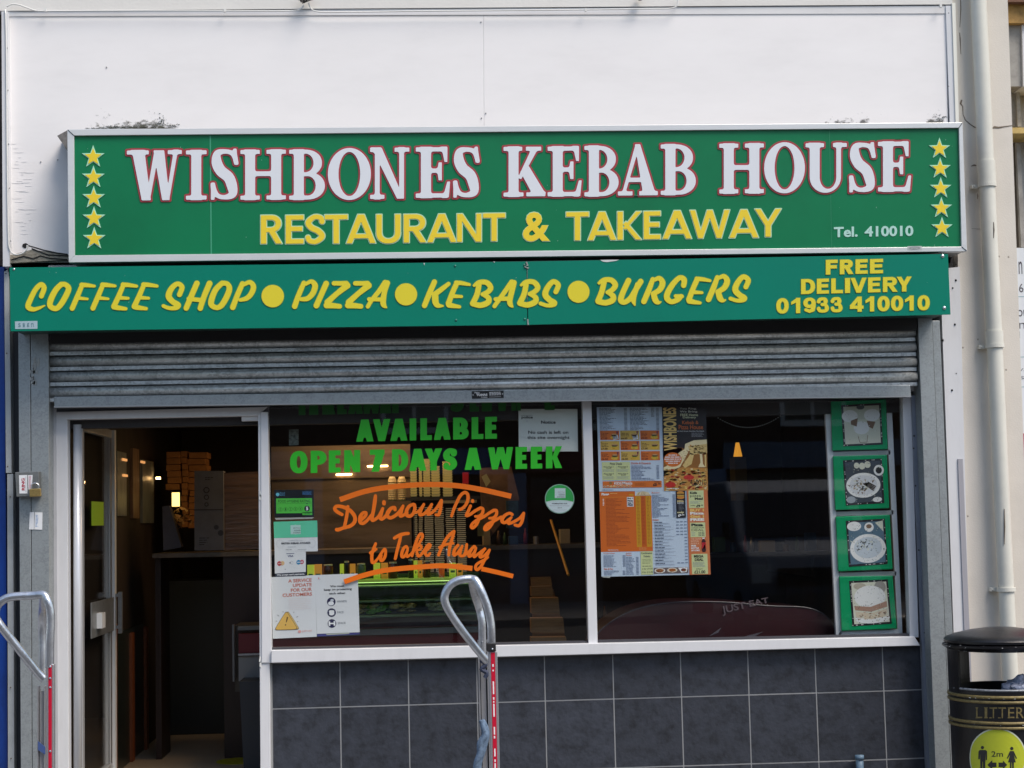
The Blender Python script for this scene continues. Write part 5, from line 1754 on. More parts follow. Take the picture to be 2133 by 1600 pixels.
# right window interior
cn = MB(); c_ = W(1537, 951, 2.3); h_ = W(1537, 922, 2.3).z - c_.z
cn.lathe([(.001, 0), (.033, 0), (.013, h_), (.001, h_)], c_, 16)
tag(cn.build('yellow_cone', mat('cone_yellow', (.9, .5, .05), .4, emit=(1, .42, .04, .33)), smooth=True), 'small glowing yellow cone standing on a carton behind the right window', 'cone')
tag(slab('tall_carton', 1532, 952, 1556, 1042, 2.25, 2.45, mat('carton_brown', (.10, .08, .035), .7)), 'tall dim brown carton under the yellow cone', 'carton')
bdm = mat('bead_pale', (.55, .65, .68), .3)
root = empty('bead_string', W(1560, 890, .25), 'curved string of small pale beads hanging at the top of the right window', 'bead string')
m0 = None
for k in range(30):
    t = k / 29
    px = 1496 + 134 * t
    py = 866 + 24.5 * (1 - (2 * t - .92) ** 2 * .95)
    p = W(px, py, .25)
    if m0 is None:
        m0 = MB().sphere(p, .0036, 8).build('bead', bdm, root, True, origin=p)
        o = m0
    else:
        o = m0.copy(); COL.objects.link(o); o.parent = root
        o.location = p - _origin(root)
# dark red rounded shape behind the right window, pale print towards the street
RB_ = mat('shape_red', (.028, .002, .004), .4, var=.2, vscale=6, bump=.2, bscale=12)
bag = empty('red_shape', W(1500, 1340, .3), 'large dark red rounded shape with pale lettering low behind the right window', 'bag')
top = smooth_path([(1236, 1345), (1252, 1312), (1310, 1275), (1390, 1256), (1500, 1254), (1600, 1262), (1690, 1268), (1735, 1300), (1742, 1350)], 5)
P_ = [(W(a, b, .16).x, W(a, b, .16).z) for a, b in top]
MB().prism(P_, .16, .62).build('body', RB_, bag)
pi_ = MB(); pi_.tube([W(a, b, .158) for a, b in top], .004, 6); pi_.build('rim_line', mat('rim_grey', (.035, .03, .04), .4), bag)
for q in ([(1478, 1325), (1502, 1308), (1496, 1318)], [(1505, 1338), (1590, 1316), (1560, 1332)], [(1460, 1342), (1480, 1330), (1480, 1342)]):
    slabq('grey_streak', q, .156, .16, mat('strip_grey', (.12, .11, .13), .3), bag)
P, T, _ = bfont('JUST EAT', .02)
letter('lettering', P, T, placed([(1502, 1263), (1600, 1244), (1603, 1258), (1506, 1284)], 1, 1), .154, .004, mat('shape_print', (.12, .085, .095), .5), bag)

# four framed food pictures in a metal ladder frame, inside the right window
PF = empty('picture_frame_rack', W(1790, 1320, .05), 'white metal ladder frame holding four green bordered food pictures at the right of the window', 'display rack')
YG = 0.05
slabq('upright', [(1718, 835), (1731, 835), (1753, 1321), (1742, 1325)], YG, YG + .03, UPVC, PF)
slabq('upright', [(1845, 835), (1857, 835), (1880, 1321), (1870, 1312)], YG, YG + .03, UPVC, PF)
for yy in (942, 1067, 1194):
    k_ = (yy - 850) / 480 * 24
    slabq('crossbar', [(1731 + k_, yy - 1), (1850 + k_, yy - 4), (1850 + k_, yy + 5), (1731 + k_, yy + 8)], YG, YG + .025, mat('bar_silver', (.5, .53, .52), .3, metal=.5), PF)
slabq('crossbar', [(1744, 1324), (1753, 1314), (1869, 1311), (1880, 1322)], YG, YG + .03, UPVC, PF)
GRF = mat('plastic_green', (.003, .30, .11), .25, coat=.3)
pics = [((1731, 836), (1846, 832), (1850, 936), (1734, 939)), ((1735, 950), (1848, 947), (1853, 1059), (1740, 1063)), ((1741, 1076), (1854, 1072), (1860, 1186), (1746, 1191)), ((1748, 1201), (1860, 1199), (1869, 1310), (1753, 1315))]
cream, pale, grey, dkp, brn, blu = ink((206, 208, 190)), ink((225, 226, 224)), ink((150, 158, 165)), ink((22, 24, 28)), ink((120, 95, 75)), ink((95, 130, 150))
for i, q in enumerate(pics):
    root = empty('food_picture', W(sum(p[0] for p in q) / 4, q[2][1], YG - .01), ['topmost green framed picture, of three pale dips', 'second green framed picture, of a plate of fish and chips with a cup', 'third green framed picture, of a bluish plate with bowl and cups', 'lowest green framed picture, of a tall pale sandwich'][i], 'picture', 'green framed food pictures')
    bevel(MB().quadp(q, YG - .022, YG - .002).build('frame', GRF, root), .006, 3)
    k = .16
    qi = [lerp(lerp(q[0], q[1], k + .02), lerp(q[3], q[2], k + .02), .085), lerp(lerp(q[0], q[1], .90), lerp(q[3], q[2], .90), .07), lerp(lerp(q[0], q[1], .91), lerp(q[3], q[2], .91), .90), lerp(lerp(q[0], q[1], k + .04), lerp(q[3], q[2], k + .04), .92)]
    S_ = Sheet(qi, YG - .0235, 100, 108, dkp, .0012)
    random.seed(20 + i)
    S_.rect(5, 5, 95, 103, [cream, ink((58, 66, 76)), ink((84, 112, 130)), cream][i]).up()
    if i == 0:
        S_.rect(5, 5, 95, 40, ink((190, 195, 178)))
        S_.up().disc(20, 30, 20, pale, 16).disc(76, 30, 20, pale, 16).disc(48, 62, 20, pale, 17)
        S_.up().poly([(22, 42), (40, 36), (36, 58), (22, 52)], brn).poly([(62, 44), (84, 48), (76, 66), (66, 60)], brn).disc(48, 8, 10, ink((80, 90, 90)), 6).line([(38, 82), (42, 100), (60, 100), (62, 82)], 1.2, brn)
    elif i == 1:
        S_.disc(34, 14, 7, cream).disc(48, 16, 8, cream).disc(62, 13, 8, cream).disc(90, 28, 13, pale).disc(14, 95, 12, grey, 8).disc(82, 98, 12, pale, 6)
        S_.up().disc(48, 62, 44, pale, 30).disc(90, 28, 8, dkp)
        S_.up().disc(48, 62, 36, ink((205, 208, 212)), 24)
        S_.up()
        for _ in range(60):
            x, y = random.gauss(40, 14), random.gauss(60, 8)
            S_.poly([(x, y), (x + random.uniform(3, 9), y + random.uniform(-4, 4)), (x + random.uniform(0, 5), y + random.uniform(2, 6))], random.choice([brn, ink((170, 150, 120)), ink((110, 115, 110)), cream]))
        for t in range(4):
            S_.line([(48 + t * 4, 58 - t), (74 + t * 2, 76 - t * 3)], 3, ink((70, 60, 52)))
    elif i == 2:
        S_.disc(20, 14, 18, pale, 11).disc(58, 18, 12, pale, 11).poly([(74, 8), (94, 4), (94, 30)], cream)
        S_.up().disc(52, 68, 46, pale, 34).disc(58, 16, 7, brn, 5)
        S_.up().disc(52, 66, 36, ink((190, 200, 208)), 25)
        S_.up()
        for _ in range(55):
            x, y = random.gauss(42, 17), random.gauss(56, 8)
            S_.poly([(x, y), (x + random.uniform(2, 7), y + random.uniform(-4, 4)), (x + random.uniform(0, 5), y + random.uniform(2, 6))], random.choice([dkp, ink((60, 80, 85)), cream, ink((150, 165, 160))]))
    else:
        S_.disc(78, 18, 15, ink((150, 146, 138))).disc(26, 14, 16, ink((175, 168, 150)), 8)
        S_.up().disc(50, 40, 40, pale, 27).disc(52, 92, 44, pale, 12)
        S_.up().poly([(8, 60), (50, 64), (92, 52), (92, 66), (50, 76), (10, 70)], ink((165, 130, 110))).poly([(10, 74), (50, 80), (92, 70), (90, 88), (50, 94), (12, 88)], ink((205, 190, 165)))
        S_.up()
        for _ in range(40):
            x, y = random.uniform(12, 88), random.gauss(84, 5)
            S_.poly([(x, y), (x + random.uniform(3, 9), y + random.uniform(-3, 3)), (x + random.uniform(0, 5), y + random.uniform(2, 4))], random.choice([brn, cream, ink((185, 150, 125))]))
    S_.up()
    if i != 0:                 # crumbs, garnish and speckle of the old prints
        for _ in range(150):
            x, y = random.uniform(8, 92), random.uniform(8, 100)
            s0 = random.uniform(.5, 1.8)
            S_.poly([(x, y), (x + s0 * 1.6, y - s0 * .5), (x + s0, y + s0)], random.choice([dkp, grey, brn, cream, ink((60, 66, 70)), ink((120, 124, 120))]))
    else:
        for _ in range(70):
            x, y = random.uniform(8, 92), random.uniform(8, 100)
            s0 = random.uniform(.5, 1.6)
            S_.poly([(x, y), (x + s0 * 1.6, y - s0 * .5), (x + s0, y + s0)], random.choice([ink((170, 168, 150)), ink((150, 140, 120)), pale]))
    S_.up()
    for _ in range(26):
        t = random.random()
        x, y = random.choice([(2.5, t * 108), (97.5, t * 108), (t * 100, 2.5), (t * 100, 105.5)])
        S_.rect(x - 1, y - .8, x + 1.2, y + .8, pale)
    S_.build('print', root)

# kitchen clutter on the far worktop, dim behind the glass
random.seed(77)
CL = [mat('clutter_brown', (.16, .08, .04), .5), mat('clutter_cream', (.40, .32, .2), .5), mat('clutter_steel', (.35, .33, .3), .3, metal=.7), mat('clutter_red', (.25, .02, .02), .4), mat('clutter_blue', (.03, .07, .16), .5), mat('clutter_green', (.04, .09, .03), .5)]
where = [('box', 1014, 1112, 16, 34), ('bottle', 1040, 1150, 9, 30), ('bottle', 1053, 1150, 8, 26), ('box', 1070, 1150, 20, 18), ('bottle', 1096, 1150, 8, 34), ('tin', 1118, 1150, 12, 16), ('box', 1178, 1150, 22, 30), ('bottle', 1262, 1300, 9, 40), ('box', 1500, 1150, 26, 34), ('tin', 1530, 1150, 14, 22), ('bottle', 1556, 1150, 9, 38), ('bottle', 1569, 1150, 9, 34), ('box', 1600, 1150, 34, 26), ('tin', 1640, 1150, 14, 18), ('bottle', 1664, 1150, 9, 36), ('box', 1692, 1150, 22, 44)]
cols = ['brown', 'cream', 'steel', 'red', 'blue', 'green']
xs_max = XI1 - 2.0
for i, (kd, px, py, w_, h_) in enumerate(where):
    Yk = YC + .22
    c = W(px, py, Yk)
    hw_, hh = w_ / 2 * .00335, h_ * .00335
    if c.x > xs_max:
        Yk = 2.9
        c = W(px, py, Yk)
        z0 = c.z
    else:
        z0 = zc
    ci = (i * 5 + 1) % 6
    if kd == 'box':
        o = bevel(MB().box(c.x - hw_, c.x + hw_, Yk, Yk + .1, z0, z0 + hh).build('carton', CL[ci]), .004)
    elif kd == 'tin':
        o = MB().lathe([(.001, 0), (hw_, 0), (hw_, hh), (.001, hh)], (c.x, Yk + .05, z0), 16).build('tin', CL[ci], smooth=False)
    else:
        o = MB().lathe([(.001, 0), (hw_, 0), (hw_, hh * .62), (hw_ * .45, hh * .8), (hw_ * .45, hh), (.001, hh)], (c.x, Yk + .05, z0), 14).build('bottle', CL[ci], smooth=True)
    side = 'left' if px < 1230 else 'right'
    L = [q for q in where if (q[1] < 1230) == (px < 1230)]
    k = sorted(L, key=lambda q: q[1]).index((kd, px, py, w_, h_))
    tag(o, f'dim {cols[ci]} {kd} on the back worktop, {["first", "second", "third", "fourth", "fifth", "sixth", "seventh", "eighth", "ninth"][k]} item from the left behind the {side} window', kd if kd != 'box' else 'carton')
bs = empty('back_shelf', (W(1600, 1152, 2.9).x, 2.9, W(1600, 1152, 2.9).z), 'dark shelf board along the back wall behind the right window', 'shelf')
MB().box(xs_max - .05, XI1 - .05, 2.85, 3.1, W(1600, 1150, 2.9).z - .03, W(1600, 1150, 2.9).z).build('board', DKS, bs)
for px in (1480, 1700):
    c = W(px, 1170, 2.9)
    MB().box(c.x - .01, c.x + .01, 3.0, 4.6, c.z - .12, W(1600, 1150, 2.9).z - .031).build('bracket', DKS, bs)
# ------------------------------------------------------------------ papers behind the glass
YPAP = 0.011
PAPER = mat('paper_white', (.74, .76, .78), .6)
PAPER2 = mat('paper_board', (.66, .70, .66), .5)
K_ = ink((25, 26, 32)); W_ = ink((236, 238, 240)); G5 = ink((84, 196, 72)); NAVY = ink((36, 34, 74)); SAL = ink((208, 120, 100)); GRY = ink((120, 124, 132)); LGR = ink((185, 190, 196))

S = Sheet([(571.2, 1020.7), (653, 1019.9), (654, 1077), (572, 1078)], YPAP, 488, 340, ink((12, 18, 24)))
S.disc(42, 56, 22, ink((110, 190, 215))).text('food', 68, 28, 130, 46, ink((90, 150, 190)), .01).text('standards', 68, 50, 130, 72, ink((90, 150, 190)), .01)
S.small(350, 22, 465, 66, 4, ink((70, 130, 190)), rng=(.9, 1))
S.rect(22, 106, 468, 290, G5).rect(345, 280, 468, 314, G5)
S.up().text('FOOD HYGIENE RATING', 48, 124, 445, 158, ink((30, 75, 30)), .008).line([(30, 172), (460, 168)], 3, ink((40, 110, 40)))
for i, t in enumerate('01234'):
    S.ring(75 + i * 62, 242 - i * 1.5, 25, 3.5, ink((40, 110, 40))).text(t, 66 + i * 62, 228 - i * 1.5, 84 + i * 62, 258 - i * 1.5, ink((40, 110, 40)), .01)
S.disc(404, 234, 35, K_).up().text('5', 392, 212, 418, 257, W_, .05).poly([(392, 170), (418, 170), (405, 182)], K_).text('VERY GOOD', 370, 294, 440, 304, ink((30, 75, 30)), .01)
tag(S.build('hygiene_rating_sticker'), 'black and green food hygiene rating sticker showing 5 in the window', 'sticker')
tag(slabq('tape_strip', [(572, 1079), (654, 1077.5), (650, 1080.5), (575, 1083)], YPAP, YPAP + .001, mat('clear_tape', (.42, .44, .42), .3)), 'strip of wrinkled clear tape under the hygiene rating sticker', 'tape')

S = Sheet([(570, 1087), (660.7, 1084.2), (661.9, 1148.4), (572, 1150)], YPAP, 536, 380, PAPER)
S.rect(0, 0, 536, 205, ink((98, 206, 166)))
S.up().ring(268, 105, 64, 2, W_, 4).rect(206, 50, 330, 162, ink((186, 222, 215)))
S.up().text('BRITISH', 240, 78, 326, 96, GRY).text('KEBAB', 250, 108, 326, 126, ink((90, 100, 110)), .01).text('AWARDS', 236, 136, 326, 154, ink((90, 100, 110)), .01)
S.text('NOMINATED FOR', 180, 232, 350, 246, LGR, .01).text('BRITISH KEBAB AWARDS', 88, 262, 448, 286, ink((50, 54, 64)), .03).small(170, 312, 360, 326, 1, LGR).small(140, 348, 250, 360, 1, GRY).small(290, 348, 400, 360, 1, LGR)
S.ring(70, 280, 44, 2, LGR, ry=52).ring(466, 280, 44, 2, LGR, ry=52)
tag(S.build('award_notice'), 'mint and white BRITISH KEBAB AWARDS notice in the window', 'notice')

S = Sheet([(572, 1150), (637, 1148.4), (637, 1191.4), (572.4, 1194.8)], YPAP, 385, 255, PAPER)
S.line([(143, 24), (243, 22)], 6, ink((80, 90, 130))).text('VISA', 160, 40, 232, 66, ink((60, 70, 120)), .02)
S.disc(58, 138, 28, ink((190, 70, 70))).disc(96, 136, 26, ink((225, 190, 140))).disc(296, 132, 28, ink((50, 140, 190))).disc(336, 130, 26, ink((200, 90, 110)))
S.up().line([(40, 138), (84, 138)], 10, ink((230, 190, 190))).line([(276, 132), (352, 132)], 10, ink((220, 225, 235))).poly([(178, 134), (196, 122), (196, 146)], GRY).ring(214, 134, 16, 3, LGR, ry=22)
S.disc(130, 210, 5, NAVY).disc(250, 200, 4, LGR)
tag(S.build('card_sticker'), 'white card payment sticker with VISA and overlapping circles in the window', 'sticker')
S = Sheet([(573, 1194.9), (637, 1191.6), (637, 1199.8), (574, 1202)], YPAP, 385, 50, ink((58, 64, 78)))
S.text('We accept card payments.', 20, 12, 372, 40, W_, .03)
tag(S.build('card_strip'), 'grey strip reading We accept card payments under the card sticker', 'sticker')

S = Sheet([(565.3, 1202.4), (656.5, 1198), (659.8, 1326.4), (568.4, 1330.6)], YPAP, 540, 762, PAPER)
for i, (t, x) in enumerate((('A SERVICE', 205), ('UPDATE', 262), ('FOR OUR', 236), ('CUSTOMERS', 132))):
    S.text(t, x, 36 + i * 58, 495, 78 + i * 58, SAL, .025)
S.small(205, 272, 495, 425, 7, ink((232, 205, 200)), rng=(.85, 1), th=.12)
tri = lambda k, dx: [(178 + dx + (x - 178) * k, 560 + (y - 560) * k) for x, y in smooth_path([(160, 456), (178, 446), (198, 456), (300, 630), (294, 654), (270, 660), (70, 656), (48, 648), (48, 624)], 3, True)]
S.poly(tri(1.05, 12), ink((90, 80, 70))).up().poly(tri(1.0, 12), ink((226, 190, 110))).up().poly(tri(1.04, -6), ink((90, 80, 70))).up().poly(tri(.97, -6), ink((230, 184, 92)))
S.up().poly([(178, 500), (196, 502), (176, 566), (164, 566)], ink((100, 75, 40))).disc(160, 598, 9, ink((100, 75, 40)))
for a, b in (((128, 430), (138, 440)), ((270, 440), (260, 452)), ((62, 468), (80, 486)), ((318, 500), (296, 508)), ((40, 546), (58, 548)), ((316, 566), (304, 560))):
    S.line([a, b], 5, ink((70, 70, 80)))
S.disc(330, 688, 20, ink((235, 170, 165)), 18).text('JUST EAT', 360, 674, 484, 702, ink((236, 175, 170)), .01)
tag(S.build('service_poster'), 'white A SERVICE UPDATE FOR OUR CUSTOMERS poster with yellow warning triangle', 'poster')

S = Sheet([(656.5, 1198), (745, 1194.8), (749.3, 1317), (660, 1320.5)], YPAP, 528, 725, PAPER)
S.text('We must', 182, 132, 355, 158, K_, .022).text('keep on protecting', 104, 172, 448, 206, K_, .022).text('each other.', 168, 220, 376, 246, K_, .022).small(30, 50, 120, 62, 1, LGR).disc(44, 40, 8, ink((230, 120, 110)))
for i, t in enumerate(('HANDS', 'FACE', 'SPACE')):
    cy = 336 + i * 134
    S.disc(190, cy, 53, NAVY)
    S.text(t, 262, cy - 14, 262 + (118, 76, 96)[i], cy + 12, GRY, .008)
S.up().disc(186, 356, 36, ink((235, 238, 242)), 26).disc(200, 318, 22, ink((200, 206, 216)), 16).disc(190, 470, 40, W_, 34).poly([(146, 430), (234, 430), (222, 440), (158, 440)], NAVY)
S.poly([(148, 578), (168, 574), (170, 596), (210, 596), (212, 574), (232, 578), (232, 630), (212, 634), (210, 612), (170, 612), (168, 634), (148, 630)], W_)
S.up().poly([(150, 462), (160, 452), (160, 488), (150, 478)], NAVY).poly([(222, 452), (232, 462), (232, 478), (222, 488)], NAVY)
tag(S.build('safety_poster'), 'white poster listing HANDS, FACE and SPACE beside dark round icons', 'poster')
S = Sheet([(660, 1320), (749, 1316), (749, 1321.5), (661, 1326)], YPAP + .003, 100, 8, ink((72, 74, 140)))
S.rect(22, 1.5, 76, 5, ink((190, 195, 180)))
tag(S.build('poster_edge'), 'blue edge of a hidden sheet under the HANDS, FACE, SPACE poster', 'paper')

S = Sheet([(1080, 852), (1202.7, 852), (1204, 940.5), (1080.8, 940.5)], YPAP, 730, 525, PAPER2)
S.text('police', 36, 85, 176, 128, K_, .03).line([(34, 80), (176, 76)], 3, K_).text('Notice', 278, 143, 458, 184, K_, .02)
S.text('No cash is left on', 118, 268, 614, 308, K_, .016).text('this site overnight', 106, 333, 628, 384, K_, .016).disc(104, 150, 9, LGR)
S.line([(2, 340), (70, 352), (190, 395), (330, 488)], 2.5, LGR)
tag(S.build('police_notice'), 'pale board notice reading No cash is left on this site overnight', 'notice')

rs = Sheet([(1135, 1008.6), (1196.4, 1008.6), (1196.4, 1070), (1135, 1070)], YPAP, 364, 364, ink((150, 190, 170)))
n = 40
RP = [(182 + 182 * math.cos(2 * math.pi * k / n), 182 + 182 * math.sin(2 * math.pi * k / n)) for k in range(n)]
mb = MB()
mb.prism([(rs.p(x, y, 0)[0], rs.p(x, y, 0)[2]) for x, y in RP], YPAP, YPAP + .001, 0)
rs.disc(182, 182, 172, ink((52, 172, 82)))
rs.up().poly([(182 + 172 * math.cos(a), 182 + 172 * math.sin(a)) for a in [math.radians(12 + 156 * t / 20) for t in range(21)]], ink((212, 226, 230)))
rs.poly([(14, 216), (90, 202), (182, 197), (274, 202), (350, 216)], ink((212, 226, 230)))
rs.rect(122, 50, 254, 172, ink((206, 226, 226)))
rs.up().text('BRITISH', 162, 88, 244, 112, LGR, .01).text('KEBAB', 172, 118, 244, 140, GRY, .01).text('AWARDS', 150, 146, 244, 168, GRY, .01).text('NOMINATED FOR', 88, 232, 276, 248, K_, .03).text('BRITISH KEBAB AWARDS', 60, 258, 306, 274, LGR, .01).text('2019', 156, 284, 208, 300, GRY, .02).line([(95, 316), (270, 316)], 3, LGR).line([(100, 328), (262, 328)], 2, LGR)
k = len(mb.v)
mb.v += [Vector(v) for v in rs.v]; mb.f += [tuple(i + k for i in f) for f in rs.f]; mb.m += rs.m
tag(mb.build('award_sticker', rs.mats), 'round green and white award sticker near the window mullion', 'sticker')
tag(slabq('paper_scrap', [(602, 895), (622, 894), (622, 927), (602, 928)], .20, .203, mat('scrap', (.16, .19, .18), .7, var=.8, vscale=60)), 'small torn grey scrap hanging high in the left window', 'paper')

# menus in the right window
OR, YM_, LB, PG = ink((214, 112, 40)), ink((214, 176, 84)), ink((182, 202, 226)), ink((206, 214, 158))
DI = ink((70, 74, 96)); TI = ink((120, 132, 160))
random.seed(9)
S = Sheet([(1243, 848.3), (1470.5, 847.5), (1474.5, 1021.5), (1248.5, 1024)], YPAP, 1815, 1400, mat('menu_paper', s2l((196, 212, 230)), .5))
S.small(40, 10, 500, 390, 18, DI, prices=52, rng=(.3, .8)).small(545, 10, 1030, 390, 18, DI, prices=48, rng=(.35, .8)).small(900, 10, 950, 170, 8, DI, rng=(1, 1))
pr = [['£7.50', '£6.50', '£8.00'], ['£7.00', '£8.00', '£7.00'], ['£6.50', '£6.50', '£7.20']]
BUN, CHIP, MEATC, LET = ink((150, 100, 50)), ink((222, 180, 60)), ink((86, 50, 30)), ink((90, 120, 50))
for r in range(3):
    for c in range(3):
        x0, y0 = 42 + c * 334 - (r * 0), 392 + r * 172
        bg = OR if (r + c) % 2 == 0 else YM_
        S.rect(x0, y0, x0 + 318, y0 + 152, bg)
S.up()
for r in range(3):
    for c in range(3):
        x0, y0 = 42 + c * 334, 392 + r * 172
        ik = ink((110, 40, 20)) if (r + c) % 2 == 0 else ink((70, 50, 30))
        S.text(str(r * 3 + c + 1) + '.', x0 + 12, y0 + 8, x0 + 30, y0 + 28, ik, .03)
        S.small(x0 + 14, y0 + 34, x0 + 150, y0 + 100, 3, ik, rng=(.6, 1))
        S.text(pr[r][c], x0 + 10, y0 + 110, x0 + 118, y0 + 144, ik, .04)
        S.disc(x0 + 232, y0 + 112, 62, CHIP, 30, 12).disc(x0 + 236, y0 + 70, 54, BUN, 20, 14)
S.up()
for r in range(3):
    for c in range(3):
        x0, y0 = 42 + c * 334, 392 + r * 172
        S.disc(x0 + 234, y0 + 78, 46, MEATC, 9, 12).disc(x0 + 228, y0 + 90, 44, LET, 7, 10).disc(x0 + 236, y0 + 60, 42, ink((196, 160, 110)), 12, 12)
        for _ in range(9):
            x, y = x0 + random.uniform(175, 290), y0 + random.uniform(100, 135)
            S.line([(x, y), (x + random.uniform(-26, 26), y - random.uniform(4, 16))], 6, random.choice([CHIP, ink((240, 205, 90)), ink((190, 140, 40))]))
        if c != 2 and not (r == 1 and c == 0) or (r, c) == (0, 2):
            S.poly([(x0 + 268, y0 + 10), (x0 + 300, y0 + 8), (x0 + 292, y0 + 56), (x0 + 276, y0 + 58)], ink((120, 50, 70)))
for x0 in (236, 566):
    S.poly([(x0 + 10, 480), (x0 + 96, 462), (x0 + 112, 528), (x0 + 26, 544)], W_)
S.up()
for x0 in (236, 566):
    S.small(x0 + 26, 482, x0 + 96, 528, 3, DI, rng=(.8, 1), th=.5)
S.rect(55, 912, 525, 1212, PG)
S.up().text('Pizza Deals', 190, 922, 390, 962, ink((60, 70, 70)), .02)
for i in range(2):
    for j in range(2):
        x0, y0 = 70 + i * 238, 982 + j * 116
        S.text('Pizza Deal ' + str(1 + i + 2 * j), x0 + 14, y0, x0 + 180, y0 + 20, ink((50, 55, 60)), .03).text(('£14.90', '£17.90', '£19.90', '£22.90')[i + 2 * j], x0 + 60, y0 + 24, x0 + 140, y0 + 42, ink((50, 55, 60)), .03).small(x0, y0 + 50, x0 + 205, y0 + 96, 3, TI, rng=(.8, 1), th=.3)
S.line([(297, 975), (299, 1200)], 2, TI)
S.text('Drinks & Desserts', 545, 918, 872, 952, SAL, .02).small(545, 968, 1010, 1200, 10, TI, prices=46, rng=(.3, .9)).small(545, 1196, 960, 1240, 2, TI, rng=(.9, 1), th=.25)
S.rect(60, 1232, 1045, 1340, OR).up()
for i in range(9):
    S.disc(92 + i * 53, 1318 - (i % 2) * 4, 22, ink((224, 208, 180)), 15, 14)
S.up()
for i in range(9):
    S.disc(92 + i * 53, 1318, 15, random.choice([BUN, ink((160, 60, 40)), CHIP, ink((230, 225, 210))]), 8, 12)
S.text('KIDS', 250, 1246, 376, 1288, W_, .03).text('Meals', 388, 1240, 552, 1290, W_, .02).text('only', 925, 1238, 1020, 1262, K_, .03).text('£5', 898, 1272, 964, 1318, K_, .05).text('.90', 976, 1272, 1024, 1294, K_, .04).small(600, 1262, 800, 1320, 4, ink((120, 50, 20)), rng=(.7, 1), th=.25)
S.disc(190, 1262, 26, ink((150, 110, 60)), 24, 8).small(50, 1366, 440, 1384, 1, TI).disc(84, 1374, 7, DI)
# right hand panel
S.rect(1082, 0, 1815, 1400, ink((30, 27, 33)))
S.up().poly([(1082, 640), (1815, 760), (1815, 1400), (1082, 1400)], ink((150, 98, 40)))
S.rect(1082, 680, 1400, 900, ink((108, 68, 28)))
S.up().text('WISHBONES', 1098, 10, 1318, 730, ink((232, 196, 116)), .035, rot=True)
for i, (t, x0, x1, y0, col) in enumerate((('You Ring.', 1372, 1660, 12, (170, 172, 165)), ('We Bring', 1376, 1668, 62, (205, 205, 195)), ('FREE Home', 1384, 1678, 114, (214, 218, 180)), ('Delivery', 1424, 1646, 160, (214, 218, 180)))):
    S.text(t, x0, y0, x1, y0 + 42, ink(col), .022)
S.text('Kebab &', 1412, 232, 1684, 290, ink((214, 110, 48)), .01).text('Pizza House', 1352, 302, 1756, 376, ink((214, 110, 48)), .01).text('62 High Street, Rushden Northants', 1326, 396, 1772, 422, ink((205, 205, 205)), .02).small(1560, 432, 1772, 510, 4, ink((170, 170, 175)), rng=(.8, 1), th=.3)
# pizza picture
CH, CH2, TOM, CRU = ink((226, 196, 128)), ink((238, 222, 176)), ink((178, 52, 30)), ink((196, 138, 66))
S.poly([(1452, 620), (1600, 560), (1815, 548), (1815, 700), (1500, 740), (1440, 700)], CH2)
S.poly([(1340, 770), (1450, 700), (1500, 760), (1420, 900), (1360, 1000), (1200, 1120), (1082, 1160), (1082, 1010), (1250, 930)], CH2)
S.poly([(1082, 1060), (1400, 1010), (1815, 1030), (1815, 1400), (1082, 1400)], CRU)
S.up().poly([(1500, 660), (1815, 620), (1815, 780), (1540, 800)], CH).poly([(1690, 760), (1730, 760), (1742, 960), (1780, 1010), (1660, 1010), (1700, 930)], CH2).poly([(1540, 780), (1600, 790), (1550, 960), (1440, 1020), (1400, 980)], CH).poly([(1770, 760), (1800, 760), (1795, 1010), (1775, 1010)], CH)
S.disc(1240, 880, 150, OR, 120)
for _ in range(190):
    x = random.uniform(1090, 1805)
    y = random.uniform(1030, 1385)
    s0 = random.uniform(14, 48)
    S.poly([(x + s0 * math.cos(a) * random.uniform(.6, 1.2) if 1082 < x + s0 * math.cos(a) < 1812 else x, min(1398, y + s0 * .42 * math.sin(a) * random.uniform(.6, 1.2))) for a in (0, 1.1, 2.2, 3.3, 4.4, 5.4)], random.choice([CH, CH2, TOM, CRU, ink((210, 160, 80)), ink((236, 200, 110)), ink((150, 50, 28)), ink((120, 90, 40)), CH]))
for _ in range(60):
    x, y = random.uniform(1520, 1800), random.uniform(640, 800)
    s0 = random.uniform(10, 28)
    S.poly([(x - s0, y), (x, y - s0 * .35), (min(1812, x + s0), y + s0 * .2), (x, y + s0 * .4)], random.choice([CRU, TOM, CH2, ink((120, 90, 40)), ink((210, 140, 60))]))
for _ in range(30):
    x, y = random.uniform(1340, 1480), random.uniform(740, 960)
    S.disc(x, y, 8, random.choice([BUN, CH, ink((190, 170, 130))]), 6, 8)
S.up()
for i, (a, b) in enumerate(((1170, 1310), (1110, 1370), (1100, 1380), (1120, 1360), (1160, 1320))):
    S.small(a, 790 + i * 34, b, 818 + i * 34, 1, W_, rng=(1, 1), th=.55)
S.disc(1190, 1300, 90, ink((190, 40, 30)), 48).disc(1500, 1180, 90, ink((196, 50, 40)), 40, 14)
S.up().text('(01933)', 1650, 1150, 1790, 1186, ink((60, 40, 34)), .0).text('410010', 1520, 1214, 1790, 1310, ink((34, 24, 22)), .0).small(1120, 1352, 1330, 1376, 1, W_, rng=(1, 1))
tag(S.build('menu_poster'), 'upper menu sheet with meal photos and black WISHBONES pizza panel in the right window', 'menu')

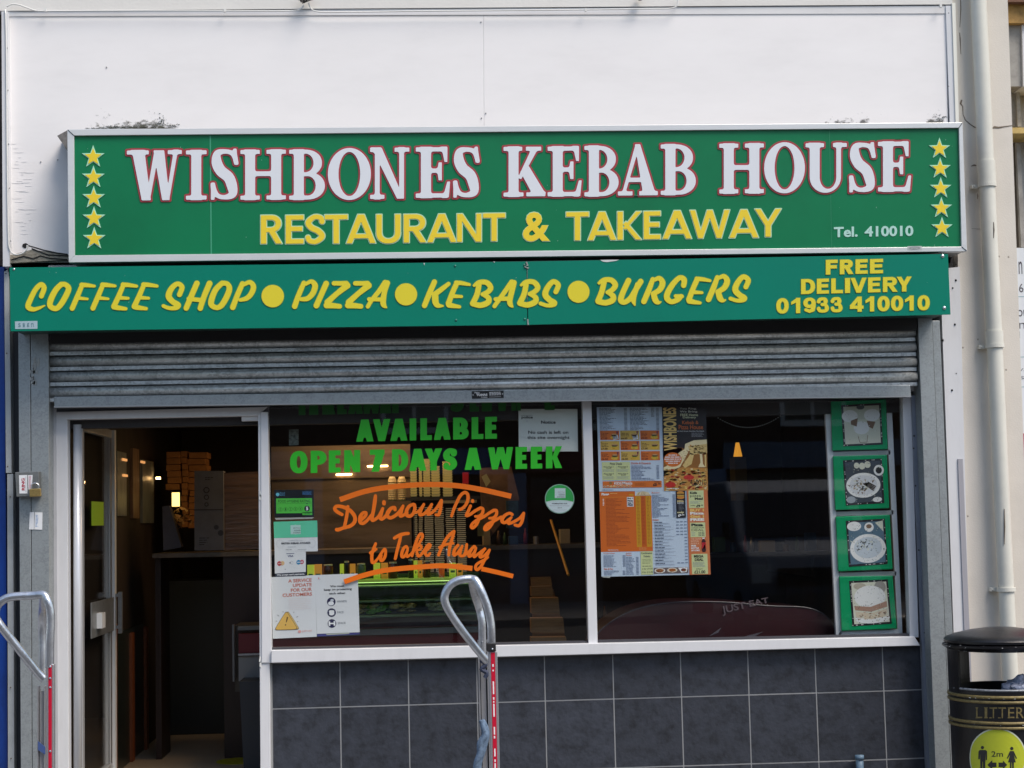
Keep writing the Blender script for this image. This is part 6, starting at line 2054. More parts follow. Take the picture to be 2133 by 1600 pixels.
S = Sheet([(1248.8, 1024.6), (1473.6, 1021.4), (1480, 1196.5), (1253, 1201.5)], YPAP, 1830, 1390, mat('menu_paper', s2l((196, 212, 230)), .5))
S.rect(0, 0, 600, 985, ink((210, 104, 30))).rect(600, 75, 875, 985, ink((210, 104, 30)))
S.up()
for x in (608, 778):
    S.rect(x, 78, x + 84, 915, ink((206, 150, 30)))
S.rect(692, 82, 776, 905, ink((196, 92, 24)))
S.text('Pizzas', 34, 20, 162, 60, W_, .06).small(180, 20, 300, 40, 1, ink((240, 190, 120)), rng=(1, 1)).line([(30, 94), (590, 88)], 3, ink((224, 168, 60))).rect(500, 42, 576, 70, ink((206, 150, 30)))
DO = ink((140, 58, 22))
S.small(100, 112, 590, 900, 36, DO, rng=(.3, .95), th=.35).small(50, 112, 76, 230, 5, W_, rng=(.8, 1), th=.5)
S.up()
for x in (624, 706, 792):
    S.small(x, 90, x + 50, 880, 34, DO, rng=(1, 1), th=.25)
S.rect(460, 92, 572, 250, W_).poly([(610, 70), (640, 20), (740, -0), (830, 20), (866, 70)], ink((214, 196, 160)))
S.up()
for i, t in enumerate(('Buy 1', 'Pizza', 'Get 1', 'FREE')):
    S.text(t, 470, 102 + i * 36, 562, 132 + i * 36, NAVY if i % 2 else K_, .05)
for t in range(8):
    S.line([(620 + t * 28, 60), (650 + t * 24, 22)], 5, random.choice([ink((90, 60, 40)), ink((235, 225, 205)), ink((150, 110, 70))]))
S.small(120, 945, 300, 970, 2, W_, rng=(.9, 1), th=.3).small(640, 922, 780, 975, 3, ink((236, 170, 110)), rng=(.8, 1), th=.3)
S.text('Wraps & Baps', 40, 1000, 234, 1024, SAL, .02).small(40, 1040, 410, 1235, 11, TI, prices=46, rng=(.4, .8))
S.text('Fish & Pies', 45, 1250, 195, 1280, SAL, .02).small(45, 1290, 405, 1370, 5, TI, prices=46, rng=(.4, .9))
S.text('Jacket', 418, 1000, 515, 1028, SAL, .02).text('Potatoes', 418, 1034, 515, 1058, SAL, .02).small(418, 1072, 630, 1370, 13, TI, prices=44, rng=(.5, .9))
S.rect(665, 990, 868, 1372, PG)
S.up().text('Combination', 672, 1002, 862, 1034, ink((60, 70, 70)), .02).text('Kebabs', 716, 1052, 826, 1086, ink((60, 70, 70)), .02).small(690, 1112, 846, 1200, 4, ink((120, 130, 90)), rng=(.8, 1), th=.3).small(690, 1222, 850, 1244, 1, ink((60, 70, 60)), rng=(1, 1))
S.text('2 for £9.50', 684, 1262, 858, 1288, ink((50, 60, 60)), .01).text('3 for £12.90', 676, 1318, 868, 1346, ink((50, 60, 60)), .01)
S.text('Burgers', 885, 14, 1014, 46, SAL, .02).small(885, 56, 1280, 440, 19, TI, prices=46, rng=(.25, .9)).text('Kebabs', 888, 458, 988, 488, SAL, .02)
y = 505
for i in range(14):
    S.rect(886, y + 6, 894, y + 16, GRY).small(912, y, 1090, y + 22, 1, DI, rng=(.7, 1), th=.5).small(912, y + 22, 1270, y + 48, 2, LGR if 0 else TI, rng=(.6, 1), th=.3)
    for k in range(3 if i < 5 or i == 13 else 1):
        S.rect(1412 - k * 66, y, 1460 - k * 66, y + 12, TI)
    y += 52
S.rect(880, 1262, 1458, 1358, ink((110, 96, 96)))
S.up().disc(980, 1310, 90, ink((226, 222, 214)), 42).disc(1190, 1306, 86, ink((222, 214, 196)), 38).poly([(1290, 1270), (1450, 1266), (1430, 1340), (1340, 1352)], W_)
S.up().disc(980, 1310, 66, ink((150, 90, 50)), 30).disc(1190, 1306, 60, ink((170, 96, 44)), 26).disc(1380, 1306, 44, ink((110, 60, 48)), 26)
S.up()
for _ in range(50):
    x, y = random.choice([(980, 1310), (1190, 1306), (1380, 1306)])
    x += random.gauss(0, 30); y += random.gauss(0, 13)
    S.poly([(x, y), (x + 14, y - 4), (x + 10, y + 8)], random.choice([TOM, CH, MEATC, LET]))
S.rect(1290, -0, 1450, 448, ink((34, 34, 42)))
S.up().disc(1370, 40, 62, ink((206, 140, 60)), 34).disc(1370, 110, 64, ink((200, 132, 54)), 30)
S.up().rect(1306, 58, 1434, 72, ink((120, 60, 30))).rect(1308, 76, 1432, 86, ink((220, 190, 80))).rect(1312, 48, 1430, 56, LET).text('MEGA', 1310, 158, 1422, 188, ink((224, 206, 150)), .05).text('BURGER', 1312, 194, 1422, 212, W_, .03).small(1330, 222, 1420, 330, 5, GRY, rng=(.7, 1), th=.35).text('only', 1302, 340, 1420, 380, ink((220, 214, 170)), .05).text('£9', 1316, 388, 1372, 430, W_, .06).text('.90', 1378, 388, 1422, 408, W_, .05)
S.rect(1476, 0, 1830, 1390, ink((206, 118, 70)))
S.up().rect(1506, 0, 1762, 290, PG).rect(1515, 530, 1770, 772, PG).rect(1520, 1048, 1788, 1380, PG)
S.up().text('Kids', 1530, 18, 1650, 58, K_, .05).text('pizza', 1532, 70, 1714, 118, K_, .0).text('Meal', 1608, 116, 1744, 156, K_, .05).small(1530, 172, 1740, 222, 3, TI, rng=(.6, 1), th=.3).text('only', 1530, 238, 1616, 262, K_, .02).text('£9', 1628, 236, 1696, 280, K_, .05).text('.90', 1704, 236, 1744, 256, K_, .04)
for i, (t, c_) in enumerate((('BUY 1', (236, 196, 110)), ('Pizza', (240, 236, 230)), ('Get 1', (236, 196, 110)), ('FREE', (240, 236, 230)))):
    S.text(t, 1520, 302 + i * 52, 1756, 348 + i * 52, ink(c_), .06)
S.text('Pizza', 1534, 546, 1734, 592, K_, .06).text('COLLECTION', 1534, 604, 1744, 626, K_, .01).text('DEAL', 1536, 636, 1744, 670, K_, .0)
for i in range(3):
    S.small(1534, 688 + i * 24, 1600, 702 + i * 24, 1, TI).text('£4.99', 1650, 684 + i * 25, 1750, 704 + i * 25, ink((60, 60, 70)), .02)
for i, t in enumerate(('THIS COUPON', 'ENTITLES', 'RECEIVE A', 'FREE', 'BOTTLE', 'OF COKE')):
    S.text(t, 1518, 786 + i * 38, 1518 + (176, 130, 136, 84, 128, 142)[i], 812 + i * 38, ink((244, 206, 176)) if i < 3 else W_, .01 if i < 3 else .05)
S.poly([(1726, 776), (1740, 776), (1746, 806), (1768, 836), (1768, 992), (1754, 1020), (1708, 1020), (1696, 992), (1698, 836), (1720, 806)], ink((60, 20, 22)))
S.up().rect(1700, 860, 1766, 960, ink((184, 28, 40))).poly([(1718, 960), (1748, 880), (1760, 960)], W_).rect(1712, 780, 1752, 800, W_)
S.text('MEGA', 1560, 1064, 1722, 1110, K_, .04).text('DEAL', 1572, 1120, 1716, 1164, K_, .04).small(1540, 1178, 1766, 1270, 5, TI, rng=(.7, 1), th=.3).text('ONLY', 1590, 1284, 1700, 1308, K_, .01).text('£21.00', 1558, 1320, 1742, 1372, K_, .03)
tag(S.build('menu_poster'), 'lower orange and pale menu sheet with pizza list and MEGA DEAL column', 'menu')
tag(slabq('tape_strip', [(1253, 1201), (1272, 1200.5), (1270, 1204), (1257, 1203)], YPAP - .001, YPAP + .001, mat('clear_tape', (.42, .44, .42), .3)), 'scrap of tape at the lower left corner of the menu', 'tape')

# ------------------------------------------------------------------ left side: blue neighbour, trims, key box
BN = empty('blue_shopfront', (W(-20, 1400, 0).x, 0, 0), 'edge of the neighbouring shopfront painted deep blue at the far left', 'building')
slabq('wall', [(-420, 556), (8, 556), (17, 1720), (-420, 1720)], -0.06, 0.3, BLUE, BN)
slabq('wall_above', [(-420, -250), (3.5, -250), (6, 553), (-420, 553)], -0.04, 0.3, mat('dark_brick_edge', (.07, .05, .04), .8, var=.6, vscale=15), BN)
MB().box(-6, W(-60, 800, .3).x, .31, 5, 0, 6).build('block', mat('cream_storey', (.5, .48, .45), .8), BN)
TS = mat('old_trim', (.40, .425, .43), .5, var=.15, vscale=12)
slabq('trim_strip', [(8.5, 566), (18.5, 560), (24, 985), (12.5, 985)], -0.10, 0.02, TS, SH)
slabq('trim_strip', [(15, 987), (27, 987), (30, 1720), (17, 1720)], -0.095, 0.02, TS, SH)
for px, py in ((14, 736), (16, 972), (21, 1035), (22, 1432), (23, 1580), (12, 570)):
    MB().sphere(W(px, py, -.10), .004, 7).build('screw', mat('rust', (.12, .06, .03), .8), SH)
# key-switch box with padlock
kb = empty('key_box', W(58, 1032, -.2), 'small grey steel key switch box with stuck labels on the left shutter rail', 'box')
bevel(slabq('case', [(31, 984), (81, 982), (82, 1033.5), (34, 1035)], -0.23, -0.172, mat('box_steel', (.19, .20, .20), .45, metal=.5, var=.25, vscale=20), kb), .003)
S = Sheet([(39.5, 990), (56.5, 989.5), (57, 1028), (40.5, 1028)], -0.2315, 60, 140, PAPER, .001)
S.text('RING', 18, 24, 42, 116, ink((170, 40, 60)), .03, rot=True).small(46, 10, 54, 130, 12, LGR, rng=(1, 1))
S.build('label', kb)
S = Sheet([(58, 990), (68, 989.5), (66, 1020), (59, 1020)], -0.2313, 40, 120, PAPER, .001)
S.small(6, 8, 34, 112, 12, ink((190, 90, 110)), rng=(.8, 1), th=.3)
S.build('label', kb)
pdl = empty('padlock', W(73, 1034, -.25), 'brass padlock with steel shackle hanging on the key box', 'padlock')
bevel(slabq('body', [(60.5, 1018.5), (84, 1017.5), (85, 1034), (61.5, 1035)], -0.262, -0.238, mat('brass', (.42, .30, .11), .35, metal=.7, var=.25, vscale=50), pdl), .003)
sp_ = MB(); sp_.tube([W(a, b, -.25) for a, b in smooth_path([(66, 1019), (66, 1011), (69, 1007.5), (73, 1006.5), (77, 1007.5), (80.5, 1011), (80.5, 1019)], 4)], .0042, 8)
sp_.build('shackle', ALU, pdl, True)
tag(slabq('paper_label', [(62, 1067), (71, 1066.5), (70.5, 1103), (60.5, 1103)], -0.1745, -.1718, PAPER), 'narrow blank white label on the left shutter rail, left of the seam', 'label')
S = Sheet([(72.5, 1067), (88.5, 1067.5), (88, 1103.5), (71.5, 1103)], -0.1735, 60, 140, PAPER, .001)
S.small(8, 20, 30, 120, 9, ink((120, 160, 210)), rng=(.6, 1), th=.35)
tag(S.build('paper_label'), 'wider white label with faint blue print right of the rail seam', 'label')
pp = MB()
random.seed(2)
for _ in range(22):
    x, y = random.gauss(69, 4), random.uniform(745, 800)
    pp.quadp([(x, y), (x + random.uniform(2, 6), y - 2), (x + random.uniform(2, 5), y + random.uniform(4, 9)), (x - 1, y + 5)], -.1735, -.1719)
o = pp.build('paint_smear', mat('smear', (.36, .37, .36), .7), RS)

# ------------------------------------------------------------------ right side: cream pilaster, downpipe, neighbour
CP = empty('cream_pilaster', W(2060, 1600, -.1), 'cream rendered pilaster to the right of the shopfront', 'wall')
slabq('face', [(1975, -250), (2090, -250), (2161, 1730), (2026, 1730)], -0.085, 0.30, CREAM, CP)
ck = MB()
CKS = [[(2001, -5, 1.2), (2001.5, 20, 1.6), (1999.5, 57, .7)], [(1999, 68, 1), (2000, 80, 1.8), (2001.5, 113, .6)], [(2003, 208, 2.8), (2001, 216, 3), (2005.5, 222, 1.6), (2006, 238, 1), (2011, 250, 1.8), (2021, 259, 2.6), (2032, 266, 3.0)], [(2063, 269.5, 1.3), (2071, 265, 4), (2080, 266, 3.2), (2092, 264, 2), (2111, 261, 1)],
       [(2023, 346, 1), (2029, 344, 2.6), (2034, 345, 1.5)], [(2067, 345, 1.6), (2070, 348, 1)], [(2024, 476, .4), (2042, 477, .4)]]
for c_ in CKS:
    up = [(x + (.3 if i % 2 else -.3), y - r * .5) for i, (x, y, r) in enumerate(c_)]
    if abs(c_[-1][0] - c_[0][0]) < abs(c_[-1][1] - c_[0][1]):
        L = [(x - r * .6, y) for x, y, r in c_]; R = [(x + r * .6, y) for x, y, r in c_]
    else:
        L = [(x, y - r * .6) for x, y, r in c_]; R = [(x, y + r * .6) for x, y, r in c_]
    ck.quadp(L + R[::-1], -.0866, -.0845)
ck.build('crack', CRACK, CP)
for px, py in ((2081, 534), (2101, 535), (1998, 470), (2005, 870), (2037, 707), (2006, 724), (2016, 1075), (2096, 770)):
    MB().sphere(W(px, py, -.085), .006, 8, sc=(1, .4, 1)).build('plug', mat('plug_grey', (.35, .32, .28), .8), CP)
DP = empty('downpipe', W(2110, 1600, -.16), 'cream painted rainwater downpipe running down the pilaster', 'pipe')
YQ = -.155
axis = lambda y: W(2042.0 + .0415 * y, y, YQ)
zof = lambda y: axis(y).z
ax_ = axis(700)
PR = .0465
for nm, y0, y1, r in (('pipe', -260, 352, PR), ('socket', 336, 388, PR * 1.13), ('pipe', 386, 722, PR * .98), ('socket', 690, 722, PR * 1.10), ('pipe', 720, 1740, PR * .96)):
    p0, p1 = Vector((ax_.x, YQ, zof(y0))), Vector((ax_.x, YQ, max(zof(y1), .02)))
    t_ = MB(); t_.tube([p0, p1], r, 28)
    o = t_.build(nm, CREAMP, DP, True)
    m_ = o.modifiers.new('e', 'EDGE_SPLIT')
for y in (386, 721, 1228):
    t_ = MB(); z = zof(y)
    t_.lathe([(PR * 1.0, -.012), (PR * 1.16, -.011), (PR * 1.16, .011), (PR * 1.0, .012)], (ax_.x, YQ, z), 28)
    t_.box(ax_.x - PR * 1.75, ax_.x - PR * .6, -.125, -.085, z - .011, z + .011)
    t_.sphere((ax_.x - PR * 1.5, -.127, z), .006, 8)
    o = t_.build('bracket', CREAMP, DP)
ch_ = MB()
for q in ([(2068, 462), (2071, 463), (2070, 474), (2072, 482), (2071.5, 495), (2067.5, 495)], [(2090, 1061), (2092.5, 1063), (2093, 1085), (2092, 1100), (2095, 1112), (2093, 1135), (2090.5, 1120)]):
    pass
for x, y0, y1 in ((2069.5, 463, 496), (2091.5, 1060, 1134), (2041, 400, 412)):
    a, b = W(x, y0, -.198), W(x, y1, -.198)
    dx = a.x - ax_.x
    dy = -math.sqrt(max(PR * PR * .98 - dx * dx, 0)) - .0008 if abs(dx) < PR * .98 else 0
    ch_.tube([(a.x, YQ + dy, a.z), ((a.x + b.x) / 2 + .002, YQ + dy, (a.z + b.z) / 2), (b.x, YQ + dy, b.z)], [.002, .004, .002], 6)
ch_.build('paint_flake', CRACK, DP)

NR = empty('right_shopfront', W(2160, 1600, .1), 'edge of the neighbouring shop at the far right with timber and dark shelves', 'building')
slabq('timber', [(2080, 6), (2400, 6), (2400, 48), (2082, 48)], .05, .3, mat('ochre_timber', (.42, .24, .06), .6, var=.4, vscale=12, bump=.2), NR)
slabq('soffit', [(2070, -250), (2400, -250), (2400, 4), (2080, 4)], .0, .3, mat('brown_board', (.15, .07, .04), .7), NR)
slabq('grey_panel', [(2090, 49), (2128, 49), (2131, 180), (2092, 180)], .10, .3, mat('weathered_grey', (.33, .32, .30), .8, var=.3, vscale=10), NR)
slabq('white_panel', [(2129, 49), (2400, 49), (2400, 180), (2132, 180)], .08, .3, TRIM, NR)
slabq('recess', [(2092, 181), (2400, 181), (2400, 1730), (2092, 1730)], .5, .6, mat('recess_dark', (.05, .03, .02), .8), NR)
slabq('plank', [(2106, 195), (2114, 195), (2118, 264), (2108, 264)], .25, .27, mat('weathered_grey', (.33, .32, .30), .8), NR)
slabq('plank', [(2117, 190), (2124, 188), (2128, 264), (2120, 264)], .22, .24, mat('plank_pale', (.42, .40, .36), .8, var=.3, vscale=30), NR)
slabq('sill_timber', [(2108, 266), (2400, 262), (2400, 274), (2108, 278)], .05, .3, mat('yellow_timber', (.50, .36, .12), .6, var=.2, vscale=20), NR)
slabq('plank', [(2110, 298), (2116, 298), (2126, 515), (2116, 515)], .25, .27, mat('dark_plank', (.10, .08, .06), .8), NR)
slabq('plank', [(2117, 297), (2126, 299), (2135, 515), (2127, 515)], .2, .23, mat('weathered_grey', (.33, .32, .30), .8), NR)
slabq('lower_wall', [(2100, 1180), (2400, 1180), (2400, 1740), (2100, 1740)], .12, .4, CREAM, NR)
S = Sheet([(2100, 517), (2330, 513), (2360, 1170), (2120, 1176)], -.05, 230, 655, mat('poster_pale', (.68, .71, .74), .5), .004)
dt = ink((70, 66, 74))
S.text('n', 20.5, 28, 28, 54, dt, .0).text('6.', 20, 74, 33, 92, dt, 0).text('ou', 15, 128, 36, 142, dt, 0).text('m', 17, 155, 40, 167, dt, 0).text('l', 17, 173, 18.5, 187, dt, 0).text('y/', 14, 246, 30, 258, GRY, 0).text("s'", 15, 262, 30, 272, GRY, 0)
for y in (101, 226, 288):
    S.line([(0, y), (230, y - 2)], 1.2, ink((130, 170, 175)))
S.rect(10, 384, 230, 640, ink((176, 60, 90)))
tag(S.build('info_poster'), 'pale printed poster with cut off dark lettering at the far right edge', 'poster')

# ------------------------------------------------------------------ cables and fittings on the upper wall
cbm = mat('cable_white', (.72, .72, .70), .5)
t_ = MB(); t_.tube([W(a, b, -.155) for a, b in smooth_path([(11, 20), (13, 100), (14.5, 300), (17, 480), (20, 518), (30, 530), (46, 528), (55, 520), (57, 511)], 5)], .0045, 7)
tag(t_.build('cable', cbm, smooth=True), 'thin white cable running down the left corner and into a hole', 'cable')
t_ = MB(); t_.lathe([(.016, 0), (.019, .002)], (0, 0, 0), 14)
hp = W(53, 512, -.1005)
MB().add([(hp.x + .018 * math.cos(a), -.1035, hp.z + .014 * math.sin(a)) for a in [k * math.pi / 8 for k in range(16)]], [tuple(range(16))]).build('cable_hole', DARK, SH)
t_ = MB(); t_.tube([W(a, b, -.14) for a, b in smooth_path([(14, 14), (24, 9.5), (38, 10), (56, 16), (75, 22.5), (96, 23), (300, 22.2), (480, 22.5), (600, 23), (625, 19), (633, 11)], 5)], .0042, 7)
tag(t_.build('cable', cbm, smooth=True), 'long white cable clipped along the trim, left half of the upper wall', 'cable')
t_ = MB(); t_.tube([W(a, b, -.14) for a, b in smooth_path([(643, 6), (648, 18), (660, 24), (700, 25.5), (900, 23), (1150, 21), (1360, 18.5), (1395, 18), (1410, 12), (1413, -6)], 5)], .0042, 7)
tag(t_.build('cable', cbm, smooth=True), 'white cable clipped along the trim, right of the dark fitting', 'cable')
t_ = MB()
for px, py in ((95, 21), (468, 21.5), (1220, 20.5), (1960, 12)):
    c = W(px, py, -.145); t_.box(c.x - .006, c.x + .006, -.148, -.13, c.z - .009, c.z + .009)
t_.build('cable_clip', cbm, SH)
lf = empty('dark_fitting', W(638, -2, -.16), 'dark spidery lamp fitting cut off by the top edge of the photo', 'lamp')
t_ = MB()
random.seed(8)
t_.sphere(W(638, -9, -.17), .032, 12, sc=(1.3, .8, .7))
for k in range(10):
    a = W(638 + random.uniform(-22, 22), random.uniform(-10, 2), -.17)
    b = W(638 + random.uniform(-14, 14), random.uniform(-3, 7), -.15)
    t_.tube([a, b], .004, 5)
t_.build('body', mat('dark_metal', (.06, .05, .045), .6), lf)
t_ = MB(); t_.sphere(W(1333, -6, -.15), .022, 16)
tag(t_.build('round_fitting', mat('grey_dome', (.28, .28, .30), .4), smooth=True), 'rounded grey fitting just showing at the top edge of the photo', 'lamp')

# ------------------------------------------------------------------ hand trucks
RED = mat('red_label', (.55, .006, .035), .4)
RAIL = mat('rail_aluminium', (.55, .55, .57), .35, metal=.75, var=.1, vscale=20)
TUBE = mat('tube_aluminium', (.60, .63, .68), .30, metal=.85, var=.28, vscale=28, bump=.12, bscale=90)
ROPE = mat('blue_rag', (.12, .18, .27), .9, var=.5, vscale=60, bump=.3)
TYRE = mat('tyre', (.02, .02, .02), .8)


def hand_truck(lab, loop, inner, Y1, Y2, railx, railt, backx, backt, backb, clampq=None, tube_r=.0165, rag=None, inner_end=None, writing=None):
    bx = W(railx[0], 1600, Y1).x
    root = empty('hand_truck', (bx, (Y1 + Y2) / 2, 0), lab, 'hand truck', 'aluminium hand trucks in front of the shop')
    t_ = MB(); t_.tube([W(a, b, y) for a, b, y in smooth_path(loop, 7)], tube_r, 14)
    t_.build('handle', TUBE, root, True)
    t_ = MB(); t_.tube([W(a, b, y) for a, b, y in smooth_path(inner, 7)], tube_r, 14)
    t_.build('handle', TUBE, root, True)
    # near rail, a flat extruded channel with a red face label
    zt_ = W(railx[0], railt, Y1).z
    hw = railx[1] / 3400 * (Y1 + 9.5)
    p = W(railx[0], railt, Y1)
    mb = MB().box(p.x - hw, p.x + hw, Y1, Y1 + .03, .14, zt_)
    bevel(mb.build('rail', RAIL, root), .003)
    rl = MB().box(p.x - hw * .46, p.x + hw * .46, Y1 - .0015, Y1, .30, zt_ - .004).build('rail_label', RED, root)
    if writing:
        z = zt_ - .05
        k = 0
        mk = MB()
        random.seed(4)
        while z > .35:
            L = random.choice([.006, .01, .03, .05])
            mk.box(p.x - hw * .18, p.x + hw * .12, Y1 - .0022, Y1 - .0015, z - L, z)
            z -= L + random.choice([.005, .012, .04])
        mk.build('print', W_, root)
    # rear rail
    p2 = W(backx[0], backt, Y2)
    hw2 = backx[1] / 3400 * (Y2 + 9.5)
    zb_ = p2.z
    mb = MB()
    mb.box(p2.x - hw2, p2.x - hw2 * .72, Y2, Y2 + .04, .14, zb_)
    mb.box(p2.x + hw2 * .72, p2.x + hw2, Y2, Y2 + .04, .14, zb_)
    mb.box(p2.x - hw2 * .55, p2.x + hw2 * .45, Y2 + .012, Y2 + .035, .14, zb_ - .02)
    mb.build('rail', RAIL, root)
    MB().box(p2.x - hw2 * .7, p2.x + hw2 * .7, Y2 + .036, Y2 + .04, .14, zb_ - .05).build('rail_web', mat('web_dark', (.05, .055, .06), .5, metal=.4), root)
    # lower frame, outside the picture: crossbars, axle, wheels and toe plate
    for z in (.32, .55):
        MB().tube([(p.x, Y1 + .03, z), (p2.x, Y2, z)], .010, 8).build('crossbar', RAIL, root)
    t_ = MB(); t_.tube([(p.x + .05, Y1 - .06, .125), (p2.x + .05, Y2 + .1, .125)], .008, 8); t_.build('axle', RAIL, root)
    for yy in (Y1 - .07, Y2 + .09):
        t_ = MB(); t_.tube([(p.x + .05, yy - .02, .125), (p.x + .05, yy + .02, .125)], .125, 24); t_.build('wheel', TYRE, root)
    MB().box(p.x - .24, p.x + .01, Y1 - .02, Y2 + .06, .012, .022).build('toe_plate', RAIL, root)
    return root


Y1, Y2 = -2.95, -2.62
ox, oy, s8 = 860, 1180, .2625
c = lambda x, y, Y: (ox + x * s8, oy + y * s8, Y)
h1 = hand_truck('hand truck with looped aluminium handle and red rail standing before the window mullion',
                [c(592, 752, Y1 + .10), c(520, 672, Y1 + .08), c(400, 520, Y1 + .05), c(300, 375, Y1 + .03), c(258, 290, Y1 + .02), c(255, 225, Y1 + .02), c(290, 155, Y1 + .02), c(350, 115, Y1 + .02), c(410, 102, Y1 + .02), c(470, 100, Y1 + .02), c(505, 120, Y1 + .01), c(545, 200, Y1), c(590, 320, Y1), c(615, 430, Y1), c(622, 520, Y1), c(624, 650, Y1 + .015)],
                [c(468, 104, Y1 + .03), c(478, 160, Y1 + .12), c(490, 220, Y2 - .06), c(522, 320, Y2), c(545, 420, Y2), c(550, 500, Y2), c(552, 720, Y2 + .01)],
                Y1, Y2, (1026.5 - 0.0, 9.3), 1357, (1006, 10.5), 1334, 1600, writing=True)
k1 = W(1023, 1348, Y1)
bevel(MB().box(k1.x - .019, k1.x + .019, Y1 - .008, Y1 + .03, k1.z - .017, k1.z + .017).build('clamp', mat('black_plastic', (.02, .02, .022), .4), h1), .004)
MB().sphere(W(1025.5, 1352, Y1 - .008), .0045, 8).build('bolt', ALU, h1)
MB().sphere(W(1004.5, 1338, Y2 - .012), .005, 8).build('bolt', mat('bolt_dark', (.2, .22, .24), .4, metal=.6), h1)
t_ = MB(); t_.tube([W(a, b, Y2 - .03) for a, b in smooth_path([(1001, 1375), (1012, 1384), (1003, 1394), (1014, 1402), (1010, 1412)], 4)], .009, 8)
t_.build('strap', mat('navy_strap', (.03, .04, .08), .7), h1)
rg_ = MB()
random.seed(6)
for k in range(5):
    a = random.uniform(-3, 3)
    rg_.tube([W(x + a * .8, y, Y2 - .03 - .004 * k) for x, y in smooth_path([(1004, 1500), (1010 + a * .4, 1516), (1012, 1532), (1006 + a, 1548), (1002, 1570), (996 + a * .5, 1590), (992 + a, 1625)], 5)], [.008 + .006 * math.sin(i / 31 * math.pi) for i in range(31)], 8)
rg_.build('rag', ROPE, h1, True)
d = lambda x, y, Y: (x * .2626, 1180 + y * .2626, Y)
h2 = hand_truck('hand truck with looped aluminium handle and red rail at the left edge of the photo',
                [d(350, 892, Y1 + .1), d(290, 830, Y1 + .09), d(190, 705, Y1 + .06), d(90, 580, Y1 + .04), d(5, 470, Y1 + .02), d(-35, 400, Y1 + .02), d(-25, 320, Y1 + .02), d(20, 270, Y1 + .02), d(80, 243, Y1 + .02), d(160, 234, Y1 + .02), d(260, 230, Y1 + .02), d(345, 226, Y1 + .01), d(378, 275, Y1), d(398, 350, Y1), d(402, 430, Y1), d(396, 600, Y1), d(393, 800, Y1 + .015)],
                [d(348, 232, Y1 + .05), d(344, 300, Y1 + .14), d(337, 370, Y2 - .05), d(335, 500, Y2), d(336, 700, Y2), d(338, 870, Y2)],
                Y1, Y2, (104.6, 7.2), 1384, (85.5, 7.5), 1430, 1600)
for y in (1389, 1413, 1432, 1565):
    MB().sphere(W(104.4, y, Y1 - .002), .005, 8, sc=(1, .6, 1)).build('rivet', ALU, h2)
t_ = MB(); t_.quadp([(79, 1544), (94, 1556), (94, 1572), (79, 1562)], Y2 - .004, Y2 - .001)
t_.build('strap', mat('blue_strap', (.05, .09, .25), .6), h2)

# ------------------------------------------------------------------ litter bin
YBN = -0.98
bc = W(2092, 1500, YBN)
RB2 = 110 / 3400 * (9.5 - .98)
zz = lambda y: W(2080, y, YBN - RB2 * (.92 if y > 1345 else .3)).z
LB_ = empty('litter_bin', (bc.x, YBN, 0), 'round black street litter bin with gold bands and a yellow 2m sticker', 'litter bin')
CB = (bc.x, YBN, 0)
zl_ = zz(1334)
lid = [(.001, zl_ + .062), (RB2 * .3, zl_ + .060), (RB2 * .6, zl_ + .048), (RB2 * .88, zl_ + .030), (RB2 * 1.03, zl_ + .014), (RB2 * 1.06, zl_ + .004), (RB2 * 1.06, zl_ - .008), (RB2 * 1.02, zl_ - .012), (RB2 * 1.09, zl_ - .02), (RB2 * 1.09, zl_ - .028), (RB2 * 1.0, zl_ - .045), (RB2 * .97, zl_ - .05)]
o = MB().lathe(lid, CB, 48).build('lid', BLACKP, LB_, True)
o.modifiers.new('e', 'EDGE_SPLIT').split_angle = math.radians(38)
za, zo0, zo1, zb1 = zl_ - .05, zz(1353), zz(1441), zz(1452)
def shell(z0, z1, a0, a1, nm, r=1.0, seg=24):
    n = MB().lathe([(RB2 * r, z1), (RB2 * r, z0), (RB2 * (r - .05), z0), (RB2 * (r - .05), z1), (RB2 * r, z1)], CB, seg, 0, a0, a1)
    k0 = 0
    na = seg + 1
    if abs(a1 - a0 - 2 * math.pi) > 1e-6:
        for e in (0, seg):
            n.f.append((e, na + e, 2 * na + e, 3 * na + e)); n.m.append(0)
    return n.build(nm, BLACKP, LB_, True)
for o in (shell(zo1 - 0, zl_ - .045, 0, 2 * math.pi, 'neck_ring', seg=48),):
    pass
bpy.data.objects.remove(o)
shell(zo0, zl_ - .045, 0, 2 * math.pi, 'neck_ring', seg=48).modifiers.new('e', 'EDGE_SPLIT')
hA = math.radians(46)
A0 = math.radians(-26)            # the bin stands turned, its front faces a little left
for ang in (A0 + math.pi / 2, A0 - math.pi / 2):
    w_ = math.pi / 2 - hA
    shell(zo1, zo0, ang - w_, ang + w_, 'side_post', seg=12).modifiers.new('e', 'EDGE_SPLIT')
shell(.03, zo1, 0, 2 * math.pi, 'body', seg=48).modifiers.new('e', 'EDGE_SPLIT')
MB().lathe([(.001, .0), (RB2 * .9, .0), (RB2 * .9, .04)], CB, 32).build('base', BLACKP, LB_, True)
zr_ = zo1
t_ = MB(); t_.tube([(bc.x + RB2 * .99 * math.sin(a), YBN - RB2 * .99 * math.cos(a), z) for a, z in [(A0 - hA + .02 + (2 * hA - .04) * k / 20, zo1 + .004) for k in range(21)]], .006, 6)
t_.build('worn_edge', mat('worn_silver', (.25, .27, .30), .5, var=.7, vscale=60), LB_)
GOLD = mat('gold_paint', (.20, .155, .06), .45, metal=.2, var=.45, vscale=50)
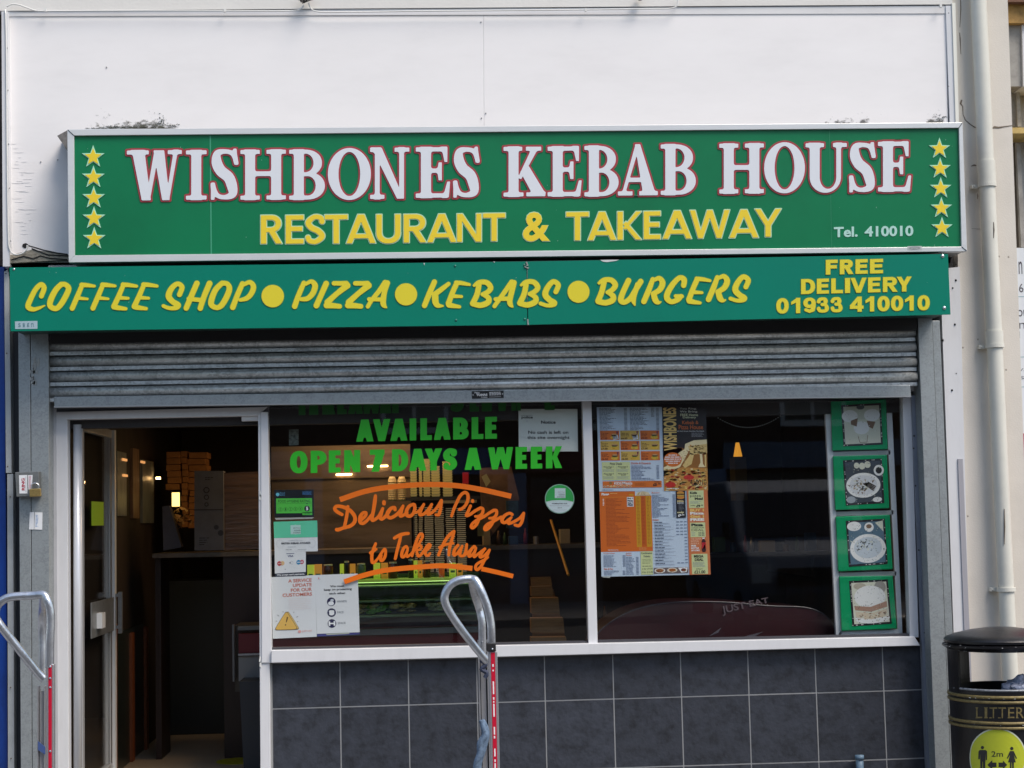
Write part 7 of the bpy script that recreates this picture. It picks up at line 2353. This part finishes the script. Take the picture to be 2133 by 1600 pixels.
for y in (1452, 1462.5, 1506, 1516):
    t_ = MB(); t_.lathe([(RB2 * 1.0, -.008), (RB2 * 1.03, -.006), (RB2 * 1.035, 0), (RB2 * 1.03, .006), (RB2 * 1.0, .008)], (bc.x, YBN, zz(y) - .004), 48)
    t_.build('band', GOLD, LB_, True)


def on_bin(P, T, x0, x1, y0, y1, lift, nm, m, parent):
    """wrap a flat print round the bin body, each point where the photo shows it"""
    vs = []
    R_ = RB2 + lift
    for u, v in P:
        px, py = x0 + u * (x1 - x0), y1 + (y0 - y1) * v
        a = A0
        for _ in range(6):
            w = W(px, py, YBN - R_ * math.cos(a))
            a = math.asin(max(-.995, min(.995, (w.x - bc.x) / R_)))
        vs.append((bc.x + R_ * math.sin(a), YBN - R_ * math.cos(a), w.z))
    if T:
        mobj(nm, vs, [tuple(t) for t in T], m, parent)


AR = lambda px: px
for ch, x0, x1 in (('L', 2033, 2046), ('I', 2051, 2056.5), ('T', 2061.5, 2077), ('T', 2080, 2095.5), ('E', 2100, 2113), ('R', 2117, 2133)):
    P, T, _ = bfont(ch, .0)
    on_bin(P, T, AR(x0), AR(x1), 1473.5, 1496, .0015, 'letter', GOLD, LB_)
    for yy in (1473.5, 1494.5):
        on_bin([(0, 0), (1, 0), (1, 1), (0, 1)], [(0, 1, 2, 3)], AR(x0) - 1, AR(x0) + (4.5 if ch != 'I' else 6.5), yy, yy + 1.8, .0017, 'letter', GOLD, LB_)
stk = empty('distance_sticker', (bc.x - .04, YBN - RB2, zz(1600)), 'round yellow 2m keep apart sticker on the front of the litter bin', 'sticker')
n = 48
cxs, cys, Rr = AR(2077), 1578, 61


def disc_b(R_, lift, nm, m):
    P = [(0, 0)]
    rings = 6
    for q in range(1, rings + 1):
        P += [(R_ * q / rings * math.cos(2 * math.pi * k / n), R_ * q / rings * math.sin(2 * math.pi * k / n)) for k in range(n)]
    T = [(0, 1 + k, 1 + (k + 1) % n) for k in range(n)]
    for q in range(rings - 1):
        T += [(1 + q * n + k, 1 + (q + 1) * n + k, 1 + (q + 1) * n + (k + 1) % n, 1 + q * n + (k + 1) % n) for k in range(n)]
    P = [((cxs + x - 2000) / 200, 1 - (cys + y - 1480) / 200) for x, y in P]
    on_bin(P, T, 2000, 2200, 1480, 1680, lift, nm, m, stk)


disc_b(Rr, .002, 'rim', mat('sticker_rim', (.60, .64, .50), .4))
disc_b(Rr * .955, .0026, 'disc', mat('sticker_yellow', (.50, .55, .03), .45, var=.06, vscale=12))
KM = mat('print_black', (.02, .02, .02), .5)


def pict(P, T=None, nm='print'):
    T = T or [tuple(range(len(P)))]
    Q = [((AR(x) - 2000) / 200, 1 - (y - 1480) / 200) for x, y in P]
    on_bin(Q, T, 2000, 2200, 1480, 1680, .0032, nm, KM, stk)


X_ = lambda x: 1850 + x * .2187
Y_c = lambda y: 1250 + y * .2187
hd_ = lambda cx, cy, r: [(X_(cx + r * math.cos(2 * math.pi * k / 16)), Y_c(cy + r * math.sin(2 * math.pi * k / 16))) for k in range(16)]
pict(hd_(898, 1405, 16)); pict(hd_(1178, 1414, 16))
pict([(X_(a), Y_c(b)) for a, b in ((860, 1440), (872, 1428), (928, 1428), (942, 1440), (942, 1524), (930, 1524), (928, 1460), (924, 1620), (904, 1620), (902, 1540), (898, 1540), (896, 1620), (878, 1620), (876, 1460), (872, 1516), (858, 1516))])
pict([(X_(a), Y_c(b)) for a, b in ((1160, 1438), (1196, 1438), (1228, 1508), (1218, 1514), (1196, 1470), (1216, 1546), (1198, 1546), (1198, 1620), (1182, 1620), (1180, 1546), (1176, 1546), (1174, 1620), (1160, 1620), (1160, 1546), (1142, 1546), (1162, 1470), (1140, 1512), (1130, 1506))])
pict([(X_(a), Y_c(b)) for a, b in ((945, 1570), (992, 1524), (992, 1548), (1032, 1548), (1032, 1592), (992, 1592), (992, 1616))])
pict([(X_(a), Y_c(b)) for a, b in ((1134, 1570), (1094, 1528), (1094, 1548), (1052, 1548), (1052, 1592), (1094, 1592), (1094, 1612))])
P, T, _ = bfont('2m', .008)
pict([(X_(984 + u * 110), Y_c(1492 - v * 52)) for u, v in P], T)
# rubbish in the mouth of the bin and droppings on the lid
random.seed(12)
bm_ = bmesh.new()
bmesh.ops.create_icosphere(bm_, subdivisions=4, radius=1.0)
c0 = Vector((W(2110, 1430, YBN).x, YBN - RB2 * .55, zo1 + .0))
import mathutils
for v in bm_.verts:
    nn = mathutils.noise.noise(v.co * 2.2) * .45 + mathutils.noise.noise(v.co * 6) * .18
    v.co = Vector((v.co.x * .105 * (1 + nn), v.co.y * .09 * (1 + nn), v.co.z * .062 * (1 + nn) + .012 * v.co.x)) + c0
me = bpy.data.meshes.new('rubbish_bag'); bm_.to_mesh(me); bm_.free()
me.materials.append(mat('bag_lilac', (.22, .25, .34), .45, var=.5, vscale=30, bump=.6, bscale=50))
o = bpy.data.objects.new('rubbish_bag', me); COL.objects.link(o)
tag(o, 'crumpled lilac grey rubbish bag bulging from the litter bin mouth', 'bag')
t_ = MB()
for px, dy, sx_ in ((2109, -.12, 2.2), (2100, .02, 1.6)):
    c = Vector((W(px, 1320, YBN).x, YBN + dy, zl_ + (.052 if dy > -.1 else .045)))
    t_.sphere(c, .006, 8, sc=(sx_, 1.4, .5))
t_.build('dropping', mat('dropping', (.6, .62, .62), .7), LB_)

# ------------------------------------------------------------------ parked van behind the camera, mirrored in the right window
vx = W(1690, 1150, 13.5).x
VN = empty('white_van', (vx, -15.5, -.12), 'white van parked across the street, mirrored faintly in the right window', 'van')
VW = mat('van_white', (.14, .165, .215), .6)
prof = [(-13.3, .28), (-13.25, .75), (-13.42, 1.05), (-13.95, 1.22), (-14.55, 1.95), (-14.9, 2.12), (-18.6, 2.15), (-18.75, 1.9), (-18.75, .35), (-18.6, .22), (-13.5, .2)]
vs = [(vx - .96, y, z) for y, z in prof] + [(vx + .96, y, z) for y, z in prof]
n = len(prof)
bevel(mobj('body', vs, [tuple(range(n)), tuple(range(2 * n - 1, n - 1, -1))] + [(i, i + n, (i + 1) % n + n, (i + 1) % n) for i in range(n)], VW, VN), .06, 3)
VG_ = mat('van_glass', (.01, .012, .015), .08)
mobj('windscreen', [(vx - .82, -13.97, 1.29), (vx + .82, -13.97, 1.29), (vx + .74, -14.50, 1.94), (vx - .74, -14.50, 1.94)], [(0, 1, 2, 3)], VG_, VN)
MB().box(vx - .55, vx + .55, -13.27, -13.20, .62, .86).build('grille', mat('black_plastic', (.02, .02, .022), .4), VN)
MB().box(vx - .9, vx + .9, -13.30, -13.16, .22, .50).build('bumper', mat('bumper_grey', (.08, .08, .085), .5), VN)
for s in (-1, 1):
    MB().box(vx + s * .78 - .14, vx + s * .78 + .14, -13.36, -13.25, .66, .92).build('headlight', mat('lamp_glass', (.5, .52, .55), .1), VN)
    for yy in (-14.0, -17.6):
        t_ = MB(); t_.tube([(vx + s * .98, yy, .21), (vx + s * .76, yy, .21)], .33, 24)
        w_ = t_.build('wheel', TYRE, VN)
    MB().box(vx + s * 1.0 - .02, vx + s * 1.12 + .02, -14.35, -14.2, 1.25, 1.5).build('mirror', mat('black_plastic', (.02, .02, .022), .4), VN)

random.seed(44)
t_ = MB()
for _ in range(46):
    a = A0 + random.uniform(-1.2, 1.3)
    zc_ = random.choice([zl_ - .012 + random.uniform(-.012, .004), zl_ - .026, zz(1456), zz(1511), zo1 + .002, zl_ - .046])
    r = RB2 * (1.09 if zc_ > zl_ - .04 else 1.03 if zc_ < zo1 - .01 else 1.0) + .0003
    s_ = random.uniform(.0012, .0032)
    t_.sphere((bc.x + r * math.sin(a), YBN - r * math.cos(a), zc_), s_, 5, sc=(random.uniform(1, 3), .5, random.uniform(.5, 1.2)))
t_.build('paint_chip', mat('chip_silver', (.4, .42, .44), .5), LB_)
